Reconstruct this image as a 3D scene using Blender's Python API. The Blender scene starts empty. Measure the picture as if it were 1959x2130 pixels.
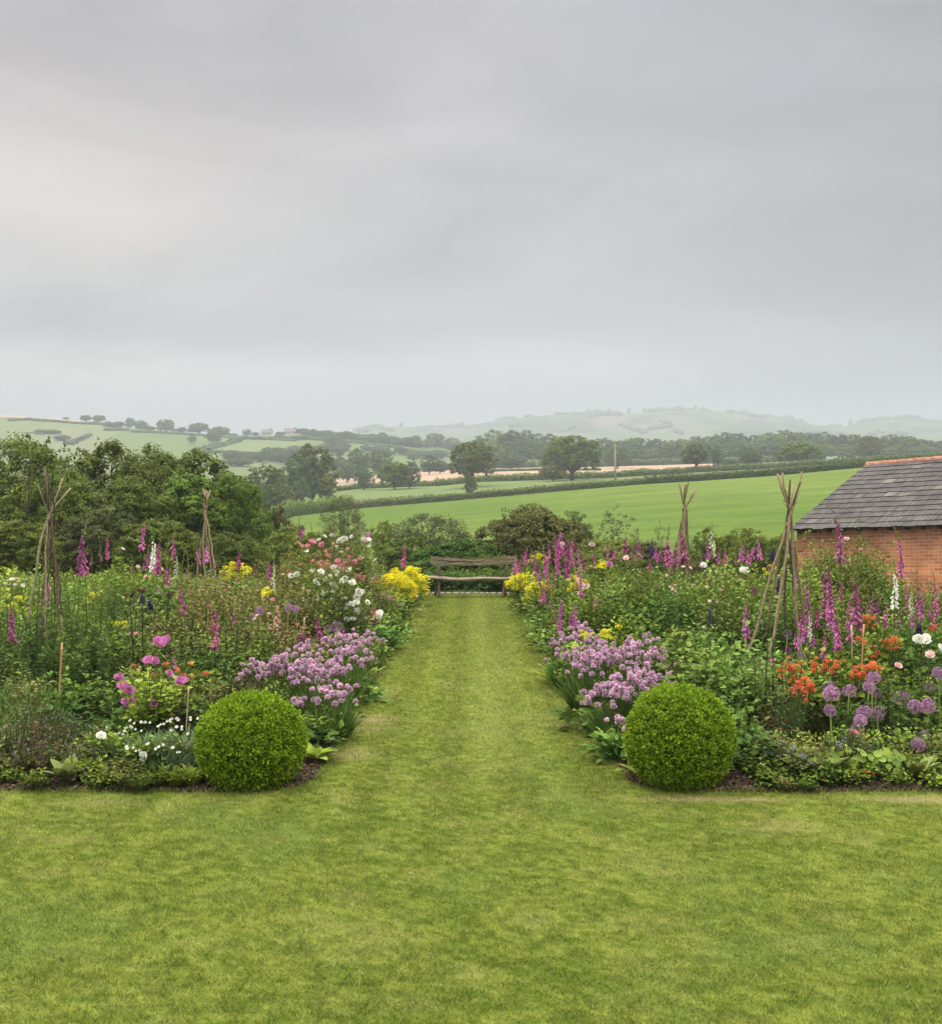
import bpy, math, random
import numpy as np
from mathutils import Vector, Matrix, Euler

# ---------------------------------------------------------------- basics
F, CX, CY, H = 2400.0, 979.5, 1056.0, 2.05      # focal length (px of the 1959 px photograph), principal point, eye height
SC = bpy.context.scene
COL = bpy.data.collections.new("garden"); SC.collection.children.link(COL)
random.seed(11)
RNG = np.random.default_rng(11)
PI = math.pi

def X(px, D): return (px - CX) / F * D
def Z(py, D): return H - (py - CY) / F * D

def nrm(v):
    return v / np.maximum(np.linalg.norm(v, axis=-1, keepdims=True), 1e-9)

def hash2(ix, iy, s):
    n = (ix.astype(np.int64) * 374761393 + iy.astype(np.int64) * 668265263 + s * 1442695041) & 0xffffffff
    n = ((n ^ (n >> 13)) * 1274126177) & 0xffffffff
    n = n ^ (n >> 16)
    return (n & 0xffff) / 65535.0

def vnoise(x, y, s=0):
    x = np.asarray(x, float); y = np.asarray(y, float)
    ix = np.floor(x); iy = np.floor(y)
    fx = x - ix; fy = y - iy
    fx = fx * fx * (3 - 2 * fx); fy = fy * fy * (3 - 2 * fy)
    a = hash2(ix, iy, s); b = hash2(ix + 1, iy, s); c = hash2(ix, iy + 1, s); d = hash2(ix + 1, iy + 1, s)
    return (a * (1 - fx) + b * fx) * (1 - fy) + (c * (1 - fx) + d * fx) * fy

def fbm(x, y, s=0, o=4):
    t = 0; a = .5; n = 0
    for k in range(o):
        t = t + a * vnoise(np.asarray(x) * 2**k, np.asarray(y) * 2**k, s + k * 17); n += a; a *= .5
    return t / n

# ---------------------------------------------------------------- mesh builder
class G:
    def __init__(s): s.V = []; s.F = []; s.R = []; s.M = []; s.C = []; s.n = 0
    def add(s, V, Fc, rnd=.5, mi=0, col=None):
        V = np.asarray(V, float).reshape(-1, 3); Fc = np.asarray(Fc, int).reshape(-1, 3)
        s.V.append(V); s.F.append(Fc + s.n); s.n += len(V)
        s.R.append(np.broadcast_to(np.asarray(rnd, float), (len(V),)))
        s.M.append(np.full(len(Fc), mi, int))
        if col is not None: s.C.append(np.broadcast_to(np.asarray(col, float), (len(V), 3)))
        return s
    def mesh(s, name, mats, smooth=False):
        me = bpy.data.meshes.new(name)
        if not s.V: return me
        V = np.concatenate(s.V); Fc = np.concatenate(s.F); R = np.concatenate(s.R); M = np.concatenate(s.M)
        me.vertices.add(len(V)); me.vertices.foreach_set("co", V.ravel())
        me.loops.add(Fc.size); me.loops.foreach_set("vertex_index", Fc.ravel())
        me.polygons.add(len(Fc))
        me.polygons.foreach_set("loop_start", np.arange(0, Fc.size, 3))
        me.polygons.foreach_set("loop_total", np.full(len(Fc), 3))
        for m in (mats if isinstance(mats, (list, tuple)) else [mats]): me.materials.append(m)
        me.polygons.foreach_set("material_index", M)
        me.polygons.foreach_set("use_smooth", np.full(len(Fc), bool(smooth)))
        a = me.attributes.new("rnd", 'FLOAT', 'POINT'); a.data.foreach_set("value", R)
        if s.C:
            C = np.concatenate(s.C); C4 = np.concatenate([C, np.ones((len(C), 1))], 1)
            a = me.attributes.new("col", 'FLOAT_COLOR', 'POINT'); a.data.foreach_set("color", C4.ravel())
        me.update(); me.validate()
        return me

def frames(d, n):
    y = nrm(d); x = np.cross(y, n); bad = np.linalg.norm(x, axis=-1) < 1e-5
    if np.any(bad): x[bad] = np.cross(y[bad], np.array([1., .3, .2]))
    x = nrm(x); z = np.cross(x, y)
    return np.stack([x, y, z], axis=-1)           # columns

def scatter(g, base, P, R, S, rnd, mi=0):
    bV, bF = base
    n = len(P); k = len(bV)
    if n == 0: return
    S = np.asarray(S, float)
    if S.ndim == 1: S = np.repeat(S[:, None], 3, 1)
    V = np.einsum('nij,nkj->nki', R, bV[None] * S[:, None, :]) + P[:, None, :]
    Fc = bF[None] + (np.arange(n) * k)[:, None, None]
    rnd = np.repeat(np.broadcast_to(np.asarray(rnd, float), (n,)), k)
    g.add(V.reshape(-1, 3), Fc.reshape(-1, 3), rnd, mi)

def leaf_base(w=.3, fold=.1, droop=.15):
    V = np.array([[0, 0, 0], [-w, .45, fold], [0, .5, 0], [w, .45, fold], [0, 1, -droop]], float)
    return V, np.array([[0, 2, 1], [0, 3, 2], [1, 2, 4], [2, 3, 4]])
def big_leaf(w=.35, fold=.08, droop=.2):
    V = [[0, 0, 0]]; ys = [.2, .45, .7, .88]; ws = [.7, 1, .8, .45]
    for y, q in zip(ys, ws):
        dz = -droop * y * y
        V += [[-w * q, y, fold * q + dz], [0, y, dz], [w * q, y, fold * q + dz]]
    V.append([0, 1, -droop])
    Fc = [[0, 2, 1], [0, 3, 2]]
    for k in range(3):
        a = 1 + 3 * k; b = a + 3
        Fc += [[a, a + 1, b], [a + 1, b + 1, b], [a + 1, a + 2, b + 1], [a + 2, b + 2, b + 1]]
    Fc += [[10, 11, 13], [11, 12, 13]]
    return np.array(V, float), np.array(Fc)
def blade_base(w=.03, bend=.35, seg=4):
    V = []; Fc = []
    for i in range(seg):
        t = i / seg; q = w * (1 - .55 * t)
        V += [[-q, t, -bend * t * t], [q, t, -bend * t * t]]
    V.append([0, 1 - .15 * bend, -bend])
    for i in range(seg - 1):
        a = 2 * i; Fc += [[a, a + 1, a + 2], [a + 1, a + 3, a + 2]]
    a = 2 * (seg - 1); Fc.append([a, a + 1, a + 2])
    return np.array(V, float), np.array(Fc)
DIAMOND = (np.array([[0, 0, 0], [-.38, .5, .08], [.38, .5, .08], [0, 1, -.05]], float), np.array([[0, 2, 1], [1, 2, 3]]))
DOT = (np.array([[1, 0, 0], [.3, .95, 0], [-.8, .6, 0], [-.8, -.6, 0], [.3, -.95, 0], [0, 0, .35]], float),
       np.array([[0, 1, 5], [1, 2, 5], [2, 3, 5], [3, 4, 5], [4, 0, 5]]))
OVAL = leaf_base(.32); NARROW = leaf_base(.1, .03, .25); BROAD = leaf_base(.45, .12, .12)

def rvec(n, rs): return nrm(rs.normal(size=(n, 3)))

def tube(g, P, r, k=5, rnd=.5, mi=0, cap=True):
    P = np.asarray(P, float); n = len(P)
    r = np.broadcast_to(np.asarray(r, float), (n,))
    T = np.gradient(P, axis=0); T = nrm(T)
    ref = np.array([1., 0, 0]) if abs(T[0][2]) > .8 else np.array([0, 0, 1.])
    A = nrm(np.cross(T, ref)); B = np.cross(T, A)
    th = np.arange(k) / k * 2 * PI
    V = P[:, None] + (A[:, None] * np.cos(th)[None, :, None] + B[:, None] * np.sin(th)[None, :, None]) * r[:, None, None]
    V = V.reshape(-1, 3); Fc = []
    for i in range(n - 1):
        for j in range(k):
            a = i * k + j; b = i * k + (j + 1) % k
            Fc += [[a, b, a + k], [b, b + k, a + k]]
    if cap:
        V = np.vstack([V, P[0], P[-1]]); c0 = n * k; c1 = c0 + 1
        for j in range(k):
            Fc += [[c0, (j + 1) % k, j], [c1, (n - 1) * k + j, (n - 1) * k + (j + 1) % k]]
    g.add(V, Fc, rnd, mi)

def bez(a, c, b, n):
    t = np.linspace(0, 1, n)[:, None]
    return (1 - t)**2 * np.asarray(a) + 2 * t * (1 - t) * np.asarray(c) + t * t * np.asarray(b)

def box(g, lo, hi, rnd=.5, mi=0, M=None):
    x0, y0, z0 = lo; x1, y1, z1 = hi
    V = np.array([[x0, y0, z0], [x1, y0, z0], [x1, y1, z0], [x0, y1, z0], [x0, y0, z1], [x1, y0, z1], [x1, y1, z1], [x0, y1, z1]], float)
    if M is not None: V = V @ M[:3, :3].T + M[:3, 3]
    q = [[0, 3, 2, 1], [4, 5, 6, 7], [0, 1, 5, 4], [1, 2, 6, 5], [2, 3, 7, 6], [3, 0, 4, 7]]
    Fc = []
    for a, b, c, d in q: Fc += [[a, b, c], [a, c, d]]
    g.add(V, Fc, rnd, mi)

def sphere_pts(nu, nv):
    V = [[0, 0, -1]]; Fc = []
    for i in range(1, nv):
        p = -PI / 2 + PI * i / nv
        for j in range(nu):
            a = 2 * PI * j / nu; V.append([math.cos(p) * math.cos(a), math.cos(p) * math.sin(a), math.sin(p)])
    V.append([0, 0, 1]); n = len(V)
    for j in range(nu):
        Fc.append([0, 1 + (j + 1) % nu, 1 + j]); Fc.append([n - 1, n - 1 - nu + j, n - 1 - nu + (j + 1) % nu])
    for i in range(nv - 2):
        for j in range(nu):
            a = 1 + i * nu + j; b = 1 + i * nu + (j + 1) % nu
            Fc += [[a, b, a + nu], [b, b + nu, a + nu]]
    return np.array(V, float), np.array(Fc)

# ---------------------------------------------------------------- materials
def newmat(name):
    m = bpy.data.materials.new(name); m.use_nodes = True
    nt = m.node_tree; nt.nodes.clear()
    return m, nt, nt.nodes, nt.links
def c4(c): return (c[0], c[1], c[2], 1)

def leafmat(name, c1, c2, trans=.20, rough=.65, var=.25, spec=.08):
    m, nt, N, L = newmat(name)
    out = N.new('ShaderNodeOutputMaterial'); at = N.new('ShaderNodeAttribute'); at.attribute_name = 'rnd'
    mx = N.new('ShaderNodeMix'); mx.data_type = 'RGBA'; mx.inputs[6].default_value = c4(c1); mx.inputs[7].default_value = c4(c2)
    L.new(at.outputs['Fac'], mx.inputs[0])
    oi = N.new('ShaderNodeObjectInfo'); hs = N.new('ShaderNodeHueSaturation')
    mr = N.new('ShaderNodeMapRange'); mr.inputs[3].default_value = 1 - var; mr.inputs[4].default_value = 1 + var
    L.new(oi.outputs['Random'], mr.inputs[0]); L.new(mr.outputs[0], hs.inputs['Value']); L.new(mx.outputs[2], hs.inputs['Color'])
    mr2 = N.new('ShaderNodeMapRange'); mr2.inputs[3].default_value = .5 - var * .07; mr2.inputs[4].default_value = .5 + var * .07
    ml = N.new('ShaderNodeMath'); ml.operation = 'FRACT'; mu = N.new('ShaderNodeMath'); mu.operation = 'MULTIPLY'; mu.inputs[1].default_value = 7.31
    L.new(oi.outputs['Random'], mu.inputs[0]); L.new(mu.outputs[0], ml.inputs[0]); L.new(ml.outputs[0], mr2.inputs[0]); L.new(mr2.outputs[0], hs.inputs['Hue'])
    pb = N.new('ShaderNodeBsdfPrincipled'); pb.inputs['Roughness'].default_value = rough; pb.inputs['Specular IOR Level'].default_value = spec
    L.new(hs.outputs[0], pb.inputs['Base Color'])
    if trans > 0:
        tr = N.new('ShaderNodeBsdfTranslucent'); L.new(hs.outputs[0], tr.inputs['Color'])
        ms = N.new('ShaderNodeMixShader'); ms.inputs[0].default_value = trans
        L.new(pb.outputs[0], ms.inputs[1]); L.new(tr.outputs[0], ms.inputs[2]); L.new(ms.outputs[0], out.inputs[0])
    else: L.new(pb.outputs[0], out.inputs[0])
    return m

def noisemat(name, c1, c2, scale=8, rough=.85, bump=.3, stretch=(1, 1, 1), detail=6, c3=None, spec=.15, bscale=None):
    m, nt, N, L = newmat(name)
    out = N.new('ShaderNodeOutputMaterial'); tc = N.new('ShaderNodeTexCoord'); mp = N.new('ShaderNodeMapping'); mp.inputs['Scale'].default_value = stretch
    L.new(tc.outputs['Object'], mp.inputs[0])
    no = N.new('ShaderNodeTexNoise'); no.inputs['Scale'].default_value = scale; no.inputs['Detail'].default_value = detail; no.inputs['Roughness'].default_value = .65
    L.new(mp.outputs[0], no.inputs[0])
    cr = N.new('ShaderNodeValToRGB'); cr.color_ramp.elements[0].position = .35; cr.color_ramp.elements[1].position = .65
    cr.color_ramp.elements[0].color = c4(c1); cr.color_ramp.elements[1].color = c4(c2)
    if c3: e = cr.color_ramp.elements.new(.74); e.color = c4(c3)
    L.new(no.outputs[0], cr.inputs[0])
    pb = N.new('ShaderNodeBsdfPrincipled'); pb.inputs['Roughness'].default_value = rough; pb.inputs['Specular IOR Level'].default_value = spec
    L.new(cr.outputs[0], pb.inputs['Base Color'])
    if bump:
        n2 = N.new('ShaderNodeTexNoise'); n2.inputs['Scale'].default_value = bscale or scale * 3; n2.inputs['Detail'].default_value = 6; L.new(mp.outputs[0], n2.inputs[0])
        bp = N.new('ShaderNodeBump'); bp.inputs['Strength'].default_value = bump; bp.inputs['Distance'].default_value = .02
        L.new(n2.outputs[0], bp.inputs['Height']); L.new(bp.outputs[0], pb.inputs['Normal'])
    L.new(pb.outputs[0], out.inputs[0])
    return m

# ---------------------------------------------------------------- objects and labels
THINGS = []
def link(name, data, parent=None, loc=None, rot=None, scale=None):
    o = bpy.data.objects.new(name, data); COL.objects.link(o)
    if parent is not None: o.parent = parent
    if loc is not None: o.location = loc
    if rot is not None: o.rotation_euler = rot
    if scale is not None: o.scale = (scale,) * 3 if np.isscalar(scale) else scale
    return o
def register(o, base, cat, group=None, zone=None, share=False, px=None):
    o['category'] = cat
    if group: o['group'] = group
    if px is None: px = CX + F * o.location[0] / max(o.location[1], 1)
    THINGS.append([o, base, zone, share, px])
    return o
def thing(name, loc, base, cat, group=None, zone=None, share=False, rz=0, scale=None, px=None):
    o = link(name, None, None, loc, (0, 0, rz), scale)
    return register(o, base, cat, group, zone, share, px)
def copy_thing(root, loc, rz, scale, base, cat, group=None, zone=None, share=False, px=None):
    r = root.copy(); COL.objects.link(r); r.location = loc; r.rotation_euler = (0, 0, rz); r.scale = (scale,) * 3 if np.isscalar(scale) else scale
    for ch in root.children:
        c = ch.copy(); COL.objects.link(c); c.parent = r
        for gch in ch.children:
            d = gch.copy(); COL.objects.link(d); d.parent = c
    for k in ('group', 'category'):
        if k in r: del r[k]
    return register(r, base, cat, group, zone, share, px)
def structure(name, me):
    o = link(name, me); o['kind'] = 'structure'; return o

ORD = ['leftmost', 'second from left', 'third from left', 'fourth from left', 'fifth from left', 'sixth from left', 'seventh from left', 'eighth from left', 'ninth from left', 'tenth from left',
       'eleventh from left', 'twelfth from left', 'thirteenth from left', 'fourteenth from left', 'fifteenth from left', 'sixteenth from left', 'seventeenth from left', 'eighteenth from left', 'nineteenth from left', 'twentieth from left']
def shorten(t):
    for w in ('the ', 'a ', ' of', ' small', ' border,', ' behind', ' low'):
        while len(t.split()) > 16 and w in t: t = t.replace(w, ' ' if w[0] == ' ' and w[-1] != ',' else '', 1).replace('  ', ' ')
    return t
def finish_labels():
    d = {}
    for t in THINGS:
        o, base, zone, share, px = t
        lab = base + (' ' + zone if zone else '')
        d.setdefault(lab, []).append(t)
    for lab, ts in d.items():
        if len(ts) == 1 or all(t[3] for t in ts):
            for t in ts: t[0]['label'] = lab
        else:
            ts.sort(key=lambda t: t[4])
            for i, t in enumerate(ts):
                if i == len(ts) - 1 and i > 1: t[0]['label'] = lab + ', rightmost'
                elif len(ts) == 2: t[0]['label'] = lab + (', left one', ', right one')[i]
                else: t[0]['label'] = lab + ', ' + (ORD[i] if i < len(ORD) else '%dth from left' % (i + 1))
    for t in THINGS: t[0]['label'] = shorten(t[0]['label'])
# ---------------------------------------------------------------- terrain
def pl(pairs):
    a = np.array(pairs, float); return a[:, 0], a[:, 1]
ROWS = [
 (34, pl([(-1500, 1243), (3500, 1243)])),
 (45, pl([(-1500, 1270), (600, 1270), (1500, 1270), (3500, 1255)])),
 (70, pl([(-1500, 1215), (600, 1200), (1000, 1195), (1600, 1170), (3500, 1150)])),
 (120, pl([(-1500, 1165), (300, 1155), (600, 1125), (960, 1103), (1340, 1073), (1940, 1035), (3500, 990)])),
 (200, pl([(-1500, 1130), (0, 1125), (300, 1112), (500, 1096), (583, 1080), (610, 1070), (753, 1058), (960, 1041), (1149, 1024), (1339, 1008), (1440, 1002), (1602, 991), (1805, 972), (1940, 962), (3500, 900)])),
 (290, pl([(-1500, 1075), (0, 1070), (300, 1060), (500, 1045), (615, 1034), (750, 1018), (912, 1012), (1000, 1004), (1100, 1001), (1271, 995), (1440, 984), (1602, 975), (1800, 962), (1940, 953), (3500, 890)])),
 (470, pl([(-1500, 1005), (0, 1005), (500, 1000), (690, 998), (875, 983), (960, 976), (1140, 972), (1250, 972), (1440, 966), (1600, 962), (1800, 955), (1940, 948), (3500, 885)])),
 (560, pl([(-1500, 960), (20, 960), (300, 962), (500, 970), (700, 980), (950, 974), (1400, 962), (1700, 956), (1940, 948), (3500, 885)])),
 (700, pl([(-1500, 930), (20, 933), (300, 936), (500, 945), (650, 950), (800, 956), (950, 970), (1100, 975), (1940, 965), (3500, 900)])),
 (950, pl([(-1500, 870), (-300, 866), (20, 864), (108, 870), (216, 880), (270, 890), (379, 899), (500, 908), (600, 905), (670, 902), (710, 898), (750, 902), (805, 910), (880, 922), (940, 938), (1000, 960), (1200, 975), (3500, 930)])),
 (1250, pl([(-1500, 890), (20, 885), (500, 920), (700, 915), (900, 930), (1200, 950), (3500, 940)])),
 (1700, pl([(-1500, 900), (20, 900), (700, 910), (1000, 922), (1200, 918), (1940, 912), (3500, 905)])),
 (2600, pl([(-1500, 905), (20, 908), (600, 905), (737, 897), (778, 887), (859, 889), (926, 890), (960, 889), (1055, 872), (1136, 863), (1230, 860), (1339, 858), (1447, 853), (1500, 856), (1562, 862), (1600, 870), (1624, 874), (1640, 870), (1670, 884), (1710, 891), (1750, 889), (1778, 879), (1846, 875), (1886, 871), (1940, 872), (2300, 880), (3500, 880)])),
 (3300, pl([(-1500, 935), (3500, 915)])),
 (4000, pl([(-1500, 990), (3500, 985)])),
]
LU = np.log(np.array([r[0] for r in ROWS]))
def PYt(px, D):
    px = np.clip(np.asarray(px, float), -1500, 3500); D = np.asarray(D, float)
    px, D = np.broadcast_arrays(px, D)
    K = np.stack([np.interp(px, *r[1]) for r in ROWS])        # rows x n
    u = np.log(np.clip(D, 34, 4000)); n = len(ROWS)
    dU = np.diff(LU); dk = np.diff(K, axis=0) / dU.reshape((-1,) + (1,) * (K.ndim - 1))
    m = np.zeros_like(K)                                         # monotone tangents
    s = dk[1:] * dk[:-1] > 0
    m[1:-1] = np.where(s, 2 * dk[1:] * dk[:-1] / np.where(s, dk[1:] + dk[:-1], 1), 0)
    m[0] = dk[0]; m[-1] = dk[-1]
    i = np.clip(np.searchsorted(LU, u, side='right') - 1, 0, n - 2)
    h = dU[i]; t = (u - LU[i]) / h
    tk = lambda A, j: np.take_along_axis(A, j[None], 0)[0]
    a, b, ma, mb = tk(K, i), tk(K, i + 1), tk(m, i), tk(m, i + 1)
    return (2*t**3 - 3*t**2 + 1) * a + (t**3 - 2*t**2 + t) * h * ma + (-2*t**3 + 3*t**2) * b + (t**3 - t**2) * h * mb
def ss(t): t = np.clip(t, 0, 1); return t * t * (3 - 2 * t)
def ground_z(x, y):
    x = np.asarray(x, float); y = np.asarray(y, float)
    r = np.hypot(x, y); az = np.arctan2(x, y); c = np.maximum(np.cos(az), .5); D = r * c
    ta = np.tan(np.clip(az, -1.05, 1.05)); px = CX + F * ta
    z = H + (CY - PYt(px, D)) / F * D
    z = z * ss((D - 28) / 8)
    z = z - 1.0 * np.exp(-(((x - 11) / 3.2)**2 + ((y - 28) / 3.4)**2)) * (D < 60)
    return z
def gz(px, D): return float(ground_z(X(px, D), D))
def findD(px, py, lo, hi):
    D = np.linspace(lo, hi, 400); p = PYt(np.full(400, px), D)
    return float(D[np.argmin(np.abs(p - py))])

def field_col(px, D, x, y):
    n1 = fbm(x / 30, y / 90, 3); n2 = fbm(x / 8, y / 8, 5)
    g1 = np.array([.078, .128, .018]); g2 = np.array([.122, .166, .030])
    t = np.clip(.5 + 1.6 * (n1 - .5) + .5 * (n2 - .5), 0, 1)[:, None]
    c = g1 * (1 - t) + g2 * t
    st = fbm(x / 14, y / 2.2, 9)[:, None]; c = c * (.72 + .56 * st); tl = (np.abs(((x * .35 + y) / 24) % 1 - .5) < .018)[:, None]; c = np.where(tl, c * .86, c)
    def put(mask, col, va=.15):
        m = mask[:, None]
        return np.where(m, np.array(col) * (1 - va + 2 * va * n2[:, None]), c)
    c = put((D > 204) & (D < 296), (.125, .165, .055))
    c = put((D >= 296) & (D < 335), (.09, .13, .035))
    brown = (D >= 335) & (D < 478) & (px > 690)
    c = put(brown, (.36, .255, .175), .10)
    c = put((D >= 335) & (D < 478) & (px <= 690), (.11, .15, .045))
    c = put((D >= 478) & (D < 1500), (.12, .155, .06))
    # patchwork on the left hill
    cell = np.floor((px + 60 * np.sin(D / 90.)) / 130) * 7 + np.floor((D + px * .25) / 110)
    hv = hash2(cell, cell * 0 + 3, 8)
    hill = (D >= 640) & (D < 1500)
    pal = np.array([[.12, .16, .050], [.105, .15, .045], [.14, .175, .065], [.115, .155, .05], [.155, .175, .08]])
    pc = pal[np.minimum((hv * 5).astype(int), 4)]
    c = np.where(hill[:, None], pc * (.9 + .2 * n2[:, None]), c)
    c = put(hill & (px < 240 - (D - 950) * .3) & (D > 905), (.36, .28, .19), .06)
    # the far downs
    far = D >= 1500
    cell = np.floor((px + 70 * np.sin(D / 260.)) / 75) * 13 + np.floor((D + px * .9) / 210)
    hv = hash2(cell, cell * 0 + 5, 12)
    pal = np.array([[.095, .135, .06], [.115, .15, .065], [.05, .075, .035], [.105, .14, .06], [.15, .135, .095], [.09, .125, .055], [.055, .08, .04], [.11, .14, .06]])
    pc = pal[np.minimum((hv * 8).astype(int), 7)]
    c = np.where(far[:, None], pc, c)
    w = fbm(px / 60, D / 200, 31); c = np.where((far & (w > .60))[:, None], np.array([.06, .09, .04]), c)
    return c

def build_terrain():
    pxs = np.concatenate([CX + F * np.tan(np.radians(np.arange(-62, -27, 1.0))), np.arange(-240, 2200, 5.0), CX + F * np.tan(np.radians(np.arange(28, 63, 1.0)))])
    az = np.concatenate([np.arctan((pxs - CX) / F), np.radians(np.arange(66, 295, 6.0))])
    r = np.concatenate([[0.5, 8, 16, 24], np.exp(np.linspace(math.log(27), math.log(4050), 330))])
    A, R_ = np.meshgrid(az, r)
    x = (R_ * np.sin(A)).ravel(); y = (R_ * np.cos(A)).ravel()
    z = ground_z(x, y)
    ra = np.arctan2(x, y); D = np.hypot(x, y) * np.maximum(np.cos(ra), .5); px = CX + F * np.tan(np.clip(ra, -1.05, 1.05))
    z = np.where(D < 29, z - .03, z)
    z = z + np.where(D > 1300, (fbm(x / 60, y / 60, 77) - .5) * 7, 0)
    col = field_col(px, D, x, y)
    k_ = (1 - ss((D - 40) / 30 + (fbm(x / 4, y / 4, 71) - .5)))[:, None]; col = col * (1 - k_) + np.array([.075, .115, .03]) * k_
    nr, na = len(r), len(az)
    i = np.arange(nr - 1)[:, None] * na; j = np.arange(na)[None]
    a = (i + j).ravel(); b = (i + (j + 1) % na).ravel()
    Fc = np.concatenate([np.stack([a, b, a + na], 1), np.stack([b, b + na, a + na], 1)])
    Fc = Fc[:, ::-1]
    g = G(); g.add(np.stack([x, y, z], 1), Fc, .5, 0, col)
    m, nt, N, L = newmat('field_grass')
    out = N.new('ShaderNodeOutputMaterial'); at = N.new('ShaderNodeAttribute'); at.attribute_name = 'col'
    tc = N.new('ShaderNodeTexCoord'); no = N.new('ShaderNodeTexNoise'); no.inputs['Scale'].default_value = .9; no.inputs['Detail'].default_value = 8; L.new(tc.outputs['Object'], no.inputs[0])
    mr = N.new('ShaderNodeMapRange'); mr.inputs[3].default_value = .72; mr.inputs[4].default_value = 1.28; L.new(no.outputs[0], mr.inputs[0])
    vm = N.new('ShaderNodeVectorMath'); vm.operation = 'SCALE'; L.new(at.outputs['Color'], vm.inputs[0]); L.new(mr.outputs[0], vm.inputs['Scale'])
    pb = N.new('ShaderNodeBsdfPrincipled'); pb.inputs['Roughness'].default_value = .9; pb.inputs['Specular IOR Level'].default_value = .03
    L.new(vm.outputs[0], pb.inputs['Base Color']); L.new(pb.outputs[0], out.inputs[0])
    structure('hills', g.mesh('hills', m, True))

# ---------------------------------------------------------------- lawn
PATH_L, PATH_R, BED_Y, BED_END = -1.2, 1.13, 8.32, 27.2
def bed_sdf(x, y):
    """>0 inside a flower bed"""
    x = np.asarray(x, float); y = np.asarray(y, float)
    wob = (fbm(y / 1.3, y * 0 + 3, 41) - .5) * .16; wf = (fbm(x / 1.1, x * 0 + 9, 43) - .5) * .10
    def rc(dx, dy, r=.45):        # rounded corner
        qx = np.minimum(dx - r, 0); qy = np.minimum(dy - r, 0)
        return np.where((dx < r) & (dy < r), r - np.hypot(qx, qy), np.minimum(dx, dy))
    l = rc(PATH_L + wob - x, y - BED_Y - wf); r = rc(x - PATH_R - wob, y - BED_Y - wf)
    inner = np.minimum(np.maximum(l, r), .42 * y + 1.7 + wob * 2 - np.abs(x))
    return np.where(y > BED_END, BED_END - y, inner)

def lawn_col(x, y):
    n0 = fbm(x / 2.3, y / 2.6, 21, 3); n1 = fbm(x / .33, y / .36, 22, 4); n2 = fbm(x / .05, y / .055, 23, 3); n3 = fbm(x / .6 + 5, y / .6, 29, 4)
    n4 = fbm(x / .018, y / .022, 27, 2)
    ga = np.array([.090, .128, .015]); gb = np.array([.212, .248, .042]); gy = np.array([.300, .290, .090]); gc = np.array([.135, .185, .038])
    t = np.clip(.50 + .55 * (n0 - .5) + .48 * (n1 - .5) + 1.8 * (n2 - .5) + 1.5 * (n4 - .5), 0, 1)[:, None]
    c = ga * (1 - t) + gb * t
    q = np.clip((n3 - .56) * 5, 0, 1)[:, None] * .45; c = c * (1 - q) + gc * q
    dry = np.clip((fbm(x / .30 + 9, y / .34, 25, 4) - .57) * 4.5, 0, 1)[:, None] * .32
    c = c * (1 - dry) + gy * dry
    w_ = (.045 * np.sin(x / .27 * PI + .6) * ss((y - 6) / 3))[:, None]; c = c * (1 + w_ * 2.2) * (1 + .10 * ss((y - 8.3) / 4))[:, None]
    # mown lighter track up the middle, worn tan spots by the bed edges
    tr = np.exp(-((x - .22 - .05 * np.sin(y * .5)) / .26)**2)[:, None] * .42 * ss((y - 8) / 3)[:, None]
    c = c * (1 - tr) + np.array([.30, .33, .085]) * tr
    for (sx, sy, rx, ry, a) in [(-.98, 11.15, .22, .22, .9), (-1.0, 10.7, .22, .12, .7), (-1.02, 9.6, .2, .2, .75), (-1.03, 12.6, .15, .12, .5), (1.5, 8.12, .35, .07, .8), (1.95, 8.1, .25, .06, .8), (3.1, 8.1, .3, .09, .9),
                                (-1.15, 19.5, .25, .7, .5), (.75, 10.9, .25, .25, .3), (-2.6, 8.0, .3, .1, .4), (1.9, 7.4, .3, .2, .3), (-1.1, 23.5, .2, .8, .4)]:
        g = np.exp(-(((x - sx) / rx)**2 + ((y - sy) / ry)**2))[:, None] * a * (.4 + .9 * n1[:, None])
        g = np.clip(g, 0, 1); c = c * (1 - g) + np.array([.34, .28, .13]) * g
    return c

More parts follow.
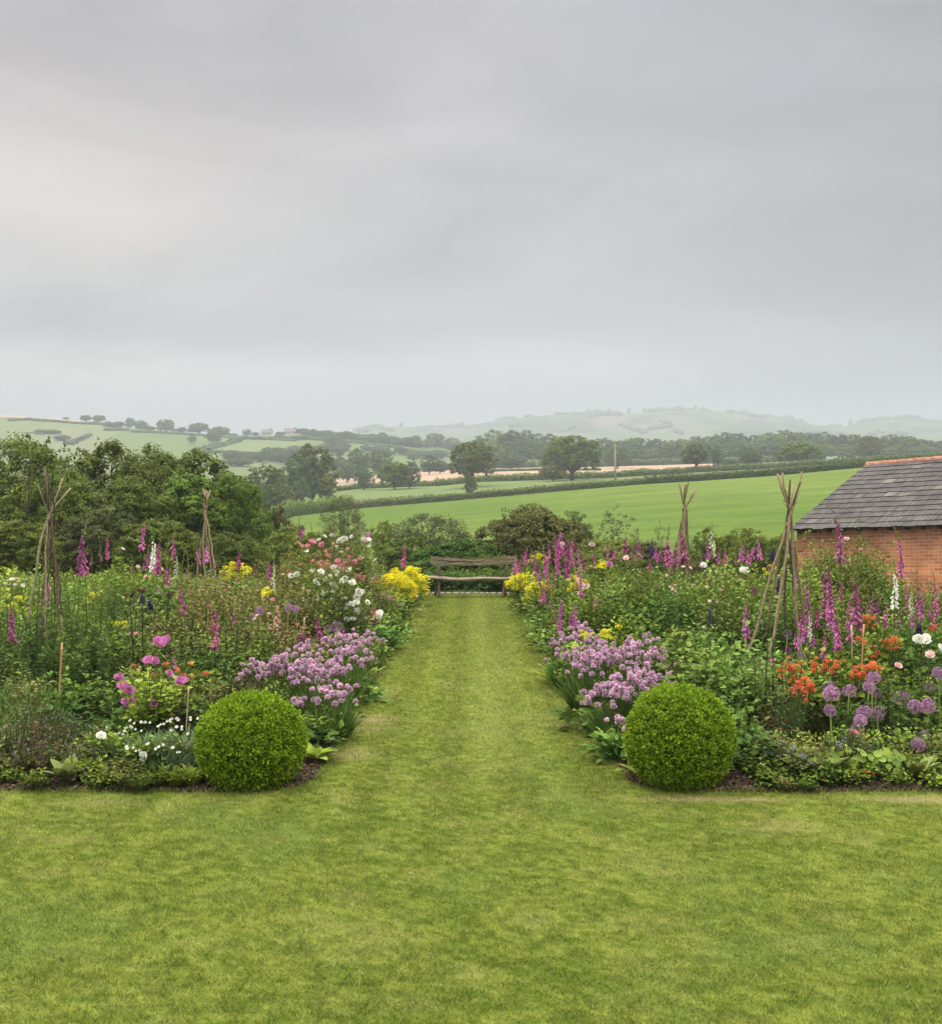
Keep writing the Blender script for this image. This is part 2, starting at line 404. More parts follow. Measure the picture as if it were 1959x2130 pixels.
def build_lawn():
    m, nt, N, L = newmat('lawn_grass')
    out = N.new('ShaderNodeOutputMaterial'); at = N.new('ShaderNodeAttribute'); at.attribute_name = 'col'
    tc = N.new('ShaderNodeTexCoord'); no = N.new('ShaderNodeTexNoise'); no.inputs['Scale'].default_value = 55; no.inputs['Detail'].default_value = 5; L.new(tc.outputs['Object'], no.inputs[0])
    mr = N.new('ShaderNodeMapRange'); mr.inputs[3].default_value = .42; mr.inputs[4].default_value = 1.12; L.new(no.outputs[0], mr.inputs[0])
    vm = N.new('ShaderNodeVectorMath'); vm.operation = 'SCALE'; L.new(at.outputs['Color'], vm.inputs[0]); L.new(mr.outputs[0], vm.inputs['Scale'])
    bp = N.new('ShaderNodeBump'); bp.inputs['Strength'].default_value = .6; bp.inputs['Distance'].default_value = .02; L.new(no.outputs[0], bp.inputs['Height'])
    pb = N.new('ShaderNodeBsdfPrincipled'); pb.inputs['Roughness'].default_value = .9; pb.inputs['Specular IOR Level'].default_value = .03
    L.new(vm.outputs[0], pb.inputs['Base Color']); L.new(bp.outputs[0], pb.inputs['Normal']); L.new(pb.outputs[0], out.inputs[0])
    xs = np.concatenate([np.arange(-16, -6.2, .3), np.arange(-6.2, 6.2, .045), np.arange(6.2, 16.1, .3)])
    ys = np.concatenate([np.arange(-6, 4, .5), np.arange(4, 12, .04), np.arange(12, 27.3, .09)])
    Xg, Yg = np.meshgrid(xs, ys); x = Xg.ravel(); y = Yg.ravel()
    z = .012 * (fbm(x / .8, y / .8, 51) - .5) + .006 * (fbm(x / .08, y / .08, 52) - .5)
    s = bed_sdf(x, y); z = np.where(s > .02, -.015, z)
    gx = ground_z(x, y); z = z + gx
    nx = len(xs); i = np.arange(len(ys) - 1)[:, None] * nx; j = np.arange(nx - 1)[None]; a = (i + j).ravel()
    Fc = np.concatenate([np.stack([a, a + 1, a + nx], 1), np.stack([a + 1, a + nx + 1, a + nx], 1)])
    g = G(); g.add(np.stack([x, y, z], 1), Fc, .5, 0, lawn_col(x, y)); structure('lawn', g.mesh('lawn', m, True))
    # soil
    soil = noisemat('bed_soil', (.030, .020, .014), (.075, .052, .036), 14, .95, .9, c3=(.14, .105, .075), bscale=60)
    for side in (-1, 1):
        xs = np.arange(1.0, 13, .06 if side else .1); ys = np.concatenate([np.arange(8.1, 12, .05), np.arange(12, 27.5, .15)])
        Xg, Yg = np.meshgrid(xs * side, ys); x = Xg.ravel(); y = Yg.ravel(); s = bed_sdf(x, y)
        z = np.where(s > 0, .004 + .05 * ss(s / .35) + .03 * (fbm(x / .06, y / .06, 61) - .5) * ss(s / .1), -.06) + ground_z(x, y)
        nx = len(xs); i = np.arange(len(ys) - 1)[:, None] * nx; j = np.arange(nx - 1)[None]; a = (i + j).ravel()
        Fc = np.concatenate([np.stack([a, a + 1, a + nx], 1), np.stack([a + 1, a + nx + 1, a + nx], 1)])
        if side < 0: Fc = Fc[:, ::-1]
        keep = np.max(s[Fc], axis=1) > -.03
        g = G(); g.add(np.stack([x, y, z], 1), Fc[keep]); structure('flower_bed_soil', g.mesh('soil', soil, True))
    # fallen leaves, petals and clods on the bare soil
    rs = np.random.default_rng(8); g = G(); n = 9000; y = 8.25 + rs.random(n)**1.6 * 1.6; x = rs.uniform(-3.9, 4.0, n)
    y2 = rs.uniform(8.3, 27, 6000); x2 = np.where(rs.random(6000) < .5, -1.2 - rs.random(6000) * .3, 1.13 + rs.random(6000) * .3); x = np.concatenate([x, x2]); y = np.concatenate([y, y2])
    k = bed_sdf(x, y) > .01; x, y = x[k], y[k]; n = len(x); s = bed_sdf(x, y); z = .012 + .05 * ss(s / .35)
    big = rs.random(n) < .35; sv, sf = sphere_pts(5, 3)
    scatter(g, (sv, sf), np.stack([x, y, z], 1)[big], frames(rvec(big.sum(), rs), rvec(big.sum(), rs)), rs.uniform(.006, .020, big.sum()), rs.uniform(0, .35, big.sum()))
    lt = ~big; dd = rvec(lt.sum(), rs); dd[:, 2] *= .2
    scatter(g, OVAL, np.stack([x, y, z + .008], 1)[lt], frames(dd, np.tile([[0, 0, 1.]], (lt.sum(), 1)) + rs.normal(size=(lt.sum(), 3)) * .3), rs.uniform(.012, .035, lt.sum()), rs.uniform(.3, 1, lt.sum()))
    lit = leafmat('leaf_litter', (.030, .020, .014), (.24, .165, .085), 0, .9, 0)
    o = link('leaf_litter', g.mesh('leaf_litter', lit)); o['kind'] = 'stuff'; o['label'] = 'crumbs of soil and fallen leaves along the bed edges'
    # grass blades: nobody could count them
    rs = np.random.default_rng(5)
    def pts(n, d0, d1, p, wx=1.5):
        D = (rs.uniform(d0**p, d1**p, n))**(1 / p); x = rs.uniform(-1, 1, n) * (.46 * D + wx)
        k = bed_sdf(x, D) < .02
        return x[k], D[k]
    xa, ya = pts(700000, 3.6, 11.0, .6); xb, yb = pts(290000, 8.4, 27.2, .3)
    k = rs.random(len(ya)) < ss((11.0 - ya) / 2.6); xa, ya = xa[k], ya[k]
    k = rs.random(len(yb)) < ss((yb - 8.4) / 2.6); xb, yb = xb[k], yb[k]
    k = (np.abs(xb) < 1.6) | (yb < 16); xb, yb = xb[k], yb[k]
    n = 145000; yc = (rs.uniform(8.4**.2, 27.2**.2, n))**5; xc = rs.uniform(-1.45, 1.4, n); k = (bed_sdf(xc, yc) < .02) & (rs.random(n) < ss((yc - 8.4) / 2.6)); xc, yc = xc[k], yc[k]
    x = np.concatenate([xa, xb, xc]); y = np.concatenate([ya, yb, yc]); n = len(x)
    edge = bed_sdf(x, y) > -.06
    sc = np.maximum(1, y / 7.)
    h = rs.uniform(.008, .018, n) * (.6 + .9 * fbm(x / .09, y / .09, 88, 2)) * (1 + .25 * (sc - 1)) * np.where(edge & (rs.random(n) < .5), 2.6, 1); w = rs.uniform(.0013, .0026, n) * sc
    a = rs.uniform(0, 2 * PI, n); lean = rs.uniform(.4, 1.9, n) * h
    dx, dy = np.cos(a), np.sin(a); b = rs.uniform(0, 2 * PI, n)
    z0 = .012 * (fbm(x / .8, y / .8, 51) - .5) + ground_z(x, y)
    P0 = np.stack([x - dx * w, y - dy * w, z0 - .004], 1); P1 = np.stack([x + dx * w, y + dy * w, z0 - .004], 1)
    P2 = np.stack([x + np.cos(b) * lean, y + np.sin(b) * lean, z0 + h], 1)
    V = np.stack([P0, P1, P2], 1).reshape(-1, 3); Fc = np.arange(3 * n).reshape(-1, 3)
    c = lawn_col(x, y) * rs.uniform(.70, 1.45, n)[:, None]
    straw = rs.random(n) < .06; c[straw] = np.array([.38, .34, .15]) * rs.uniform(.7, 1.2, straw.sum())[:, None]
    g = G(); g.add(V, Fc, .5, 0, np.repeat(c, 3, 0))
    m2, nt, N, L = newmat('grass_blade')
    out = N.new('ShaderNodeOutputMaterial'); at = N.new('ShaderNodeAttribute'); at.attribute_name = 'col'
    pb = N.new('ShaderNodeBsdfPrincipled'); pb.inputs['Roughness'].default_value = .7; pb.inputs['Specular IOR Level'].default_value = .08
    tr = N.new('ShaderNodeBsdfTranslucent'); ms = N.new('ShaderNodeMixShader'); ms.inputs[0].default_value = .3
    L.new(at.outputs['Color'], pb.inputs['Base Color']); L.new(at.outputs['Color'], tr.inputs['Color']); L.new(pb.outputs[0], ms.inputs[1]); L.new(tr.outputs[0], ms.inputs[2]); L.new(ms.outputs[0], out.inputs[0])
    o = link('grass', g.mesh('grass', m2)); o['kind'] = 'stuff'; o['label'] = 'short mown lawn grass with dry straw patches'

# ---------------------------------------------------------------- sky, sun, haze, camera
def build_world():
    w = bpy.data.worlds.new("World"); SC.world = w; w.use_nodes = True
    nt = w.node_tree; N, L = nt.nodes, nt.links; N.clear()
    out = N.new('ShaderNodeOutputWorld'); bg = N.new('ShaderNodeBackground'); L.new(bg.outputs[0], out.inputs[0])
    sky = N.new('ShaderNodeTexSky'); sky.sky_type = 'NISHITA'; sky.sun_disc = False
    sky.sun_elevation = math.radians(58); sky.sun_rotation = math.radians(SUN_ROT)
    tc = N.new('ShaderNodeTexCoord'); sp = N.new('ShaderNodeSeparateXYZ'); L.new(tc.outputs['Generated'], sp.inputs[0])
    cr = N.new('ShaderNodeValToRGB'); e = cr.color_ramp.elements
    stops = [(0, (.44, .45, .455)), (.05, (.43, .435, .44)), (.13, (.38, .378, .380)), (.24, (.382, .368, .364)), (.33, (.355, .343, .347)), (.43, (.325, .319, .335)), (.6, (1.6, 1.57, 1.5)), (1, (4.7, 4.6, 4.35))]
    e[0].position = stops[0][0]; e[1].position = 1
    for p, c in stops[1:-1]: e.new(p)
    mult = 5.0
    for k, (p, c) in enumerate(stops): e[k].position = p; e[k].color = (c[0] / mult, c[1] / mult, c[2] / mult, 1)
    L.new(sp.outputs[2], cr.inputs[0])
    # soft streaks of cloud: noise on the direction, squeezed vertically
    mp = N.new('ShaderNodeMapping'); mp.inputs['Scale'].default_value = (1.0, 1.0, 3.6); mp.inputs['Rotation'].default_value = (0, .10, 0); mp.inputs['Location'].default_value = (3.1, 0, 1.3); L.new(tc.outputs['Generated'], mp.inputs[0])
    n1 = N.new('ShaderNodeTexNoise'); n1.inputs['Scale'].default_value = 2.6; n1.inputs['Detail'].default_value = 7; n1.inputs['Roughness'].default_value = .52; n1.inputs['Distortion'].default_value = .5; L.new(mp.outputs[0], n1.inputs[0])
    mr = N.new('ShaderNodeMapRange'); mr.inputs[1].default_value = .3; mr.inputs[2].default_value = .7; mr.inputs[3].default_value = .76 * mult; mr.inputs[4].default_value = 1.30 * mult; L.new(n1.outputs[0], mr.inputs[0])
    vm = N.new('ShaderNodeVectorMath'); vm.operation = 'SCALE'; L.new(cr.outputs[0], vm.inputs[0]); L.new(mr.outputs[0], vm.inputs['Scale'])
    s2 = N.new('ShaderNodeVectorMath'); s2.operation = 'SCALE'; s2.inputs['Scale'].default_value = .08; L.new(sky.outputs[0], s2.inputs[0])
    # warm tint in some streaks
    mp2 = N.new('ShaderNodeMapping'); mp2.inputs['Scale'].default_value = (1, 1, 3.4); mp2.inputs['Location'].default_value = (.4, 2, .2); L.new(tc.outputs['Generated'], mp2.inputs[0])
    n2 = N.new('ShaderNodeTexNoise'); n2.inputs['Scale'].default_value = 1.6; n2.inputs['Detail'].default_value = 3; L.new(mp2.outputs[0], n2.inputs[0])
    c2 = N.new('ShaderNodeValToRGB'); c2.color_ramp.elements[0].position = .38; c2.color_ramp.elements[0].color = (.975, 1.0, 1.03, 1); c2.color_ramp.elements[1].position = .66; c2.color_ramp.elements[1].color = (1.05, 1.0, .985, 1); L.new(n2.outputs[0], c2.inputs[0])
    v3 = N.new('ShaderNodeVectorMath'); v3.operation = 'MULTIPLY'; L.new(vm.outputs[0], v3.inputs[0]); L.new(c2.outputs[0], v3.inputs[1])
    # a paler break in the cloud on the left, a darker bank above the left hill and towards the right
    vsrc = v3.outputs[0]
    for (az_, el_, sx, sz, gain, tint) in [(-21, 12.5, 4.2, 8.0, .19, (1.25, 1.0, .82)), (-17, 8.4, 3.2, 36, -.13, (1.15, 1, .85)), (-19, 6.2, 4.0, 26, .10, (1.2, 1, .9)), (0, 7.0, 2.0, 22, .07, (1, 1, 1)), (24, 17, 3.6, 4.6, -.11, (1.2, 1.05, .8)), (16, 5.2, 4.0, 40, -.07, (1.1, 1, .9)), (13, 7.6, 4.5, 34, .05, (1, 1, 1))]:
        a_, e_ = math.radians(az_), math.radians(el_); dx, dy, dz = math.sin(a_) * math.cos(e_), math.cos(a_) * math.cos(e_), math.sin(e_)
        wv = N.new('ShaderNodeMapping'); wv.inputs['Location'].default_value = (-dx * sx, -dy * sx, -dz * sz); wv.inputs['Scale'].default_value = (sx, sx, sz); L.new(tc.outputs['Generated'], wv.inputs[0])
        ad = N.new('ShaderNodeVectorMath'); ad.operation = 'MULTIPLY_ADD'; L.new(n1.outputs['Color'], ad.inputs[0]); ad.inputs[1].default_value = (1.1, 1.1, 1.6); L.new(wv.outputs[0], ad.inputs[2])
        sb = N.new('ShaderNodeVectorMath'); sb.operation = 'SUBTRACT'; L.new(ad.outputs[0], sb.inputs[0]); sb.inputs[1].default_value = (.55, .55, .8)
        ln = N.new('ShaderNodeVectorMath'); ln.operation = 'LENGTH'; L.new(sb.outputs[0], ln.inputs[0])
        fr = N.new('ShaderNodeMapRange'); fr.interpolation_type = 'SMOOTHERSTEP'; fr.inputs[1].default_value = 0; fr.inputs[2].default_value = 1.6; fr.inputs[3].default_value = gain * 2.1; fr.inputs[4].default_value = 0; L.new(ln.outputs['Value'], fr.inputs[0])
        cm = N.new('ShaderNodeVectorMath'); cm.operation = 'MULTIPLY_ADD'; L.new(fr.outputs[0], cm.inputs[0]); cm.inputs[1].default_value = tint; cm.inputs[2].default_value = (1, 1, 1)
        sc_ = N.new('ShaderNodeVectorMath'); sc_.operation = 'MULTIPLY'; L.new(vsrc, sc_.inputs[0]); L.new(cm.outputs[0], sc_.inputs[1]); vsrc = sc_.outputs[0]
    mx = N.new('ShaderNodeMix'); mx.data_type = 'RGBA'; mx.inputs[0].default_value = .06; L.new(vsrc, mx.inputs[6]); L.new(s2.outputs[0], mx.inputs[7])
    L.new(mx.outputs[2], bg.inputs[0]); bg.inputs[1].default_value = 1.0
    s = bpy.data.lights.new('sun', 'SUN'); s.energy = 1.5; s.angle = math.radians(35); s.color = (1, .95, .87)
    o = link('sun', s); o.rotation_euler = Euler((math.radians(90 - 58), 0, math.radians(-SUN_ROT + 0)), 'XYZ')
    az = math.radians(SUN_ROT); el = math.radians(58)
    d = Vector((math.sin(az) * math.cos(el), math.cos(az) * math.cos(el), math.sin(el)))
    o.rotation_euler = d.to_track_quat('Z', 'Y').to_euler(); o.location = d * 30
    # air
    g = G(); box(g, (-4300, -4300, -7), (4300, 4300, 262))
    m, nt, N, L = newmat('air'); out = N.new('ShaderNodeOutputMaterial'); v = N.new('ShaderNodeVolumePrincipled')
    v.inputs['Color'].default_value = (.73, .79, .83, 1); v.inputs['Density'].default_value = HAZE; v.inputs['Anisotropy'].default_value = 0.0
    L.new(v.outputs[0], out.inputs['Volume'])
    hz = link('haze', g.mesh('haze', m)); hz['kind'] = 'stuff'; hz['label'] = 'thin pale haze over the valley'
    cam = bpy.data.cameras.new('camera'); co = link('camera', cam); SC.camera = co
    co.location = (0, 0, H); co.rotation_euler = (PI / 2, 0, 0)
    cam.sensor_fit = 'VERTICAL'; cam.sensor_height = 24; cam.lens = 24 * F / 2130.0
    cam.shift_y = -(CY - 1065.0) / 2130.0 * -1; cam.shift_x = 0
    cam.clip_start = .1; cam.clip_end = 9000
    SC.view_settings.view_transform = 'Standard'; SC.view_settings.look = 'None'; SC.view_settings.exposure = .35; SC.view_settings.gamma = 1
    cy = SC.cycles; cy.use_denoising = True; cy.max_bounces = 5; cy.diffuse_bounces = 3; cy.glossy_bounces = 1; cy.transmission_bounces = 3; cy.transparent_max_bounces = 4; cy.volume_bounces = 0
    cy.use_adaptive_sampling = True; cy.adaptive_threshold = .01; cy.caustics_reflective = False; cy.caustics_refractive = False; cy.sample_clamp_indirect = 4
SUN_ROT = -35.0
HAZE = .00056
# ---------------------------------------------------------------- tree and shrub meshes
def crown_parts(seed, w, h, t0, lobes, clumps, leaves, ls, trunk=True, open_=0.0, flat=.0, base=DIAMOND, trunk_r=None, rough=.5, lobe_r=(.26, .42), updir=.5, tidy=.9):
    """returns (trunk mesh builder, crown mesh builder); crown between t0*h and h, width w"""
    rs = np.random.default_rng(seed); gt = G(); gc = G()
    zc = h * (t0 + 1) / 2; rz = h * (1 - t0) / 2; rx = w / 2
    lr = rs.uniform(lobe_r[0], lobe_r[1], lobes)
    ga = PI * (3 - 5**.5); ph = rs.uniform(0, 6.28); cs = []
    zlo = -.35 if flat > .4 else -.78
    for k in range(lobes):
        zz = zlo + (1 - zlo) * (k + .5) / lobes + rs.uniform(-.08, .08); zz = min(zz, 1)
        q = math.sqrt(max(0, 1 - min(zz, 1)**2)) if zz > -.3 else math.sqrt(1 - .09) * (.98 if flat <= .4 else .9)
        rad = (1 - lr[k]) * (rs.uniform(.86, 1.06) if k % 4 else rs.uniform(.2, .6))
        cs.append([math.cos(ga * k + ph) * q * rad, math.sin(ga * k + ph) * q * rad, zz * (1 - lr[k])])
    cs = np.array(cs)
    # clumps on lobe surfaces
    CP = []; CN = []; CR = []
    for k in range(lobes):
        n = max(3, int(clumps * (lr[k] / np.mean(lr))**2)); v = rvec(n, rs); v[:, 2] = np.where((v[:, 2] < -.3) & (rs.random(n) < (.9 if flat > .4 else .3)), -v[:, 2] * .6, v[:, 2])
        v = nrm(v)
        p = cs[k] + v * lr[k] * rs.uniform(.72, 1.08, (n, 1))
        inside = np.zeros(n, bool)
        for q in range(lobes):
            if q != k: inside |= np.linalg.norm(p - cs[q], axis=1) < lr[q] * .72
        keep = ~inside & (rs.random(n) > open_)
        CP.append(p[keep]); CN.append(v[keep]); CR.append(lr[k] * rs.uniform(.22, .40, keep.sum()))
    CP = np.concatenate(CP); CN = np.concatenate(CN); CR = np.concatenate(CR)
    n = len(CP)
    S3 = np.array([rx, rx, rz]); O3 = np.array([0, 0, zc])
    idx = np.repeat(np.arange(n), leaves); m = len(idx)
    off = rvec(m, rs) * (rs.random((m, 1))**.45)
    off[:, 2] *= .62
    P = CP[idx] + off * CR[idx][:, None]
    Pw = P * S3 + O3
    nn = nrm(off + CN[idx] * .6 + np.array([0, 0, updir]) + rs.normal(size=(m, 3)) * rough)
    dd = rvec(m, rs); dd = nrm(dd - nn * np.sum(dd * nn, 1, keepdims=True)); dd[:, 2] -= .15
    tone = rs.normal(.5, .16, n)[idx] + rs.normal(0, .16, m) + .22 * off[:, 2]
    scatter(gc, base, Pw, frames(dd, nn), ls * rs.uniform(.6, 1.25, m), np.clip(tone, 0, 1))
    if trunk:
        tr = trunk_r or w * .032
        zt = h * (t0 + (1 - t0) * .35)
        pts = np.array([[0, 0, -h * .03], [w * .01, 0, h * t0 * .5], [0, w * .012, h * t0], [w * .01, 0, zt]])
        tube(gt, pts, [tr * 1.35, tr, tr * .85, tr * .5], 8)
        for k in rs.permutation(lobes)[:min(lobes, 12)]:
            e = cs[k] * S3 * .95 + O3; s = np.array([0, 0, h * (t0 * .8 + .04) + rs.random() * .2 * h * (1 - t0)])
            c = (s + e) / 2 + np.array([0, 0, -.04 * h]) + rs.normal(size=3) * .02 * h
            tube(gt, bez(s, c, e, 6), np.linspace(tr * .5, tr * .08, 6), 5)
        for i in rs.permutation(n)[:min(n, 70)]:
            e = CP[i] * S3 + O3; k = np.argmin(np.linalg.norm(cs - CP[i], axis=1)); s = cs[k] * S3 * .9 + O3
            tube(gt, bez(s, (s + e) / 2 + rs.normal(size=3) * .02 * h, e, 4), np.linspace(tr * .16, tr * .04, 4), 3)
    return gt, gc

PROTO = {}
def init_tree_mats():
    global ML
    ML = {}
    ML['bark'] = noisemat('bark', (.07, .055, .042), (.15, .12, .09), 6, .9, .6, (3, 3, .6))
    ML['dark'] = leafmat('leaf_dark', (.038, .064, .009), (.195, .240, .038), .22)
    ML['dark2'] = leafmat('leaf_dark_cool', (.060, .100, .028), (.160, .220, .060), .22)
    ML['mid'] = leafmat('leaf_mid', (.065, .110, .014), (.220, .280, .045), .25)
    ML['olive'] = leafmat('leaf_olive', (.065, .085, .022), (.160, .180, .055), .22)
    ML['russet'] = leafmat('leaf_russet', (.042, .050, .014), (.165, .150, .045), .22)
    ML['grey'] = leafmat('leaf_grey', (.085, .100, .045), (.17, .18, .085), .25)
    ML['willow'] = leafmat('leaf_willow', (.06, .105, .04), (.14, .20, .075), .25)
    ML['bramble'] = leafmat('leaf_bramble', (.035, .08, .014), (.11, .19, .032), .25)
    ML['hedge'] = leafmat('leaf_hedge', (.050, .085, .020), (.145, .180, .045), .2)

def tproto(key, **k):
    """cached unit-size tree meshes (width 1, height 1)"""
    if key not in PROTO:
        gt, gc = crown_parts(**k)
        PROTO[key] = (gt, gc, {})
    return PROTO[key]
def tree(key, px, py_top, wpx, D, mat, base, cat='tree', name='tree', zone=None, group=None, share=False, rz=None, trunk=True, **kw):
    """a tree of real size w,h standing on the terrain; meshes cached per shape + leaf colour"""
    z0 = gz(px, D); h = Z(py_top, D) - z0; w = wpx / F * D
    q = h / w
    ref = kw.pop('ref', None)
    ck = (key, mat, max(.25, round(q * 4) / 4))
    if ck not in PROTO:
        d = dict(kw); ls = d.pop('ls')
        gt, gc = crown_parts(w=1.0, h=ck[2], ls=ls, trunk=trunk, **d)
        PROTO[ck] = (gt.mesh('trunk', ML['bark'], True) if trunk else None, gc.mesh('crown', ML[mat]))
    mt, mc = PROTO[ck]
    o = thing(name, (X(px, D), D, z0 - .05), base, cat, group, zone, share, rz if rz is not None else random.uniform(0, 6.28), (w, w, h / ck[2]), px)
    if mt: link('trunk', mt, o)
    link('crown' if trunk else 'foliage', mc, o)
    return o


def midtree(key, px, top, w, D, mat, base, seed=1, **k):
    a = dict(t0=.03, lobes=17, clumps=20, leaves=32, ls=.036, seed=seed, flat=.1, lobe_r=(.28, .44)); a.update(k)
    return tree('m%s' % seed, px, top, w, D, mat, base, **a)

def hedge(pts, h, w, mat, base, dens=26, ls=.32, seed=0, name='hedge', group=None, share=False, rough=.35, zone=None):
    """pts: list of (px, D); follows the ground"""
    rs = np.random.default_rng(seed)
    P = np.array([[X(p, d), d] for p, d in pts]); seg = np.linalg.norm(np.diff(P, axis=0), axis=1); cum = np.concatenate([[0], np.cumsum(seg)]); Ltot = cum[-1]
    at = lambda s: np.stack([np.interp(s, cum, P[:, 0]), np.interp(s, cum, P[:, 1])], -1)
    o0 = P[0]; g = G()
    # leafy shell
    n = int(Ltot * dens * (h + w)); s = rs.uniform(0, Ltot, n); th = rs.uniform(-.15, PI + .15, n)
    c = at(s); t = at(np.minimum(s + .5, Ltot)) - at(np.maximum(s - .5, 0)); t = nrm(t); nr = np.stack([-t[:, 1], t[:, 0]], 1)
    top = h * (.78 + rough * (fbm(s / 3.3, s * 0 + seed, 5, 3) - .3)) ; ww = w * .5 * (.8 + .5 * fbm(s / 2.1, s * 0 + seed, 6, 3))
    rr = rs.uniform(.8, 1.08, n); ex = np.cos(th); ez = np.sin(th)
    ex = np.sign(ex) * np.abs(ex)**.6; ez = np.sign(ez) * np.abs(ez)**.7
    xy = c + nr * (ex * ww * rr)[:, None]
    z = ground_z(xy[:, 0], xy[:, 1]) + ez * top * rr
    pos = np.stack([xy[:, 0] - o0[0], xy[:, 1] - o0[1], z], 1)
    nn = nrm(np.stack([nr[:, 0] * ex, nr[:, 1] * ex, ez + .4], 1) + rs.normal(size=(n, 3)) * .45)
    dd = rvec(n, rs); dd = nrm(dd - nn * np.sum(dd * nn, 1, keepdims=True))
    scatter(g, DIAMOND, pos, frames(dd, nn), ls * rs.uniform(.6, 1.3, n), np.clip(.35 + .3 * ez + rs.normal(0, .2, n), 0, 1))
    # solid twiggy core
    K = max(4, int(Ltot / 3)); ss_ = np.linspace(0, Ltot, K); c = at(ss_); t = nrm(np.gradient(c, axis=0)); nr = np.stack([-t[:, 1], t[:, 0]], 1)
    prof = [(-.42, -.1), (-.38, .5), (-.2, .66), (.2, .66), (.38, .5), (.42, -.1)]; V = []
    for i in range(K):
        for a, b in prof:
            q = c[i] + nr[i] * a * w * .8; V.append([q[0] - o0[0], q[1] - o0[1], float(ground_z(q[0], q[1])) + b * h])
    Fc = []; m = len(prof)
    for i in range(K - 1):
        for j in range(m - 1):
            a = i * m + j; Fc += [[a, a + m, a + 1], [a + 1, a + m, a + m + 1]]
    for e in (0, (K - 1) * m):
        for j in range(1, m - 1): Fc.append([e, e + j, e + j + 1])
    g.add(V, Fc, .15)
    o = link(name, g.mesh(name, ML[mat]), None, (o0[0], o0[1], 0))
    register(o, base, 'hedge', group, zone, share, pts[len(pts) // 2][0])
    return o

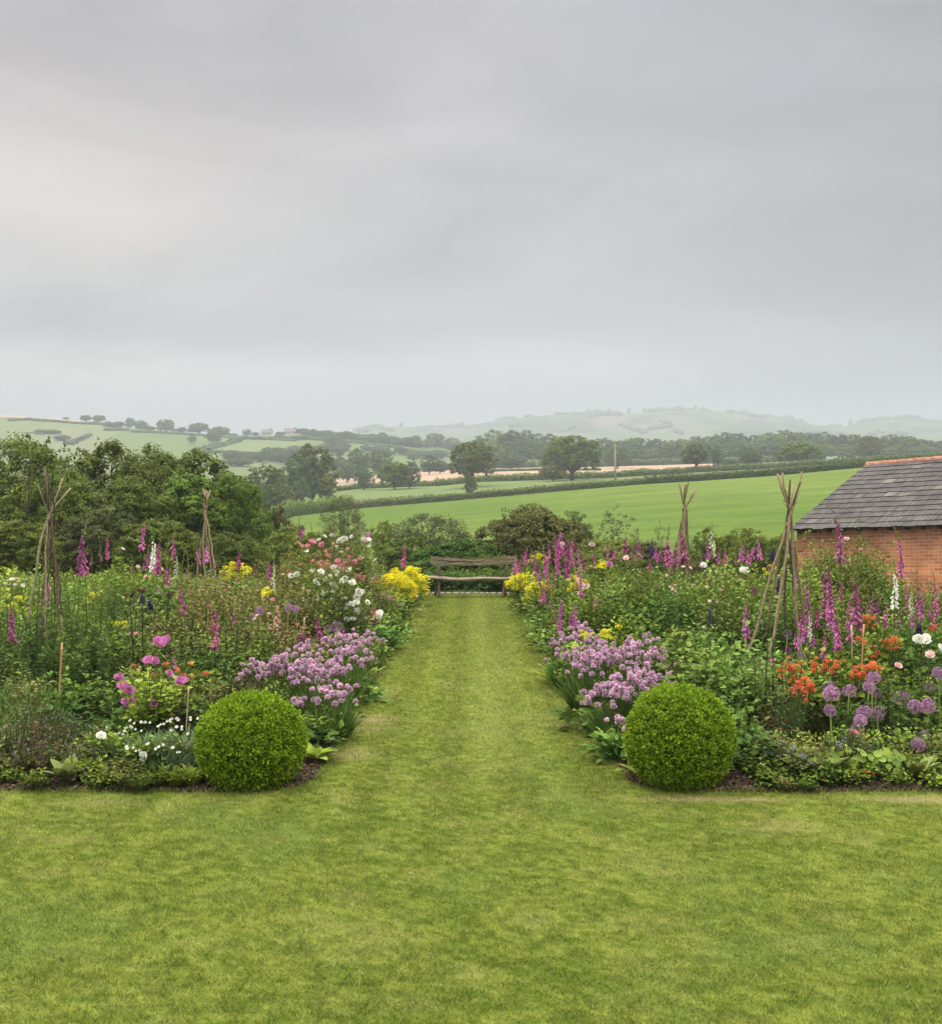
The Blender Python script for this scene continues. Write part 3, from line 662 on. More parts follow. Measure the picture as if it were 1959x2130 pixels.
def build_landscape():
    init_tree_mats()
    # --- hedges round the near fields
    hedge([(735, 203), (850, 203), (960, 203), (1149, 203), (1343, 203)], 1.5, 1.8, 'hedge', 'long field hedge dividing the bright field from the paler strip, centre', 30, .30, 1)
    hedge([(1340, 203), (1440, 203), (1602, 203), (1805, 203), (2100, 203)], 1.6, 1.9, 'hedge', 'clipped hedge along the top of the bright green field, towards the brick barn', 30, .30, 2)
    hedge([(560, 190), (640, 196), (700, 202), (728, 204)], 3.0, 3.0, 'mid', 'short dark hedge at the left end of the bright green field', 24, .34, 3)
    hedge([(905, 295), (1000, 298), (1120, 298), (1271, 298), (1352, 298)], 2.0, 3, 'dark', 'thick hedge bank under the wide spreading oak', 20, .42, 4)
    hedge([(1350, 298), (1440, 298), (1602, 298), (1760, 298), (2050, 298)], 1.8, 3, 'hedge', 'upper hedge running behind the clipped one on the right', 20, .4, 5)
    hedge([(700, 297), (790, 297), (860, 297), (900, 296)], 1.6, 3, 'mid', 'low hedge below the rounded dark trees, centre left', 16, .42, 6)
    hedge([(960, 402), (1100, 404), (1250, 404)], .9, 2, 'olive', 'thin weedy line crossing the brown ploughed field', 14, .5, 7)
    hedge([(880, 476), (1000, 480), (1200, 482), (1500, 482), (1700, 482)], 3, 5, 'hedge', 'hazy hedge at the far side of the brown field', 9, .75, 8)
    # --- hedges on the left hill, traced on the slope
    hs = [[(20, 876), (60, 874), (162, 882), (215, 884)], [(219, 896), (268, 896)], [(273, 899), (379, 904), (500, 913), (620, 915)], [(140, 925), (189, 906)], [(406, 941), (500, 918)],
          [(422, 941), (500, 944), (570, 949)], [(480, 917), (507, 913), (615, 918)], [(715, 920), (780, 926), (845, 937), (935, 952)], [(640, 915), (720, 919), (800, 922)], [(560, 950), (640, 940), (700, 932)]]
    for i, h_ in enumerate(hs):
        pts = [(p, findD(p, y, 600, 948)) for p, y in h_]
        hedge(pts, 2.0, 3.0, 'dark2', 'faded hedge on the pale left hill', 7, .8, 20 + i, group='hedges on the left hill')
    # --- near trees on the left
    NT = dict(t0=.02, lobes=26, clumps=52, leaves=34, ls=.021, flat=.1, rough=.38, lobe_r=(.20, .36))
    def near(seed, px, top, w, D, mat, base, **k):
        a = dict(NT); a.update(k); return tree('n%d' % seed, px, top, w * (1.0 if w < 70 else 1.16), D, mat, base, seed=seed, **a)
    near(101, 30, 902, 300, 36, 'dark', 'tall dark tree cut by the left edge of the view', ls=.018)
    near(102, 225, 912, 250, 40, 'dark', 'bushy dark tree with a brownish tip behind the tall foxgloves')
    near(103, 330, 918, 220, 44, 'mid', 'mid green bushy tree with a ragged top, middle of the left trees')
    near(104, 408, 934, 290, 43, 'dark', 'broad round dark tree at the right end of the left trees', lobes=24)
    near(105, 478, 975, 160, 38, 'mid', 'smaller dark green tree at the foot of the round tree')
    near(106, 212, 1050, 190, 33, 'olive', 'soft olive bush in front of the left trees', ls=.016)
    near(107, 120, 985, 170, 34, 'dark', 'dark bush behind the far-left stick wigwam')
    near(108, 330, 1075, 170, 31, 'dark', 'low dark bush behind the white foxglove')
    near(117, 30, 1075, 180, 29.5, 'dark', 'low dark bush at the left edge behind the garden', ls=.018)
    near(118, 470, 1100, 150, 31, 'dark', 'low dark bush behind the small left stick wigwam', ls=.018)
    near(119, 262, 985, 190, 36, 'mid', 'rounded bush in the middle of the left trees', ls=.026)
    near(120, 395, 978, 190, 38, 'mid', 'rounded bush below the broad round dark tree', ls=.026)
    near(121, 165, 1000, 150, 34.5, 'olive', 'rounded olive bush right of the far-left wigwam top', ls=.026)
    # sapling shoots
    for i, (px, top, w) in enumerate([(58, 878, 42), (100, 893, 40), (132, 900, 38)]):
        near(110 + i, px, top, w, 33, 'mid', 'thin leafy shoot standing above the far-left trees', t0=.45, lobes=9, clumps=8, leaves=24, ls=.10, open_=.45, group='leafy shoots above the left trees', cat='sapling', name='sapling', lobe_r=(.2, .36))
    near(114, 208, 897, 46, 39.5, 'russet', 'brownish leafy tip rising over the left trees', t0=.55, lobes=7, clumps=10, leaves=26, ls=.06, open_=.3, cat='sapling', name='sapling')
    near(115, 312, 905, 62, 40, 'olive', 'sparse olive treetop over the middle of the left trees', t0=.5, lobes=9, clumps=9, leaves=22, ls=.05, open_=.4, cat='sapling', name='sapling')
    # --- shrubs between garden and field
    SH = dict(t0=.0, lobes=18, clumps=34, leaves=36, ls=.026, flat=.2, rough=.6, trunk=True, cat='shrub', name='shrub')
    def sh(seed, px, top, w, D, mat, base, **k):
        a = dict(SH); a.update(k); return tree('s%d' % seed, px, top, w * (1.0 if w < 70 else 1.22), D, mat, base, seed=seed, **a)
    sh(201, 570, 1036, 125, 42, 'russet', 'rusty olive shrub right of the left trees')
    sh(202, 588, 1088, 130, 35, 'mid', 'green bush below the rusty shrub')
    sh(203, 716, 1022, 110, 46, 'grey', 'airy grey-green willowy shrub against the bright field, above the roses', clumps=60, leaves=30, ls=.017, open_=.12, rough=.9)
    sh(204, 797, 1076, 62, 40, 'dark', 'small round-headed dark bush on a bare stem', t0=.35)
    sh(205, 893, 1058, 175, 37, 'grey', 'airy grey-green bush left of the bench back', clumps=60, leaves=30, ls=.017, open_=.1, rough=.9)
    sh(206, 850, 1110, 150, 33, 'dark', 'dark low bush between yellow mound and bench')
    sh(207, 665, 1095, 150, 34, 'mid', 'leafy bush behind the white rose tops')
    sh(208, 958, 1118, 180, 30.5, 'bramble', 'bright green bramble thicket behind the left half of the bench', ls=.028)
    sh(209, 1105, 1048, 215, 34, 'russet', 'large rusty-olive bush behind the right half of the bench', ls=.021, lobes=26, clumps=44, leaves=44)
    sh(210, 1190, 1060, 130, 36, 'olive', 'olive bush at the right shoulder of the rusty bush')
    sh(211, 1050, 1041, 26, 34.5, 'dark2', 'slim sapling at the left shoulder of the rusty bush', t0=.3, open_=.4, ls=.12, clumps=8, leaves=20, lobes=7, cat='sapling', name='sapling')
    sh(212, 1282, 1046, 96, 38, 'grey', 'sparse airy tree showing its branches against the bright field', t0=.2, open_=.62, clumps=26, leaves=20, ls=.026, trunk_r=.018, cat='tree', name='tree')
    sh(213, 1370, 1078, 56, 38, 'grey', 'thin twiggy bush left of the small right stick wigwam', open_=.5, clumps=22, leaves=18, ls=.035)
    sh(214, 1250, 1115, 170, 33, 'mid', 'dark green bush behind the right border foxgloves, near centre')
    sh(215, 1340, 1122, 130, 33, 'olive', 'olive bush low behind the right border, centre')
    sh(216, 1465, 1093, 110, 36, 'dark', 'rounded dark shrub right of the small right stick wigwam')
    sh(217, 1540, 1090, 120, 35, 'mid', 'green shrub behind the tall cream foxglove, right')
    sh(218, 1615, 1105, 100, 34, 'dark', 'dark shrub at the corner of the brick barn')
    sh(219, 1040, 1150, 170, 29.6, 'dark', 'dark bush directly behind the right end of the bench', ls=.026)
    sh(220, 890, 1160, 120, 29.4, 'bramble', 'leafy bush directly behind the left end of the bench', ls=.03)
    # --- trees in the valley, 200 to 500 m off
    mt = midtree
    mt('', 555, 962, 112, 215, 'dark', 'round dark green tree in the valley, left of the big dark one', 31)
    mt('', 520, 985, 80, 205, 'willow', 'grey-green round tree low in the valley beside the left trees', 32)
    mt('', 650, 920, 118, 235, 'dark', 'biggest dark tree of the valley group, left of centre', 33, lobes=17)
    mt('', 618, 945, 86, 225, 'willow', 'paler rounded tree leaning on the biggest dark valley tree', 34)
    mt('', 628, 986, 42, 210, 'willow', 'small weeping pale tree in front of the valley group', 35)
    mt('', 578, 1000, 70, 206, 'dark', 'low dark tree at the foot of the valley group', 36)
    mt('', 680, 985, 60, 230, 'dark', 'dark tree filling the right foot of the big valley tree', 37)
    mt('', 757, 972, 50, 285, 'willow', 'small round pale tree at the edge of the brown field', 38)
    mt('', 820, 957, 78, 280, 'dark', 'dark broad tree pair by the brown field, centre left', 39)
    mt('', 852, 958, 52, 283, 'olive', 'brownish tree at the right of the dark broad tree', 40)
    mt('', 742, 932, 62, 430, 'dark2', 'hazy rounded tree group above the brown field, left part', 41)
    mt('', 790, 932, 66, 430, 'dark2', 'hazy rounded tree group above the brown field, right part', 42)
    mt('', 722, 958, 60, 400, 'willow', 'pale hazy tree below the rounded group', 43)
    mt('', 893, 945, 46, 420, 'willow', 'pale hazy tree left of the lone round oak', 44)
    mt('', 915, 957, 40, 420, 'dark2', 'small dark hazy bush left of the lone round oak', 45)
    tree('oak', 981, 915, 104, 262, 'dark', 'lone round oak with a full crown, centre', name='oak_tree', seed=51, t0=.14, lobes=24, clumps=24, leaves=40, ls=.028, flat=.1, lobe_r=(.26, .42))
    mt('', 978, 985, 36, 206, 'olive', 'brownish bush on the hedge under the lone round oak', 52, t0=.03)
    tree('oak2', 1190, 903, 132, 284, 'dark', 'wide spreading oak with a visible trunk right of centre', name='oak_tree', seed=57, t0=.10, lobes=26, clumps=24, leaves=40, ls=.024, flat=.2, lobe_r=(.22, .40))
    mt('', 1150, 965, 60, 280, 'dark', 'bushy growth at the left foot of the spreading oak', 53, t0=.03)
    mt('', 1283, 928, 66, 430, 'dark2', 'hazy round tree behind the wooden pole', 54)
    mt('', 1055, 938, 60, 470, 'dark2', 'hazy tree between the two oaks, left one', 55, t0=.05)
    mt('', 1076, 945, 50, 470, 'dark2', 'hazy tree between the two oaks, right one', 56, t0=.05)
    tree('oak3', 1447, 922, 70, 300, 'dark', 'small dark oak on a short trunk, above the right field', name='oak_tree', seed=58, t0=.20, lobes=17, clumps=20, leaves=36, ls=.034, flat=.2)
    mt('', 1490, 925, 34, 330, 'willow', 'slim pale tree just right of the small dark oak', 59)
    mt('', 1560, 932, 50, 320, 'mid', 'round green tree, second right of the small dark oak', 60)
    mt('', 1661, 919, 108, 316, 'dark', 'large domed dark tree on the hedge above the right field', 61, t0=.04, lobes=18)
    mt('', 1515, 955, 46, 340, 'willow', 'low pale bush between slim pale tree and round green tree', 62, t0=.02)
    mt('', 1806, 903, 66, 440, 'olive', 'olive rounded tree at the edge of the long wood, right', 63)
    # --- the long hazy wood
    rs = np.random.default_rng(77)
    def wood(px0, px1, tops, D, step, mats, base, wpx=62):
        px = px0
        while px < px1:
            t = np.interp(px, [a for a, b in tops], [b for a, b in tops]) + rs.uniform(-4, 6)
            midtree('', px, t, wpx * rs.uniform(.85, 1.35), D * rs.uniform(.96, 1.05), mats[rs.integers(len(mats))], base, int(70 + rs.integers(6)), t0=.05, group='trees of the long hazy wood', share=True, rz=rs.uniform(0, 6.28))
            px += step * rs.uniform(.7, 1.3)
    tp = [(960, 925), (985, 905), (1010, 895), (1060, 893), (1110, 895), (1150, 905), (1200, 915), (1240, 908), (1290, 912), (1370, 906), (1420, 912), (1470, 902), (1540, 897), (1580, 905), (1610, 895), (1700, 895), (1760, 897), (1790, 905), (1850, 905), (1940, 912), (2080, 915)]
    wood(975, 2060, tp, 560, 26, ['dark2', 'mid', 'willow', 'dark'], 'one of the merged trees in the long hazy wood below the far downs')
    wood(1020, 2060, [(a, b + 22) for a, b in tp], 520, 30, ['dark2', 'willow', 'mid'], 'one of the merged trees in the long hazy wood below the far downs')
    # --- trees on the left hill
    L_ = [(179, 863, 26, 945), (206, 863, 34, 940), (198, 876, 18, 900), (272, 868, 26, 940), (293, 874, 36, 930), (345, 872, 40, 930), (380, 888, 22, 930), (414, 879, 46, 925), (458, 886, 40, 930), (443, 897, 42, 800), (400, 905, 24, 780),
          (514, 892, 22, 930), (532, 898, 20, 930), (583, 898, 22, 925), (630, 893, 22, 920), (652, 897, 40, 915), (680, 897, 40, 900), (694, 904, 44, 760), (705, 930, 30, 690), (740, 905, 36, 900), (768, 905, 30, 930), (795, 899, 24, 940), (815, 908, 30, 900),
          (830, 916, 34, 860), (866, 905, 26, 930), (905, 900, 46, 900), (940, 908, 40, 880), (890, 915, 40, 870), (600, 935, 60, 600), (560, 930, 44, 640), (500, 952, 60, 560), (450, 955, 60, 560), (655, 955, 60, 520), (700, 948, 60, 520),
          (130, 905, 36, 760), (100, 893, 60, 800), (60, 900, 40, 800), (655, 950, 70, 470), (735, 950, 50, 500), (860, 935, 40, 700), (775, 938, 44, 620), (690, 917, 44, 820), (640, 925, 40, 700), (138, 868, 14, 948), (247, 884, 20, 940)]
    for i, (px, top, w, D) in enumerate(L_):
        midtree('', px, top, w, D, ['dark2', 'dark', 'olive', 'mid'][i % 4], 'faded tree on the skyline of the left hill' if D > 890 else 'faded tree on the slope of the left hill', 70 + i % 6, t0=.10, group='trees on the left hill')
    # --- merged belts of trees along the hill hedges
    rs = np.random.default_rng(21)
    for (p0, y0, p1, y1, t, lo, hi, st) in [(225, 888, 500, 908, 12, 880, 948, 17), (630, 906, 945, 934, 16, 840, 948, 10), (700, 912, 880, 932, 18, 700, 930, 11), (150, 925, 189, 908, 8, 640, 900, 9), (405, 940, 500, 918, 9, 640, 900, 12), (560, 948, 720, 938, 18, 560, 800, 13), (480, 960, 620, 962, 24, 500, 640, 18), (20, 874, 160, 881, 5, 880, 948, 14), (760, 940, 930, 955, 16, 600, 900, 13), (500, 915, 640, 915, 10, 820, 948, 14)]:
        px = p0
        while px < p1:
            y = y0 + (y1 - y0) * (px - p0) / (p1 - p0); D = findD(px, y, lo, hi)
            midtree('', px, y - t * rs.uniform(.45, 1.15), t * rs.uniform(1.3, 2.6), D, ['dark2', 'dark', 'willow'][rs.integers(3)], 'one of the merged hedgerow trees on the left hill', 70 + int(rs.integers(6)), group='merged hedgerow trees on the left hill', share=True)
            px += st * rs.uniform(.6, 1.5)
    # --- tiny farmhouse on the hill
    g = G(); 
    wallm = noisemat('far_render', (.55, .47, .43), (.68, .6, .56), .5, .9, 0); roofm = noisemat('far_roof', (.16, .14, .13), (.24, .21, .19), .5, .9, 0)
    for (px, w, hh, lab) in [(556, 8, 3.0, 'tiny pale farmhouse among trees on the left hill skyline, left one'), (605, 10, 3.2, 'tiny pale farmhouse on the left hill skyline, right one')]:
        D = 935; z0 = gz(px, D) - .5; o = thing('farmhouse', (X(px, D), D, z0), lab, 'house', None)
        g = G(); box(g, (-w / 2, -3, 0), (w / 2, 3, hh)); g.add([[-w/2, -3, hh], [-w/2, 3, hh], [-w/2, 0, hh + 2.6]], [[0, 2, 1]]); g.add([[w/2, -3, hh], [w/2, 3, hh], [w/2, 0, hh + 2.6]], [[0, 1, 2]])
        link('wall', g.mesh('wall', wallm), o)
        g = G(); 
        for s in (-1, 1):
            V = [[-w/2 - .3, s * 3.4, hh - .35], [w/2 + .3, s * 3.4, hh - .35], [w/2 + .3, 0, hh + 2.62], [-w/2 - .3, 0, hh + 2.62]]
            V = V + [[a, b, c + .25] for a, b, c in V]
            g.add(V, [[0, 1, 2], [0, 2, 3], [4, 6, 5], [4, 7, 6], [0, 5, 1], [0, 4, 5], [1, 5, 6], [1, 6, 2], [2, 6, 7], [2, 7, 3], [3, 7, 4], [3, 4, 0]])
        r_ = link('roof', g.mesh('roof', roofm), o)
        g = G(); box(g, (w * .3, -.5, hh + 1.8), (w * .3 + 1, .5, hh + 3.8)); link('chimney', g.mesh('chimney', roofm), r_)
        for k in range(3):
            g = G(); box(g, (-w * .35 + k * w * .3, -3.05, 1.6), (-w * .35 + k * w * .3 + 1.1, -3.0, 2.9)); link('window', g.mesh('window', roofm), o)
    # --- poles
    wood_m = noisemat('pole_wood', (.30, .25, .17), (.42, .36, .25), 3, .8, .2, (4, 4, .4))
    for (px, top, D, lab, r) in [(1279, 924, 206, 'wooden utility pole with a short crossarm standing in the field hedge', .14), (1116, 955, 440, 'faint thin pole beyond the brown field, between the oaks', .15)]:
        z0 = gz(px, D); h = Z(top, D) - z0; o = thing('utility_pole', (X(px, D), D, z0 - .3), lab, 'pole')
        g = G(); tube(g, [[0, 0, 0], [0, 0, h * .5], [0, 0, h + .3]], [r * 1.25, r * 1.1, r * .85], 8); link('post', g.mesh('post', wood_m, True), o)
        g = G(); box(g, (-.75, -.06 - r, h - .15), (.75, .06 - r, h + .02)); link('crossarm', g.mesh('crossarm', wood_m), o)
        for sx in (-.6, .6):
            g = G(); tube(g, [[sx, -r, h + .02], [sx, -r, h + .22]], [.05, .035], 6); link('insulator', g.mesh('insulator', roofm), o)
    # --- crest woods on the downs read as one mass
    rs = np.random.default_rng(9); g = G(); sv, sf = sphere_pts(7, 5)
    def lump(px, D, w, h):
        x, z = X(px, D), gz(px, D); V = sv * np.array([w, w, h]) * rs.uniform(.85, 1.15, (len(sv), 1)) + np.array([x, D, z + h * .3]); g.add(V, sf, rs.uniform(.2, .7))
    for px in np.arange(735, 2050, 3.2):
        k = fbm(px / 34., 0.3, 91, 3)
        if k > .47 or 1640 < px < 1660: lump(px, 2590 + rs.uniform(-15, 15), rs.uniform(5, 9), (3 + 16 * max(0, k - .44)) * rs.uniform(.7, 1.4))
        if rs.random() < .04: lump(px, 2590, 5, 9)
    for _ in range(26):
        px = rs.uniform(740, 2000); D = rs.uniform(1800, 2500); n = rs.integers(5, 22); a = rs.uniform(-.35, .35)
        for k in range(n): lump(px + k * 2.6, D + a * k * 30, rs.uniform(4, 7), rs.uniform(3, 6))
    o = link('distant_woodland', g.mesh('distant_woodland', ML['dark2'], True)); o['kind'] = 'stuff'; o['label'] = 'faint woods and hedges on the far downs'
# ---------------------------------------------------------------- garden plants
MP = {}
def init_plant_mats():
    L_ = lambda n, a, b, **k: MP.__setitem__(n, leafmat('plant_' + n, a, b, **k))
    L_('box', (.034, .090, .006), (.310, .440, .024), trans=.25, var=.04)
    L_('rose', (.028, .058, .008), (.250, .310, .055))
    L_('roseyoung', (.080, .090, .020), (.340, .260, .090))
    L_('deep', (.024, .062, .012), (.125, .220, .036))
    L_('mid', (.030, .068, .008), (.255, .355, .045))
    L_('lime', (.130, .200, .020), (.370, .440, .060))
    L_('fresh', (.062, .125, .020), (.265, .380, .075))
    L_('feather', (.045, .090, .018), (.210, .300, .065))
    L_('blue', (.050, .085, .036), (.125, .175, .080))
    L_('olive', (.080, .090, .020), (.300, .290, .085))
    L_('brown', (.075, .050, .030), (.190, .130, .080))
    L_('purple', (.040, .020, .022), (.110, .050, .050))
    L_('tan', (.35, .24, .11), (.52, .40, .20))
    L_('hosta', (.160, .235, .060), (.360, .420, .130))
    L_('stem', (.060, .100, .025), (.140, .190, .050), trans=.05)
    L_('darkstem', (.020, .022, .014), (.060, .060, .030), trans=0)
    fl = lambda n, a, b, **k: MP.__setitem__(n, leafmat('petal_' + n, a, b, trans=.3, var=.2, spec=.05, rough=.7, **k))
    fl('magenta', (.36, .05, .21), (.88, .36, .62))
    fl('lilacpink', (.62, .16, .46), (.85, .38, .66))
    fl('dusty', (.25, .14, .11), (.50, .22, .26))
    fl('white', (.78, .78, .68), (.90, .88, .82))
    fl('cream', (.62, .66, .42), (.82, .80, .62))
    fl('peach', (.75, .42, .34), (.90, .66, .54))
    fl('chive', (.52, .29, .44), (.95, .74, .84))
    fl('allium', (.36, .15, .33), (.68, .38, .62))
    fl('alliumold', (.22, .12, .20), (.42, .24, .38))
    fl('darkallium', (.12, .02, .08), (.28, .06, .18))
    fl('yellow', (.56, .48, .010), (.84, .76, .03))
    fl('orange', (.72, .17, .055), (.88, .36, .16))
    fl('coral', (.74, .18, .32), (.94, .48, .58))
    fl('palepink', (.85, .52, .50), (.92, .74, .72))
    fl('mauve', (.42, .09, .30), (.82, .38, .66))
    fl('rosered', (.50, .10, .16), (.72, .28, .34))
    fl('astrantia', (.42, .16, .20), (.66, .34, .38))
    fl('forget', (.40, .52, .82), (.68, .78, .92))
    fl('borage', (.26, .30, .70), (.50, .50, .82))
    fl('lupin', (.075, .035, .16), (.19, .10, .32))
    fl('red', (.50, .03, .015), (.70, .10, .03))
    MP['cane'] = noisemat('cane', (.45, .22, .10), (.60, .34, .17), 9, .6, .15, (6, 6, .8))
    MP['palecane'] = noisemat('pale_cane', (.42, .32, .17), (.58, .46, .28), 9, .6, .15, (6, 6, .8))
    MP['pole'] = noisemat('hazel', (.16, .115, .07), (.34, .26, .16), 12, .85, .5, (5, 5, 1.2), c3=(.42, .36, .24))
    MP['darkpole'] = noisemat('dark_hazel', (.075, .055, .04), (.20, .15, .10), 12, .85, .5, (5, 5, 1.2))
    MP['mosspole'] = noisemat('mossy_hazel', (.10, .10, .04), (.30, .27, .15), 9, .9, .6, (4, 4, 1.5), c3=(.48, .46, .33))
    MP['branch'] = noisemat('rose_branch', (.09, .06, .035), (.20, .13, .07), 12, .8, .3)

def seasoned(n, rs, a=.5, b=.2): return np.clip(rs.normal(a, b, n), 0, 1)

SPEC = {   # kind: stems, leaves per stem, leaf size, base shape, spread of leaves, min t, up-tilt, material, stem width
 'rose':    (16, 44, .082, OVAL, 1, .22, .25, 'rose', .005),
 'youngrose': (16, 44, .072, OVAL, 1, .2, .3, 'roseyoung', .005),
 'deep':    (15, 34, .125, leaf_base(.27, .08, .2), 1, .15, .35, 'deep', .005),
 'mid':     (18, 44, .100, leaf_base(.30, .08, .2), 1, .12, .3, 'mid', .005),
 'fresh':   (18, 30, .115, BROAD, 1, .15, .2, 'fresh', .005),
 'lime':    (20, 44, .095, BROAD, 1, .12, .25, 'lime', .004),
 'lily':    (11, 95, .095, NARROW, 0, .05, .55, 'feather', .007),
 'feather': (26, 90, .075, leaf_base(.07, .02, .15), 0, .15, .8, 'feather', .003),
 'olive':   (22, 42, .070, leaf_base(.22, .05, .2), 1, .12, .4, 'olive', .004),
 'brown':   (26, 46, .036, leaf_base(.30, .05, .2), 1, .25, .5, 'brown', .003),
 'cover':   (24, 22, .060, BROAD, 1, .2, .15, 'mid', .003),
 'limecover': (24, 22, .055, BROAD, 1, .2, .15, 'lime', .003),
}
def foliage_parts(kind, h, r, seed):
    nst, nl, ls, base, pet, tmin, up, mat, sw = SPEC[kind]
    k = max(.6, min(2.2, (r / .38))); nst = int(nst * k * max(1, h)); nl = int(nl * max(.5, h / 1.0) ** .8)
    rs = np.random.default_rng(seed); gs, gl = G(), G()
    a = rs.uniform(0, 2 * PI, nst); d = np.sqrt(rs.random(nst)) * r
    tip = np.stack([d * np.cos(a), d * np.sin(a), h * (1 - .34 * (d / r)**2) * rs.uniform(.74, 1.04, nst) * np.where(rs.random(nst) < (.16 if kind in ('rose', 'youngrose', 'mid', 'olive') else .04), rs.uniform(1.10, 1.26, nst), 1)], 1)
    b0 = tip * np.array([.30, .30, 0]); c = tip * np.array([.75, .75, .62]) + np.stack([rs.normal(0, .03, nst), rs.normal(0, .03, nst), np.zeros(nst)], 1)
    for i in range(nst): tube(gs, bez(b0[i], c[i], tip[i], 5), np.linspace(sw, sw * .45, 5), 3, rs.random(), cap=False)
    m = nst * nl; idx = np.repeat(np.arange(nst), nl); t = tmin + (1 - tmin) * rs.random(m)**.75; T = t[:, None]
    P = (1 - T)**2 * b0[idx] + 2 * T * (1 - T) * c[idx] + T * T * tip[idx]
    tg = nrm(2 * (1 - T) * (c[idx] - b0[idx]) + 2 * T * (tip[idx] - c[idx]))
    az = rs.uniform(0, 2 * PI, m); out = np.stack([np.cos(az), np.sin(az), rs.uniform(-.35, .35, m)], 1)
    dd = nrm(out + tg * up + tg * (.8 * (T > .93)))
    size = ls * rs.uniform(.55, 1.15, m) * (1.05 - .45 * t)
    P = P + out * (pet * rs.uniform(.1, 1.3, m) * ls)[:, None]
    nn = nrm(np.array([0, 0, 1.]) + rs.normal(size=(m, 3)) * .45)
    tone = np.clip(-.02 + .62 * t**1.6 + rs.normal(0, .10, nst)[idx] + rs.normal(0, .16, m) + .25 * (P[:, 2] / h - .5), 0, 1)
    scatter(gl, base, P, frames(dd, nn), size, tone)
    return gs, gl, mat
def tufts(kind, h, r, seed):
    """bladed plants"""
    rs = np.random.default_rng(seed); g = G()
    n, w, bend, mat = {'iris': (26, .022, .12, 'mid'), 'grass': (170, .006, .5, 'feather'), 'dianthus': (220, .008, .45, 'blue'), 'chive': (200, .007, .22, 'mid'), 'horsetail': (60, .006, .1, 'feather'), 'bluegrass': (70, .006, .18, 'blue'), 'wild': (120, .010, .6, 'lime')}[kind]
    a = rs.uniform(0, 2 * PI, n); d = np.sqrt(rs.random(n)) * r * .45
    P = np.stack([d * np.cos(a), d * np.sin(a), np.zeros(n)], 1)
    dd = np.stack([np.cos(a) * d / r * 1.3 + rs.normal(0, .12, n), np.sin(a) * d / r * 1.3 + rs.normal(0, .12, n), np.ones(n)], 1)
    nn = nrm(np.stack([-np.cos(a), -np.sin(a), np.full(n, .3)], 1))
    L = h * rs.uniform(.55, 1.1, n); base = blade_base(1, bend, 4)
    S = np.stack([np.full(n, w) * rs.uniform(.7, 1.2, n), L, L], 1)
    scatter(g, base, P, frames(dd, nn), S, seasoned(n, rs))
    return g, mat

PM = {}
def plant(kind, x, y, h, r, base, cat='plant', name='leafy_plant', zone=None, group=None, share=False, var=None, mat=None):
    """a leafy filler: meshes cached on rounded size"""
    hq = max(.1, round(h * 6) / 6); rq = max(.1, round(r * 8) / 8); v = random.randint(0, 1) if var is None else var
    key = (kind, hq, rq, v, mat)
    if key not in PM:
        sd = (hash2(np.array([int(hq * 60)]), np.array([int(rq * 80)]), v + sum(map(ord, kind)))[0] * 1e6)
        if kind in SPEC:
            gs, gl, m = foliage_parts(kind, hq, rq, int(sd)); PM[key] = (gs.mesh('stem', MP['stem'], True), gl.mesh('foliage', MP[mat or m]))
        else:
            g, m = tufts(kind, hq, rq, int(sd)); PM[key] = (None, g.mesh('leaves', MP[mat or m]))
    ms, ml = PM[key]; z = float(ground_z(x, y)) + .02
    s = (h / hq) if kind in SPEC else h / hq
    if ms is None:
        o = link(name, ml, None, (x, y, z), (0, 0, random.uniform(0, 6.28)), s); register(o, base, cat, group, zone, share)
    else:
        o = thing(name, (x, y, z), base, cat, group, zone, share, random.uniform(0, 6.28), s)
        link('stem', ms, o); link('foliage', ml, o)
    return o

# ---------------------------------------------------------------- flower heads
def petal(w=.5, cup=.3, curl=.1):
    V = [[0, 0, 0], [-w * .6, .35, cup * .25], [0, .35, cup * .05], [w * .6, .35, cup * .25], [-w, .75, cup * .8], [0, .78, cup * .55], [w, .75, cup * .8], [-w * .5, 1, cup + curl], [w * .5, 1, cup + curl]]
    Fc = [[0, 2, 1], [0, 3, 2], [1, 2, 5], [1, 5, 4], [2, 3, 6], [2, 6, 5], [4, 5, 7], [5, 8, 7], [5, 6, 8]]
    return np.array(V, float), np.array(Fc)
def rose_mesh(name, mat, seed=0, rings=((5, 1.0, 15), (5, .85, 38), (5, .62, 60), (4, .42, 78))):
    """unit radius bloom facing +Z"""
    rs = np.random.default_rng(seed); g = G(); b = petal(.55, .35, .06)
    for n, ln, el in rings:
        for i in range(n):
            a = 2 * PI * i / n + rs.uniform(-.3, .3) + ln * 3; e = math.radians(el + rs.uniform(-9, 9))
            d = np.array([[math.cos(a) * math.cos(e), math.sin(a) * math.cos(e), math.sin(e)]]); nn = np.array([[-math.cos(a) * math.sin(e), -math.sin(a) * math.sin(e), math.cos(e)]])
            scatter(g, b, np.array([[math.cos(a) * .08, math.sin(a) * .08, 0]]), frames(d, nn), np.array([ln * rs.uniform(.9, 1.1)]), rs.uniform(.25, 1))
    return g.mesh(name, mat, False)
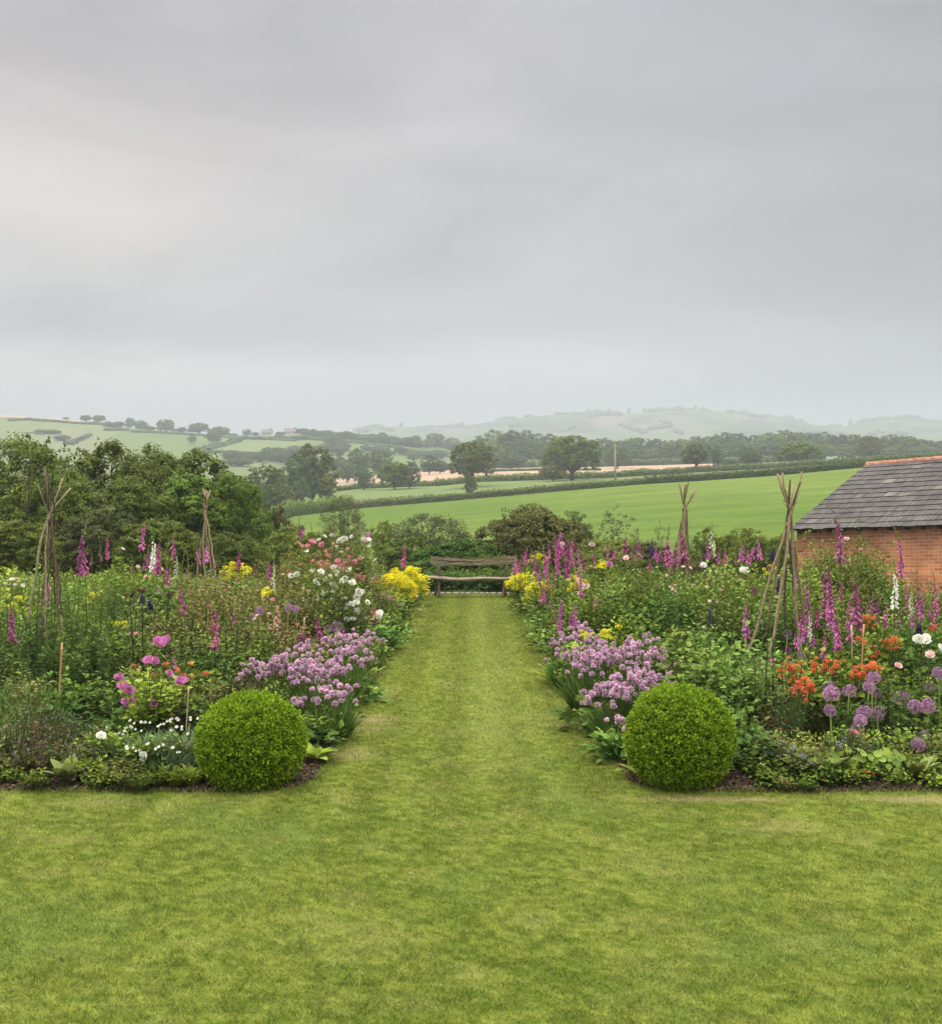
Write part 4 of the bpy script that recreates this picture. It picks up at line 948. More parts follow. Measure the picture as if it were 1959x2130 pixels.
def ball_head(name, mat, n, seed, kind='chive'):
    rs = np.random.default_rng(seed); g = G(); v = rvec(n, rs)
    if kind == 'chive':
        v[:, 2] = np.where(v[:, 2] < -.5, -v[:, 2], v[:, 2]); v = nrm(v)
        sv, sf = sphere_pts(8, 5); g.add(sv * .62, sf, .1)
        b = leaf_base(.42, .12, 0)
        scatter(g, b, v * .42, frames(v + rs.normal(size=(n, 3)) * .15, rvec(n, rs)), rs.uniform(.5, .66, n), seasoned(n, rs, .5, .3))
    else:
        st = []
        for k in range(6): 
            a = 2 * PI * k / 6; st.append((math.cos(a), math.sin(a)))
        V = [[0, 0, 0]]; Fc = []
        for k, (c, s) in enumerate(st):
            c2, s2 = math.cos(2 * PI * k / 6 + .28), math.sin(2 * PI * k / 6 + .28); V += [[c, s, .25], [c2 * .55, s2 * .55, 0]]; Fc.append([0, 1 + 2 * k, 2 + 2 * k])
        rr = rs.uniform(.80, 1.0, n)
        d2 = np.cross(v, rvec(n, rs)); scatter(g, (np.array(V), np.array(Fc)), v * rr[:, None], frames(d2, v), rs.uniform(.16, .23, n), seasoned(n, rs, .6, .25))
        th = (np.array([[-.012, 0, 0], [.012, 0, 0], [0, 1, 0]]), np.array([[0, 1, 2]])); scatter(g, th, v * 0, frames(v, rvec(n, rs)), rr, np.full(n, .0))
    return g.mesh(name, mat)
def umbel_mesh(name, mat, n=46, seed=0, dome=.35):
    rs = np.random.default_rng(seed); g = G(); a = rs.uniform(0, 2 * PI, n); d = np.sqrt(rs.random(n))
    P = np.stack([d * np.cos(a), d * np.sin(a), dome * (1 - d * d) + rs.normal(0, .05, n)], 1)
    nn = nrm(np.stack([d * np.cos(a) * .6, d * np.sin(a) * .6, np.ones(n)], 1) + rs.normal(size=(n, 3)) * .3)
    scatter(g, DOT, P, frames(np.cross(nn, rvec(n, rs)), nn), rs.uniform(.10, .17, n), seasoned(n, rs, .55, .3))
    return g.mesh(name, mat)
def trumpet_cluster(name, mat, seed=0, n=7):
    rs = np.random.default_rng(seed); g = G(); b = petal(.34, .55, -.15)
    for k in range(n):
        a = rs.uniform(0, 2 * PI); e = rs.uniform(.1, 1.2); ax = np.array([math.cos(a) * math.cos(e), math.sin(a) * math.cos(e), math.sin(e)])
        u = nrm(np.cross(ax, [0.3, .2, 1.])); v = np.cross(ax, u); o = ax * .45
        for i in range(6):
            t = 2 * PI * i / 6; rad = u * math.cos(t) + v * math.sin(t); d = nrm(ax * .75 + rad)
            scatter(g, b, (o)[None], frames(d[None], nrm(ax - rad * .5)[None]), np.array([rs.uniform(.5, .62)]), rs.uniform(.1, 1))
    return g.mesh(name, mat)
def bell_base():
    ring = lambda y, r, z: [[r * math.cos(a), y, r * math.sin(a) + z] for a in np.arange(5) / 5 * 2 * PI]
    V = ring(0, .09, 0) + ring(.45, .20, -.02) + ring(.9, .24, -.06) + ring(1.0, .33, -.10); Fc = []
    for i in range(3):
        for j in range(5):
            a = i * 5 + j; b = i * 5 + (j + 1) % 5; Fc += [[a, b, a + 5], [b, b + 5, a + 5]]
    return np.array(V, float), np.array(Fc)
BELL = bell_base()

def init_heads():
    global HM
    HM = {}
    HM['chive'] = [ball_head('flower_head', MP['chive'], 70, k) for k in (1, 2)]
    HM['allium'] = ball_head('flower_head', MP['allium'], 190, 3, 'allium'); HM['alliumold'] = ball_head('flower_head', MP['alliumold'], 130, 4, 'allium'); HM['darkallium'] = ball_head('flower_head', MP['darkallium'], 220, 5, 'allium')
    for c in ('white', 'coral', 'palepink', 'mauve', 'peach', 'rosered', 'cream'):
        HM['rose_' + c] = [rose_mesh('bloom', MP[c], k) for k in (1, 2)]
    HM['umbel'] = [umbel_mesh('flower_head', MP['yellow'], 50, k) for k in (1, 2, 3)]
    HM['astrantia'] = [umbel_mesh('flower_head', MP['astrantia'], 26, k, .5) for k in (4, 5)]
    HM['rosered_u'] = [umbel_mesh('flower_head', MP['rosered'], 24, k, .5) for k in (6, 7)]
    HM['orange'] = [trumpet_cluster('flower_head', MP['orange'], k) for k in (1, 2, 3)]
    HM['red'] = [trumpet_cluster('bloom', MP['red'], 5, 1)]
    HM['dot_forget'] = [umbel_mesh('flower_head', MP['forget'], 7, k, .3) for k in (1, 2)]
    HM['borage'] = [umbel_mesh('flower_head', MP['borage'], 12, k, .6) for k in (1, 2)]
    HM['dianthus'] = [rose_mesh('bloom', MP['white'], 9, ((6, 1, 20), (5, .8, 55)))]
    HM['pinkdot'] = [umbel_mesh('flower_head', MP['palepink'], 12, k, .5) for k in (8, 9)]

def foxglove(px, tip, bot, D, col='magenta', lean=0, fat=1.0, zone=None, faded=False, bend=None):
    """px,tip: top of the spike in the photograph; bot: lowest bells; D distance; lean: px shift of the bottom relative to the tip"""
    sd = int(px * 7 + tip); rs = np.random.default_rng(sd)
    xb = X(px + lean, D); y = D; z0 = float(ground_z(xb, y)) + .02
    ht = Z(tip, D) - z0; hb = max(.25, Z(bot, D) - z0)
    tx = X(px, D) - xb
    bd = (rs.uniform(-.09, .09) if bend is None else bend)
    n = 14; t = np.linspace(0, 1, n)
    sx = tx * t**1.5 + rs.uniform(-.045, .045) * np.sin(t * PI); sy = rs.uniform(-.06, .06) * t * t
    curve = np.clip((t - .86) / .14, 0, 1)**2
    P = np.stack([sx + bd * curve, sy * np.ones(n), ht * (t - .25 * abs(bd) / max(ht, .1) * curve)], 1)
    o = thing('foxglove', (xb, y, z0), {'magenta': 'magenta', 'lilacpink': 'pale lilac-pink', 'dusty': 'fading dusty pink', 'white': 'white', 'cream': 'cream', 'peach': 'peach pink'}[col] + ' foxglove', 'foxglove', 'foxgloves in the borders', zone, px=px)
    gs = G(); tube(gs, P, np.linspace(.008, .0025, n), 5, .6); link('stem', gs.mesh('stem', MP['stem'], True), o)
    at = lambda z: np.stack([np.interp(z, P[:, 2], P[:, 0]), np.interp(z, P[:, 2], P[:, 1]), z], -1)
    # bells
    g = G(); span = ht - hb; flow = .30 if faded else rs.uniform(.56, .74)
    zt = hb + span * flow
    z = np.arange(hb, zt, .0085 if not faded else .015); m = len(z); u = (z - hb) / max(zt - hb, .01)
    az = rs.uniform(0, 2 * PI, m) if fat > 1.05 else rs.normal(-PI / 2 + rs.uniform(-.9, .9), 1.15, m)
    out = np.stack([np.cos(az), np.sin(az), -.55 - .55 * rs.random(m)], 1)
    size = (.046 - .027 * u**1.2) * rs.uniform(.85, 1.12, m) * fat * (D / 14)**.6
    nn = nrm(np.stack([np.cos(az) * .4, np.sin(az) * .4, np.ones(m)], 1))
    scatter(g, BELL, at(z) + nrm(out) * .006, frames(out, nn), size, seasoned(m, rs, .5 - .3 * u, .25))
    link('flower_spike', g.mesh('flower_spike', MP[col if not (faded and col == 'magenta') else 'dusty']), o)
    # green buds above, seed pods below
    g = G(); zb = np.arange(zt, ht * .995, .010); k = len(zb); ub = (zb - zt) / max(ht - zt, .01); az = rs.uniform(0, 2 * PI, k)
    out = np.stack([np.cos(az), np.sin(az), .1 - .6 * rs.random(k)], 1)
    scatter(g, leaf_base(.32, .2, .1), at(zb), frames(out, rvec(k, rs)), (.030 - .020 * ub) * rs.uniform(.8, 1.2, k) * fat, seasoned(k, rs, .8, .2))
    if faded or rs.random() < .4:
        zz = np.arange(max(.2, hb - .35), hb, .018); k = len(zz); az = rs.uniform(0, 2 * PI, k); out = np.stack([np.cos(az), np.sin(az), np.full(k, .5)], 1)
        gp = G(); scatter(gp, leaf_base(.34, .2, .1), at(zz), frames(out, rvec(k, rs)), rs.uniform(.016, .024, k), seasoned(k, rs, .3, .2)); link('seed_pod_row', gp.mesh('seed_pod_row', MP['olive']), o)
    link('bud_tip', g.mesh('bud_tip', MP['olive' if col in ('magenta', 'dusty', 'lilacpink', 'peach') else 'hosta'], False), o)
    # leaves
    g = G(); k = 14; zz = np.concatenate([rs.uniform(.02, .12, 8), rs.uniform(.15, max(.2, hb * .8), 6)]); az = rs.uniform(0, 2 * PI, k)
    out = np.stack([np.cos(az), np.sin(az), rs.uniform(.1, .7, k)], 1)
    scatter(g, big_leaf(.26, .1, .35), at(zz), frames(out, np.tile([[0, 0, 1.]], (k, 1))), np.where(zz < .13, rs.uniform(.16, .26, k), rs.uniform(.07, .13, k)), seasoned(k, rs, .4, .2))
    link('foliage', g.mesh('foliage', MP['mid']), o)
    return o

def orient(v):
    return Vector(v).to_track_quat('Z', 'Y').to_euler()

def blooms_plant(name, base, cat, kind, px, D, h, r, heads, heads_list, size_def, partname='bloom', zone=None, stemmat='branch', mat=None, up=.6, group=None, foliage=True):
    """leafy bush with each flower a child; heads_list: (px, py[, radius px[, head key]])"""
    x = X(px, D); z0 = float(ground_z(x, D)) + .02
    o = thing(name, (x, D, z0), base, cat, group, zone)
    rs = np.random.default_rng(int(px * 13 + D * 7))
    if foliage:
        k = max(1, round(r / .5)) if r > .55 else 1
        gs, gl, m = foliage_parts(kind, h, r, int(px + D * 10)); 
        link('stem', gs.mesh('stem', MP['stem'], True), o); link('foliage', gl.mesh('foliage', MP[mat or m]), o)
    gb = G(); ok = False
    for q in heads_list:
        fx, fy = q[0], q[1]; rad = q[2] if len(q) > 2 and q[2] else size_def; hk = q[3] if len(q) > 3 else heads
        lx0 = X(fx, D) - x; off = -math.sqrt(max(0, 1 - min(1, (lx0 / max(r, .05))**2))) * r * rs.uniform(.35, 1.0)
        Dd = D + off; bx = X(fx, Dd); bz = Z(fy, Dd); rr = rad / F * Dd
        loc = (bx - x, off, bz - z0)
        hm = HM[hk]; hm = hm[rs.integers(len(hm))] if isinstance(hm, list) else hm
        dirv = nrm(np.array([rs.normal(0, .35), -.75 + rs.normal(0, .25), up + rs.uniform(0, .5)]))
        link(partname, hm, o, loc, orient(dirv), rr)
        if bz - z0 > .12:
            s = np.array([loc[0] * .45, loc[1] * .4, (bz - z0) * .3]); e = np.array(loc) - dirv * rr * .1; c = s * .4 + e * .6 + np.array([0, 0, -.02])
            tube(gb, bez(s, c, e, 5), [.006, .005, .004, .003, .0025], 3, .5, cap=False); ok = True
    if ok: link('branch', gb.mesh('branch', MP[stemmat], True), o)
    return o

def chive(px, D, h, n, base, spread=.22, zone=None, seed=0, hs=.029):
    x = X(px, D); rs = np.random.default_rng(seed + int(px)); z0 = float(ground_z(x, D)) + .02
    o = thing('chive_clump', (x, D, z0), base, 'chives', 'clumps of lilac chives along the path', zone)
    g, m = tufts('chive', h * .66, spread * .95, seed + 5); link('foliage', g.mesh('foliage', MP['deep']), o)
    gs = G(); a = rs.uniform(0, 2 * PI, n); d = np.sqrt(rs.random(n)); done = []
    for i in range(n):
        lh = h * rs.uniform(.80, 1.02) * (1 - .22 * d[i]**2); e = np.array([math.cos(a[i]) * d[i] * spread * 1.25, math.sin(a[i]) * d[i] * spread * 1.25, lh]); s = e * np.array([.22, .22, 0])
        tube(gs, bez(s, (s + e) / 2 + np.array([0, 0, .05]), e, 4), .0024, 3, .5, cap=False)
        link('flower_head', HM['chive'][rs.integers(2)], o, e, orient(nrm(np.array([e[0], e[1], 1.]))), hs * rs.uniform(.8, 1.2))
    link('stem', gs.mesh('stem', MP['stem'], True), o)
    return o

def allium(px, py, rpx, D, hm, base, zone=None, lean=0):
    r = rpx / F * D; x = X(px, D); xb = X(px + lean, D); z0 = float(ground_z(xb, D)) + .02; zt = Z(py, D) - z0
    o = thing('allium', (xb, D, z0), base, 'allium', 'purple globe alliums', zone, px=px)
    g = G(); P = bez([0, 0, 0], [(x - xb) * .3, .02, zt * .6], [x - xb, 0, zt], 7); tube(g, P, np.linspace(.008, .006, 7), 6, .9); link('stem', g.mesh('stem', MP['hosta'], True), o)
    link('flower_head', HM[hm], o, (x - xb, 0, zt), (random.random(), random.random(), random.random() * 6), (r, r, r * .88))
    return o

def wigwam(px, D, poles, tie_py, base, zone=None):
    """poles: list of (top px, top py, foot px, foot dy, thickness m, material, kink) — every pole passes by the tie"""
    x = X(px, D); z0 = float(ground_z(x, D)); o = thing('stick_wigwam', (x, D, z0), base, 'plant support', None, zone)
    zt = Z(tie_py, D) - z0; n = len(poles)
    for i, (tpx, tpy, fpx, fdy, th, mt, kink) in enumerate(poles):
        rs = np.random.default_rng(i + int(px)); g = G()
        foot = np.array([X(fpx, D + fdy) - x, fdy, .0]); a = 2 * PI * i / n
        mid = np.array([math.cos(a) * .025, -.02 - .01 * i if fdy < 0 else .015 * i, zt])
        topD = D - fdy * .35; top = np.array([X(tpx, topD) - x, -fdy * .35, Z(tpy, topD) - z0])
        K = 16; t = np.linspace(0, 1, K)[:, None]; zf = zt / top[2]
        P = np.where(t < zf, foot + (mid - foot) * (t / zf), mid + (top - mid) * ((t - zf) / (1 - zf)))
        wob = rs.normal(0, .008, (K, 3)); wob[:, 2] = 0; wob[0] = 0; P = P + wob + np.sin(t * PI * 1.7 + i) * np.array([kink, 0, 0])
        th = th * .86; rad = np.linspace(th, th * .60, K) * rs.uniform(.88, 1.14, K)
        tube(g, P, rad, 8, .5)
        for k in rs.integers(3, K - 1, 3):            # cut side twigs
            d = nrm(rs.normal(size=3)) * .05; d[2] = abs(d[2]); tube(g, [P[k], P[k] + d], [th * .4, th * .25], 5, .5)
        link('pole', g.mesh('pole', MP[mt], True), o)
    g = G()
    for k in range(3):
        a = np.linspace(0, 2 * PI, 15); tube(g, np.stack([.038 * np.cos(a), .038 * np.sin(a) - .01, zt - .014 + .012 * k + .006 * np.sin(a * 2)], 1), .004, 5, .5, cap=False)
    link('twine', g.mesh('twine', MP['darkpole'], True), o)
    return o

def cane(px, top, bottom, dpx, D, base, mat='cane', r=.007):
    x = X(px, D); xb = X(px + dpx, D); z1 = Z(top, D); z0 = float(ground_z(xb, D))
    g = G(); P = np.array([[0, 0, 0], [(x - xb) * .5, 0, (z1 - z0) * .5], [x - xb, 0, z1 - z0]]); K = 9; t = np.linspace(0, 1, K)[:, None]
    P = P[0] + (P[2] - P[0]) * t; rad = np.full(K, r); rad[::2] *= 1.15
    tube(g, P, rad, 7, .5); o = link('garden_cane', g.mesh('garden_cane', MP[mat], True), None, (xb, D, z0)); register(o, base, 'cane', px=px)
    return o

def box_ball(px, D, wpx, top, base, seed):
    x = X(px, D); z0 = float(ground_z(x, D)) + .02; r = wpx / F * D / 2; h = Z(top, D + .12) - z0
    o = thing('box_ball', (x, D, z0), base, 'topiary', 'clipped box balls')
    rs = np.random.default_rng(seed); n = 7000
    v = rvec(n, rs)
    zc = h * .465
    def surf(v):
        k = 1 + .055 * (fbm(v[:, 0] * 1.8 + 9, v[:, 1] * 1.8 + v[:, 2] * 1.6, seed, 3) - .5) * 2
        wide = np.where(v[:, 2] < 0, 1.02, 1.0)
        zz = np.where(v[:, 2] > 0, zc + v[:, 2] * (h - zc), np.maximum(zc + v[:, 2] * r * 1.12, .012))
        return np.stack([v[:, 0] * r * k * wide, v[:, 1] * r * k * wide, zz * k], 1)
    P = surf(v); L = 7; idx = np.repeat(np.arange(n), L)
    tuft_n = nrm(v * np.array([1, 1, .8]) + np.array([0, 0, .35]) + rs.normal(size=(n, 3)) * .18)
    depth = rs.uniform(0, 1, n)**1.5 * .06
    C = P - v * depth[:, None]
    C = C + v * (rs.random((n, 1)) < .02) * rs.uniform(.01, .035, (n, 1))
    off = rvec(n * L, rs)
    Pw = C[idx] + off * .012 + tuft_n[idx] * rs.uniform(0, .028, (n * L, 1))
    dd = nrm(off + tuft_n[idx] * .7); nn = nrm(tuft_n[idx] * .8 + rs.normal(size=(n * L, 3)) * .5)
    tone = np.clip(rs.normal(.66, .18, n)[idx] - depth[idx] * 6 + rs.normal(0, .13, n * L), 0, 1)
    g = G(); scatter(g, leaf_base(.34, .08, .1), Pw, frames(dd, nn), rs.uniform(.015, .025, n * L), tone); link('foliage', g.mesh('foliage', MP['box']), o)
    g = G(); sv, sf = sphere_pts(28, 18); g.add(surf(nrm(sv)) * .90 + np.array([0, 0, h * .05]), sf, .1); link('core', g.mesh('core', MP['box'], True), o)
    g = G(); tube(g, [[0, 0, -.02], [.01, 0, h * .3]], [.035, .03], 8); link('trunk', g.mesh('trunk', MP['branch'], True), o)
    return o
# ---------------------------------------------------------------- bench, barn, edging
def build_bench():
    wood = noisemat('bench_wood', (.15, .11, .075), (.36, .28, .20), 7, .85, .7, (.6, 6, 6), c3=(.56, .52, .44))
    barkm = noisemat('bench_bark', (.09, .06, .045), (.20, .14, .10), 14, .9, .7, (4, 4, 1))
    o = thing('garden_bench', (0, 26.4, 0), 'rustic bench of weathered logs and planks at the far end of the grass path', 'bench', px=982)
    def plank(z, th, name):
        g = G(); xs = np.linspace(-.935, 1.02, 26); rs = np.random.default_rng(int(z * 100))
        sag = lambda x: -.062 * (1 - ((x - .02) / .98)**2)
        V = []; Fc = []
        for i, x in enumerate(xs):
            a, b = rs.normal(0, .004, 2); y0 = .20; t = .03
            for (dy, dz) in [(0, -th / 2 + a), (0, th / 2 + b), (t, th / 2 + b - .004), (t, -th / 2 + a)]: V.append([x, y0 + dy, z + sag(x) + dz])
        for i in range(25):
            for j in range(4):
                p = i * 4 + j; q = i * 4 + (j + 1) % 4; Fc += [[p, q, p + 4], [q, q + 4, p + 4]]
        Fc += [[0, 2, 1], [0, 3, 2], [100, 101, 102], [100, 102, 103]]
        g.add(V, [f[::-1] for f in Fc]); link(name, g.mesh(name, wood), o)
    plank(.905, .066, 'backrest_plank'); plank(.812, .070, 'backrest_plank')
    g = G(); xs = np.linspace(-.966, 1.068, 30); rs = np.random.default_rng(4); V = []; Fc = []; K = 10
    for i, x in enumerate(xs):
        hh = .030 + .022 * float(fbm(x * 3, 1, 3)); dd = .17 + .03 * float(fbm(x * 2.3, 4, 5)); zc = .445 - .03 * (1 - x * x) + .012 * math.sin(x * 5)
        if i in (0, 29): hh *= .7; dd *= .8
        for j in range(K):
            a = 2 * PI * j / K; V.append([x, dd * math.cos(a), zc + hh * np.sign(math.sin(a)) * abs(math.sin(a))**.6 * rs.uniform(.9, 1.1)])
    for i in range(29):
        for j in range(K):
            p = i * K + j; q = i * K + (j + 1) % K; Fc += [[p, q, p + K], [q, q + K, p + K]]
    for j in range(1, K - 1): Fc += [[0, j, j + 1], [29 * K, 29 * K + j + 1, 29 * K + j]]
    g.add(V, Fc); link('seat', g.mesh('seat', wood, True), o)
    for P in ([[-.735, -.08, .42], [-.73, -.13, .22], [-.72, -.2, 0]], [[-.74, .1, .42], [-.78, .2, .25], [-.84, .36, 0]], [[.77, -.08, .42], [.75, -.13, .2], [.715, -.2, 0]], [[.79, .1, .42], [.80, .2, .2], [.79, .34, 0]]):
        g = G(); P = np.array(P, float); P[-1][2] = -.01; tube(g, bez(P[0], P[1] * 1.0, P[2], 8), np.linspace(.036, .030, 8), 7); link('leg', g.mesh('leg', barkm, True), o)
    for s, x in ((1, -.735), (-1, .80)):
        g = G(); P = [[x, -.05, .40], [x + .004 * s, -.06, .52], [x + .01 * s, -.06, .64], [x + .03 * s, -.06, .70], [x + .075 * s, -.07, .725], [x + (.135 if s > 0 else .08) * s, -.08, .70]]
        tube(g, P, [.033, .029, .026, .025, .024, .022], 7); link('armrest', g.mesh('armrest', barkm, True), o)
        g = G(); tube(g, [[x - .02 * s, .14, .40], [x - .03 * s, .18, .60], [x - .035 * s, .245, .93]], [.028, .025, .022], 7); link('back_post', g.mesh('back_post', barkm, True), o)
    for k, px in enumerate(np.arange(865, 1100, 17)):
        D_ = 28.0 + .25 * (k % 2); plant('deep' if k % 3 else 'mid', X(px, D_), D_, random.uniform(.42, .62), .36, 'dark low plant behind the stone edging under the bench', 'plant')
    stone = noisemat('edging_stone', (.16, .155, .12), (.33, .31, .25), 9, .9, .5)
    x = -1.42; k = 0
    while x < 1.5:
        w = random.uniform(.11, .19); g = G(); sv, sf = sphere_pts(10, 7)
        q = np.sign(sv) * np.abs(sv)**.6 * np.array([w * .49, .05, .032]) * (1 + .12 * (fbm(sv[:, 0] * 2 + k, sv[:, 1] * 2 + sv[:, 2], 7)[:, None] - .5))
        g.add(q, sf); e = link('edging_stone', g.mesh('edging_stone', stone, True), None, (x + w / 2, 27.28 + random.uniform(-.01, .01), .02), (0, 0, random.uniform(-.08, .08)))
        register(e, 'pale edging stone in the row behind the bench', 'stone', 'pale stones edging the lawn end', share=True, px=CX + x * 88); x += w; k += 1

def build_barn():
    u = np.array([.67, -.742]); v = np.array([.742, .67]); u /= np.linalg.norm(u); v /= np.linalg.norm(v)
    A = np.array([X(1656, 27.5), 27.5]); ang = math.atan2(u[1], u[0])
    o = thing('brick_barn', (A[0], A[1], 0), 'low red brick barn with grey slate roof at the right edge', 'barn', rz=ang, px=1800)
    Lw, up = 9.5, .045
    ez = 1.60; run = 3.65; rise = 1.66
    # brick
    m, nt, N, L = newmat('brick'); out = N.new('ShaderNodeOutputMaterial'); tc = N.new('ShaderNodeTexCoord'); sp = N.new('ShaderNodeSeparateXYZ'); L.new(tc.outputs['Object'], sp.inputs[0])
    ad = N.new('ShaderNodeMath'); ad.operation = 'ADD'; L.new(sp.outputs[0], ad.inputs[0]); L.new(sp.outputs[1], ad.inputs[1])
    sl = N.new('ShaderNodeMath'); sl.operation = 'MULTIPLY_ADD'; L.new(sp.outputs[0], sl.inputs[0]); sl.inputs[1].default_value = -up; L.new(sp.outputs[2], sl.inputs[2])
    cb = N.new('ShaderNodeCombineXYZ'); L.new(ad.outputs[0], cb.inputs[0]); L.new(sl.outputs[0], cb.inputs[1])
    bt = N.new('ShaderNodeTexBrick'); bt.inputs['Scale'].default_value = 1; bt.inputs['Brick Width'].default_value = .225; bt.inputs['Row Height'].default_value = .075; bt.inputs['Mortar Size'].default_value = .008; bt.inputs['Mortar Smooth'].default_value = .3; bt.inputs['Bias'].default_value = -.1
    bt.inputs['Color1'].default_value = c4((.80, .36, .20)); bt.inputs['Color2'].default_value = c4((.44, .19, .115)); bt.inputs['Mortar'].default_value = c4((.72, .58, .48)); L.new(cb.outputs[0], bt.inputs[0])
    no = N.new('ShaderNodeTexNoise'); no.inputs['Scale'].default_value = 1.3; no.inputs['Detail'].default_value = 6; L.new(tc.outputs['Object'], no.inputs[0])
    cr = N.new('ShaderNodeValToRGB'); cr.color_ramp.elements[0].position = .35; cr.color_ramp.elements[0].color = (.62, .55, .52, 1); cr.color_ramp.elements[1].position = .62; cr.color_ramp.elements[1].color = (1.12, 1.05, 1.0, 1); L.new(no.outputs[0], cr.inputs[0])
    mu = N.new('ShaderNodeMix'); mu.data_type = 'RGBA'; mu.blend_type = 'MULTIPLY'; mu.inputs[0].default_value = 1; L.new(bt.outputs[0], mu.inputs[6]); L.new(cr.outputs[0], mu.inputs[7])
    n2 = N.new('ShaderNodeTexNoise'); n2.inputs['Scale'].default_value = 5; n2.inputs['Detail'].default_value = 4; L.new(tc.outputs['Object'], n2.inputs[0])
    c2 = N.new('ShaderNodeValToRGB'); c2.color_ramp.elements[0].position = .58; c2.color_ramp.elements[0].color = (0, 0, 0, 1); c2.color_ramp.elements[1].position = .72; c2.color_ramp.elements[1].color = (.55, .55, .55, 1); L.new(n2.outputs[0], c2.inputs[0])
    m3 = N.new('ShaderNodeMix'); m3.data_type = 'RGBA'; L.new(c2.outputs[0], m3.inputs[0]); L.new(mu.outputs[2], m3.inputs[6]); m3.inputs[7].default_value = c4((.62, .46, .38))
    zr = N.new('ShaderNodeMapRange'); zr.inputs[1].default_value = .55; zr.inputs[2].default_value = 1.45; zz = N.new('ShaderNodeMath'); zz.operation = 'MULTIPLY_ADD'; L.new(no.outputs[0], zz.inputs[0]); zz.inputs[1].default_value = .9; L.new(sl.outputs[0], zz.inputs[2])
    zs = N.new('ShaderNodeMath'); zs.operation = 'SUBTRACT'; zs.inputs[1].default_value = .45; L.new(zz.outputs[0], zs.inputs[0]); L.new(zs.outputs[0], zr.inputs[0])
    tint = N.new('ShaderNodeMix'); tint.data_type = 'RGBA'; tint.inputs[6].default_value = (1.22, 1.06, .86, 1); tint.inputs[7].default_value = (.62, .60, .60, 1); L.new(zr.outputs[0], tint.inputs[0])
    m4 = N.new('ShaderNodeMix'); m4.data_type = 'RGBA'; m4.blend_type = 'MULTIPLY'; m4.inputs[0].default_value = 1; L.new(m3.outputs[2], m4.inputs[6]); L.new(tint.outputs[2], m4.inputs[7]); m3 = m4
    pb = N.new('ShaderNodeBsdfPrincipled'); pb.inputs['Roughness'].default_value = .9; L.new(m3.outputs[2], pb.inputs['Base Color'])
    bp = N.new('ShaderNodeBump'); bp.inputs['Strength'].default_value = .8; bp.inputs['Distance'].default_value = .01; L.new(bt.outputs['Fac'], bp.inputs['Height']); bp.invert = True; L.new(bp.outputs[0], pb.inputs['Normal']); L.new(pb.outputs[0], out.inputs[0])
    W2 = 2 * run - .24; th = .23
    def slab(P, name, mat):      # prism from 2D polygon in (x,z) extruded along y by th
        pass
    g = G(); zt = lambda x: ez + up * x - .02
    # front wall
    V = [[0, 0, -1.6], [Lw, 0, -1.6], [Lw, 0, zt(Lw)], [0, 0, zt(0)], [0, th, -1.6], [Lw, th, -1.6], [Lw, th, zt(Lw)], [0, th, zt(0)]]
    q = [[0, 3, 2, 1], [4, 5, 6, 7], [0, 1, 5, 4], [1, 2, 6, 5], [2, 3, 7, 6], [3, 0, 4, 7]]
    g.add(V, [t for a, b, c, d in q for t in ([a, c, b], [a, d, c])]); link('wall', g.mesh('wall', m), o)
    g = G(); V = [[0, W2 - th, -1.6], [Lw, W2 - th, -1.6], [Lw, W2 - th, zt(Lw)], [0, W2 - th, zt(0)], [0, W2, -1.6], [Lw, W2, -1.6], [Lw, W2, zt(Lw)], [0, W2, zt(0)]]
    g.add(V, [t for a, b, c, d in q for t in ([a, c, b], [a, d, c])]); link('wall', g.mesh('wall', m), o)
    for x0 in (.003, Lw - th):
        g = G(); x1 = x0 + th - .006; zr = ez + up * x0 + rise - .12; P = [[th, -1.6], [W2 - th, -1.6], [W2 - th, zt(x0) + .08], [W2 / 2, zr], [th, zt(x0) + .08]]
        V = [[x0, a, b] for a, b in P] + [[x1, a, b] for a, b in P]; Fc = []
        for k in range(1, 4): Fc += [[0, k + 1, k], [5, 5 + k, 6 + k]]
        for k in range(5): a, b = k, (k + 1) % 5; Fc += [[a, b, b + 5], [a, b + 5, a + 5]]
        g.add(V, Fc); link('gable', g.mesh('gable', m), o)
    # slates
    sm, nt, N, L = newmat('slate'); out = N.new('ShaderNodeOutputMaterial'); at = N.new('ShaderNodeAttribute'); at.attribute_name = 'rnd'
    cr = N.new('ShaderNodeValToRGB'); e = cr.color_ramp.elements; e[0].position = 0; e[0].color = c4((.046, .038, .038)); e[1].position = .8; e[1].color = c4((.080, .068, .066)); k_ = e.new(.97); k_.color = c4((.15, .135, .12)); L.new(at.outputs['Fac'], cr.inputs[0])
    tc = N.new('ShaderNodeTexCoord'); mp = N.new('ShaderNodeMapping'); mp.inputs['Scale'].default_value = (9, .8, .8); L.new(tc.outputs['Object'], mp.inputs[0]); no = N.new('ShaderNodeTexNoise'); no.inputs['Scale'].default_value = 3; no.inputs['Detail'].default_value = 7; L.new(mp.outputs[0], no.inputs[0])
    c2 = N.new('ShaderNodeValToRGB'); c2.color_ramp.elements[0].position = .50; c2.color_ramp.elements[0].color = (0, 0, 0, 1); c2.color_ramp.elements[1].position = .74; c2.color_ramp.elements[1].color = (.75, .75, .75, 1); L.new(no.outputs[0], c2.inputs[0])
    mx = N.new('ShaderNodeMix'); mx.data_type = 'RGBA'; L.new(c2.outputs[0], mx.inputs[0]); L.new(cr.outputs[0], mx.inputs[6]); mx.inputs[7].default_value = c4((.19, .17, .13))
    n5 = N.new('ShaderNodeTexNoise'); n5.inputs['Scale'].default_value = 1.6; n5.inputs['Detail'].default_value = 8; n5.inputs['Roughness'].default_value = .7; L.new(tc.outputs['Object'], n5.inputs[0])
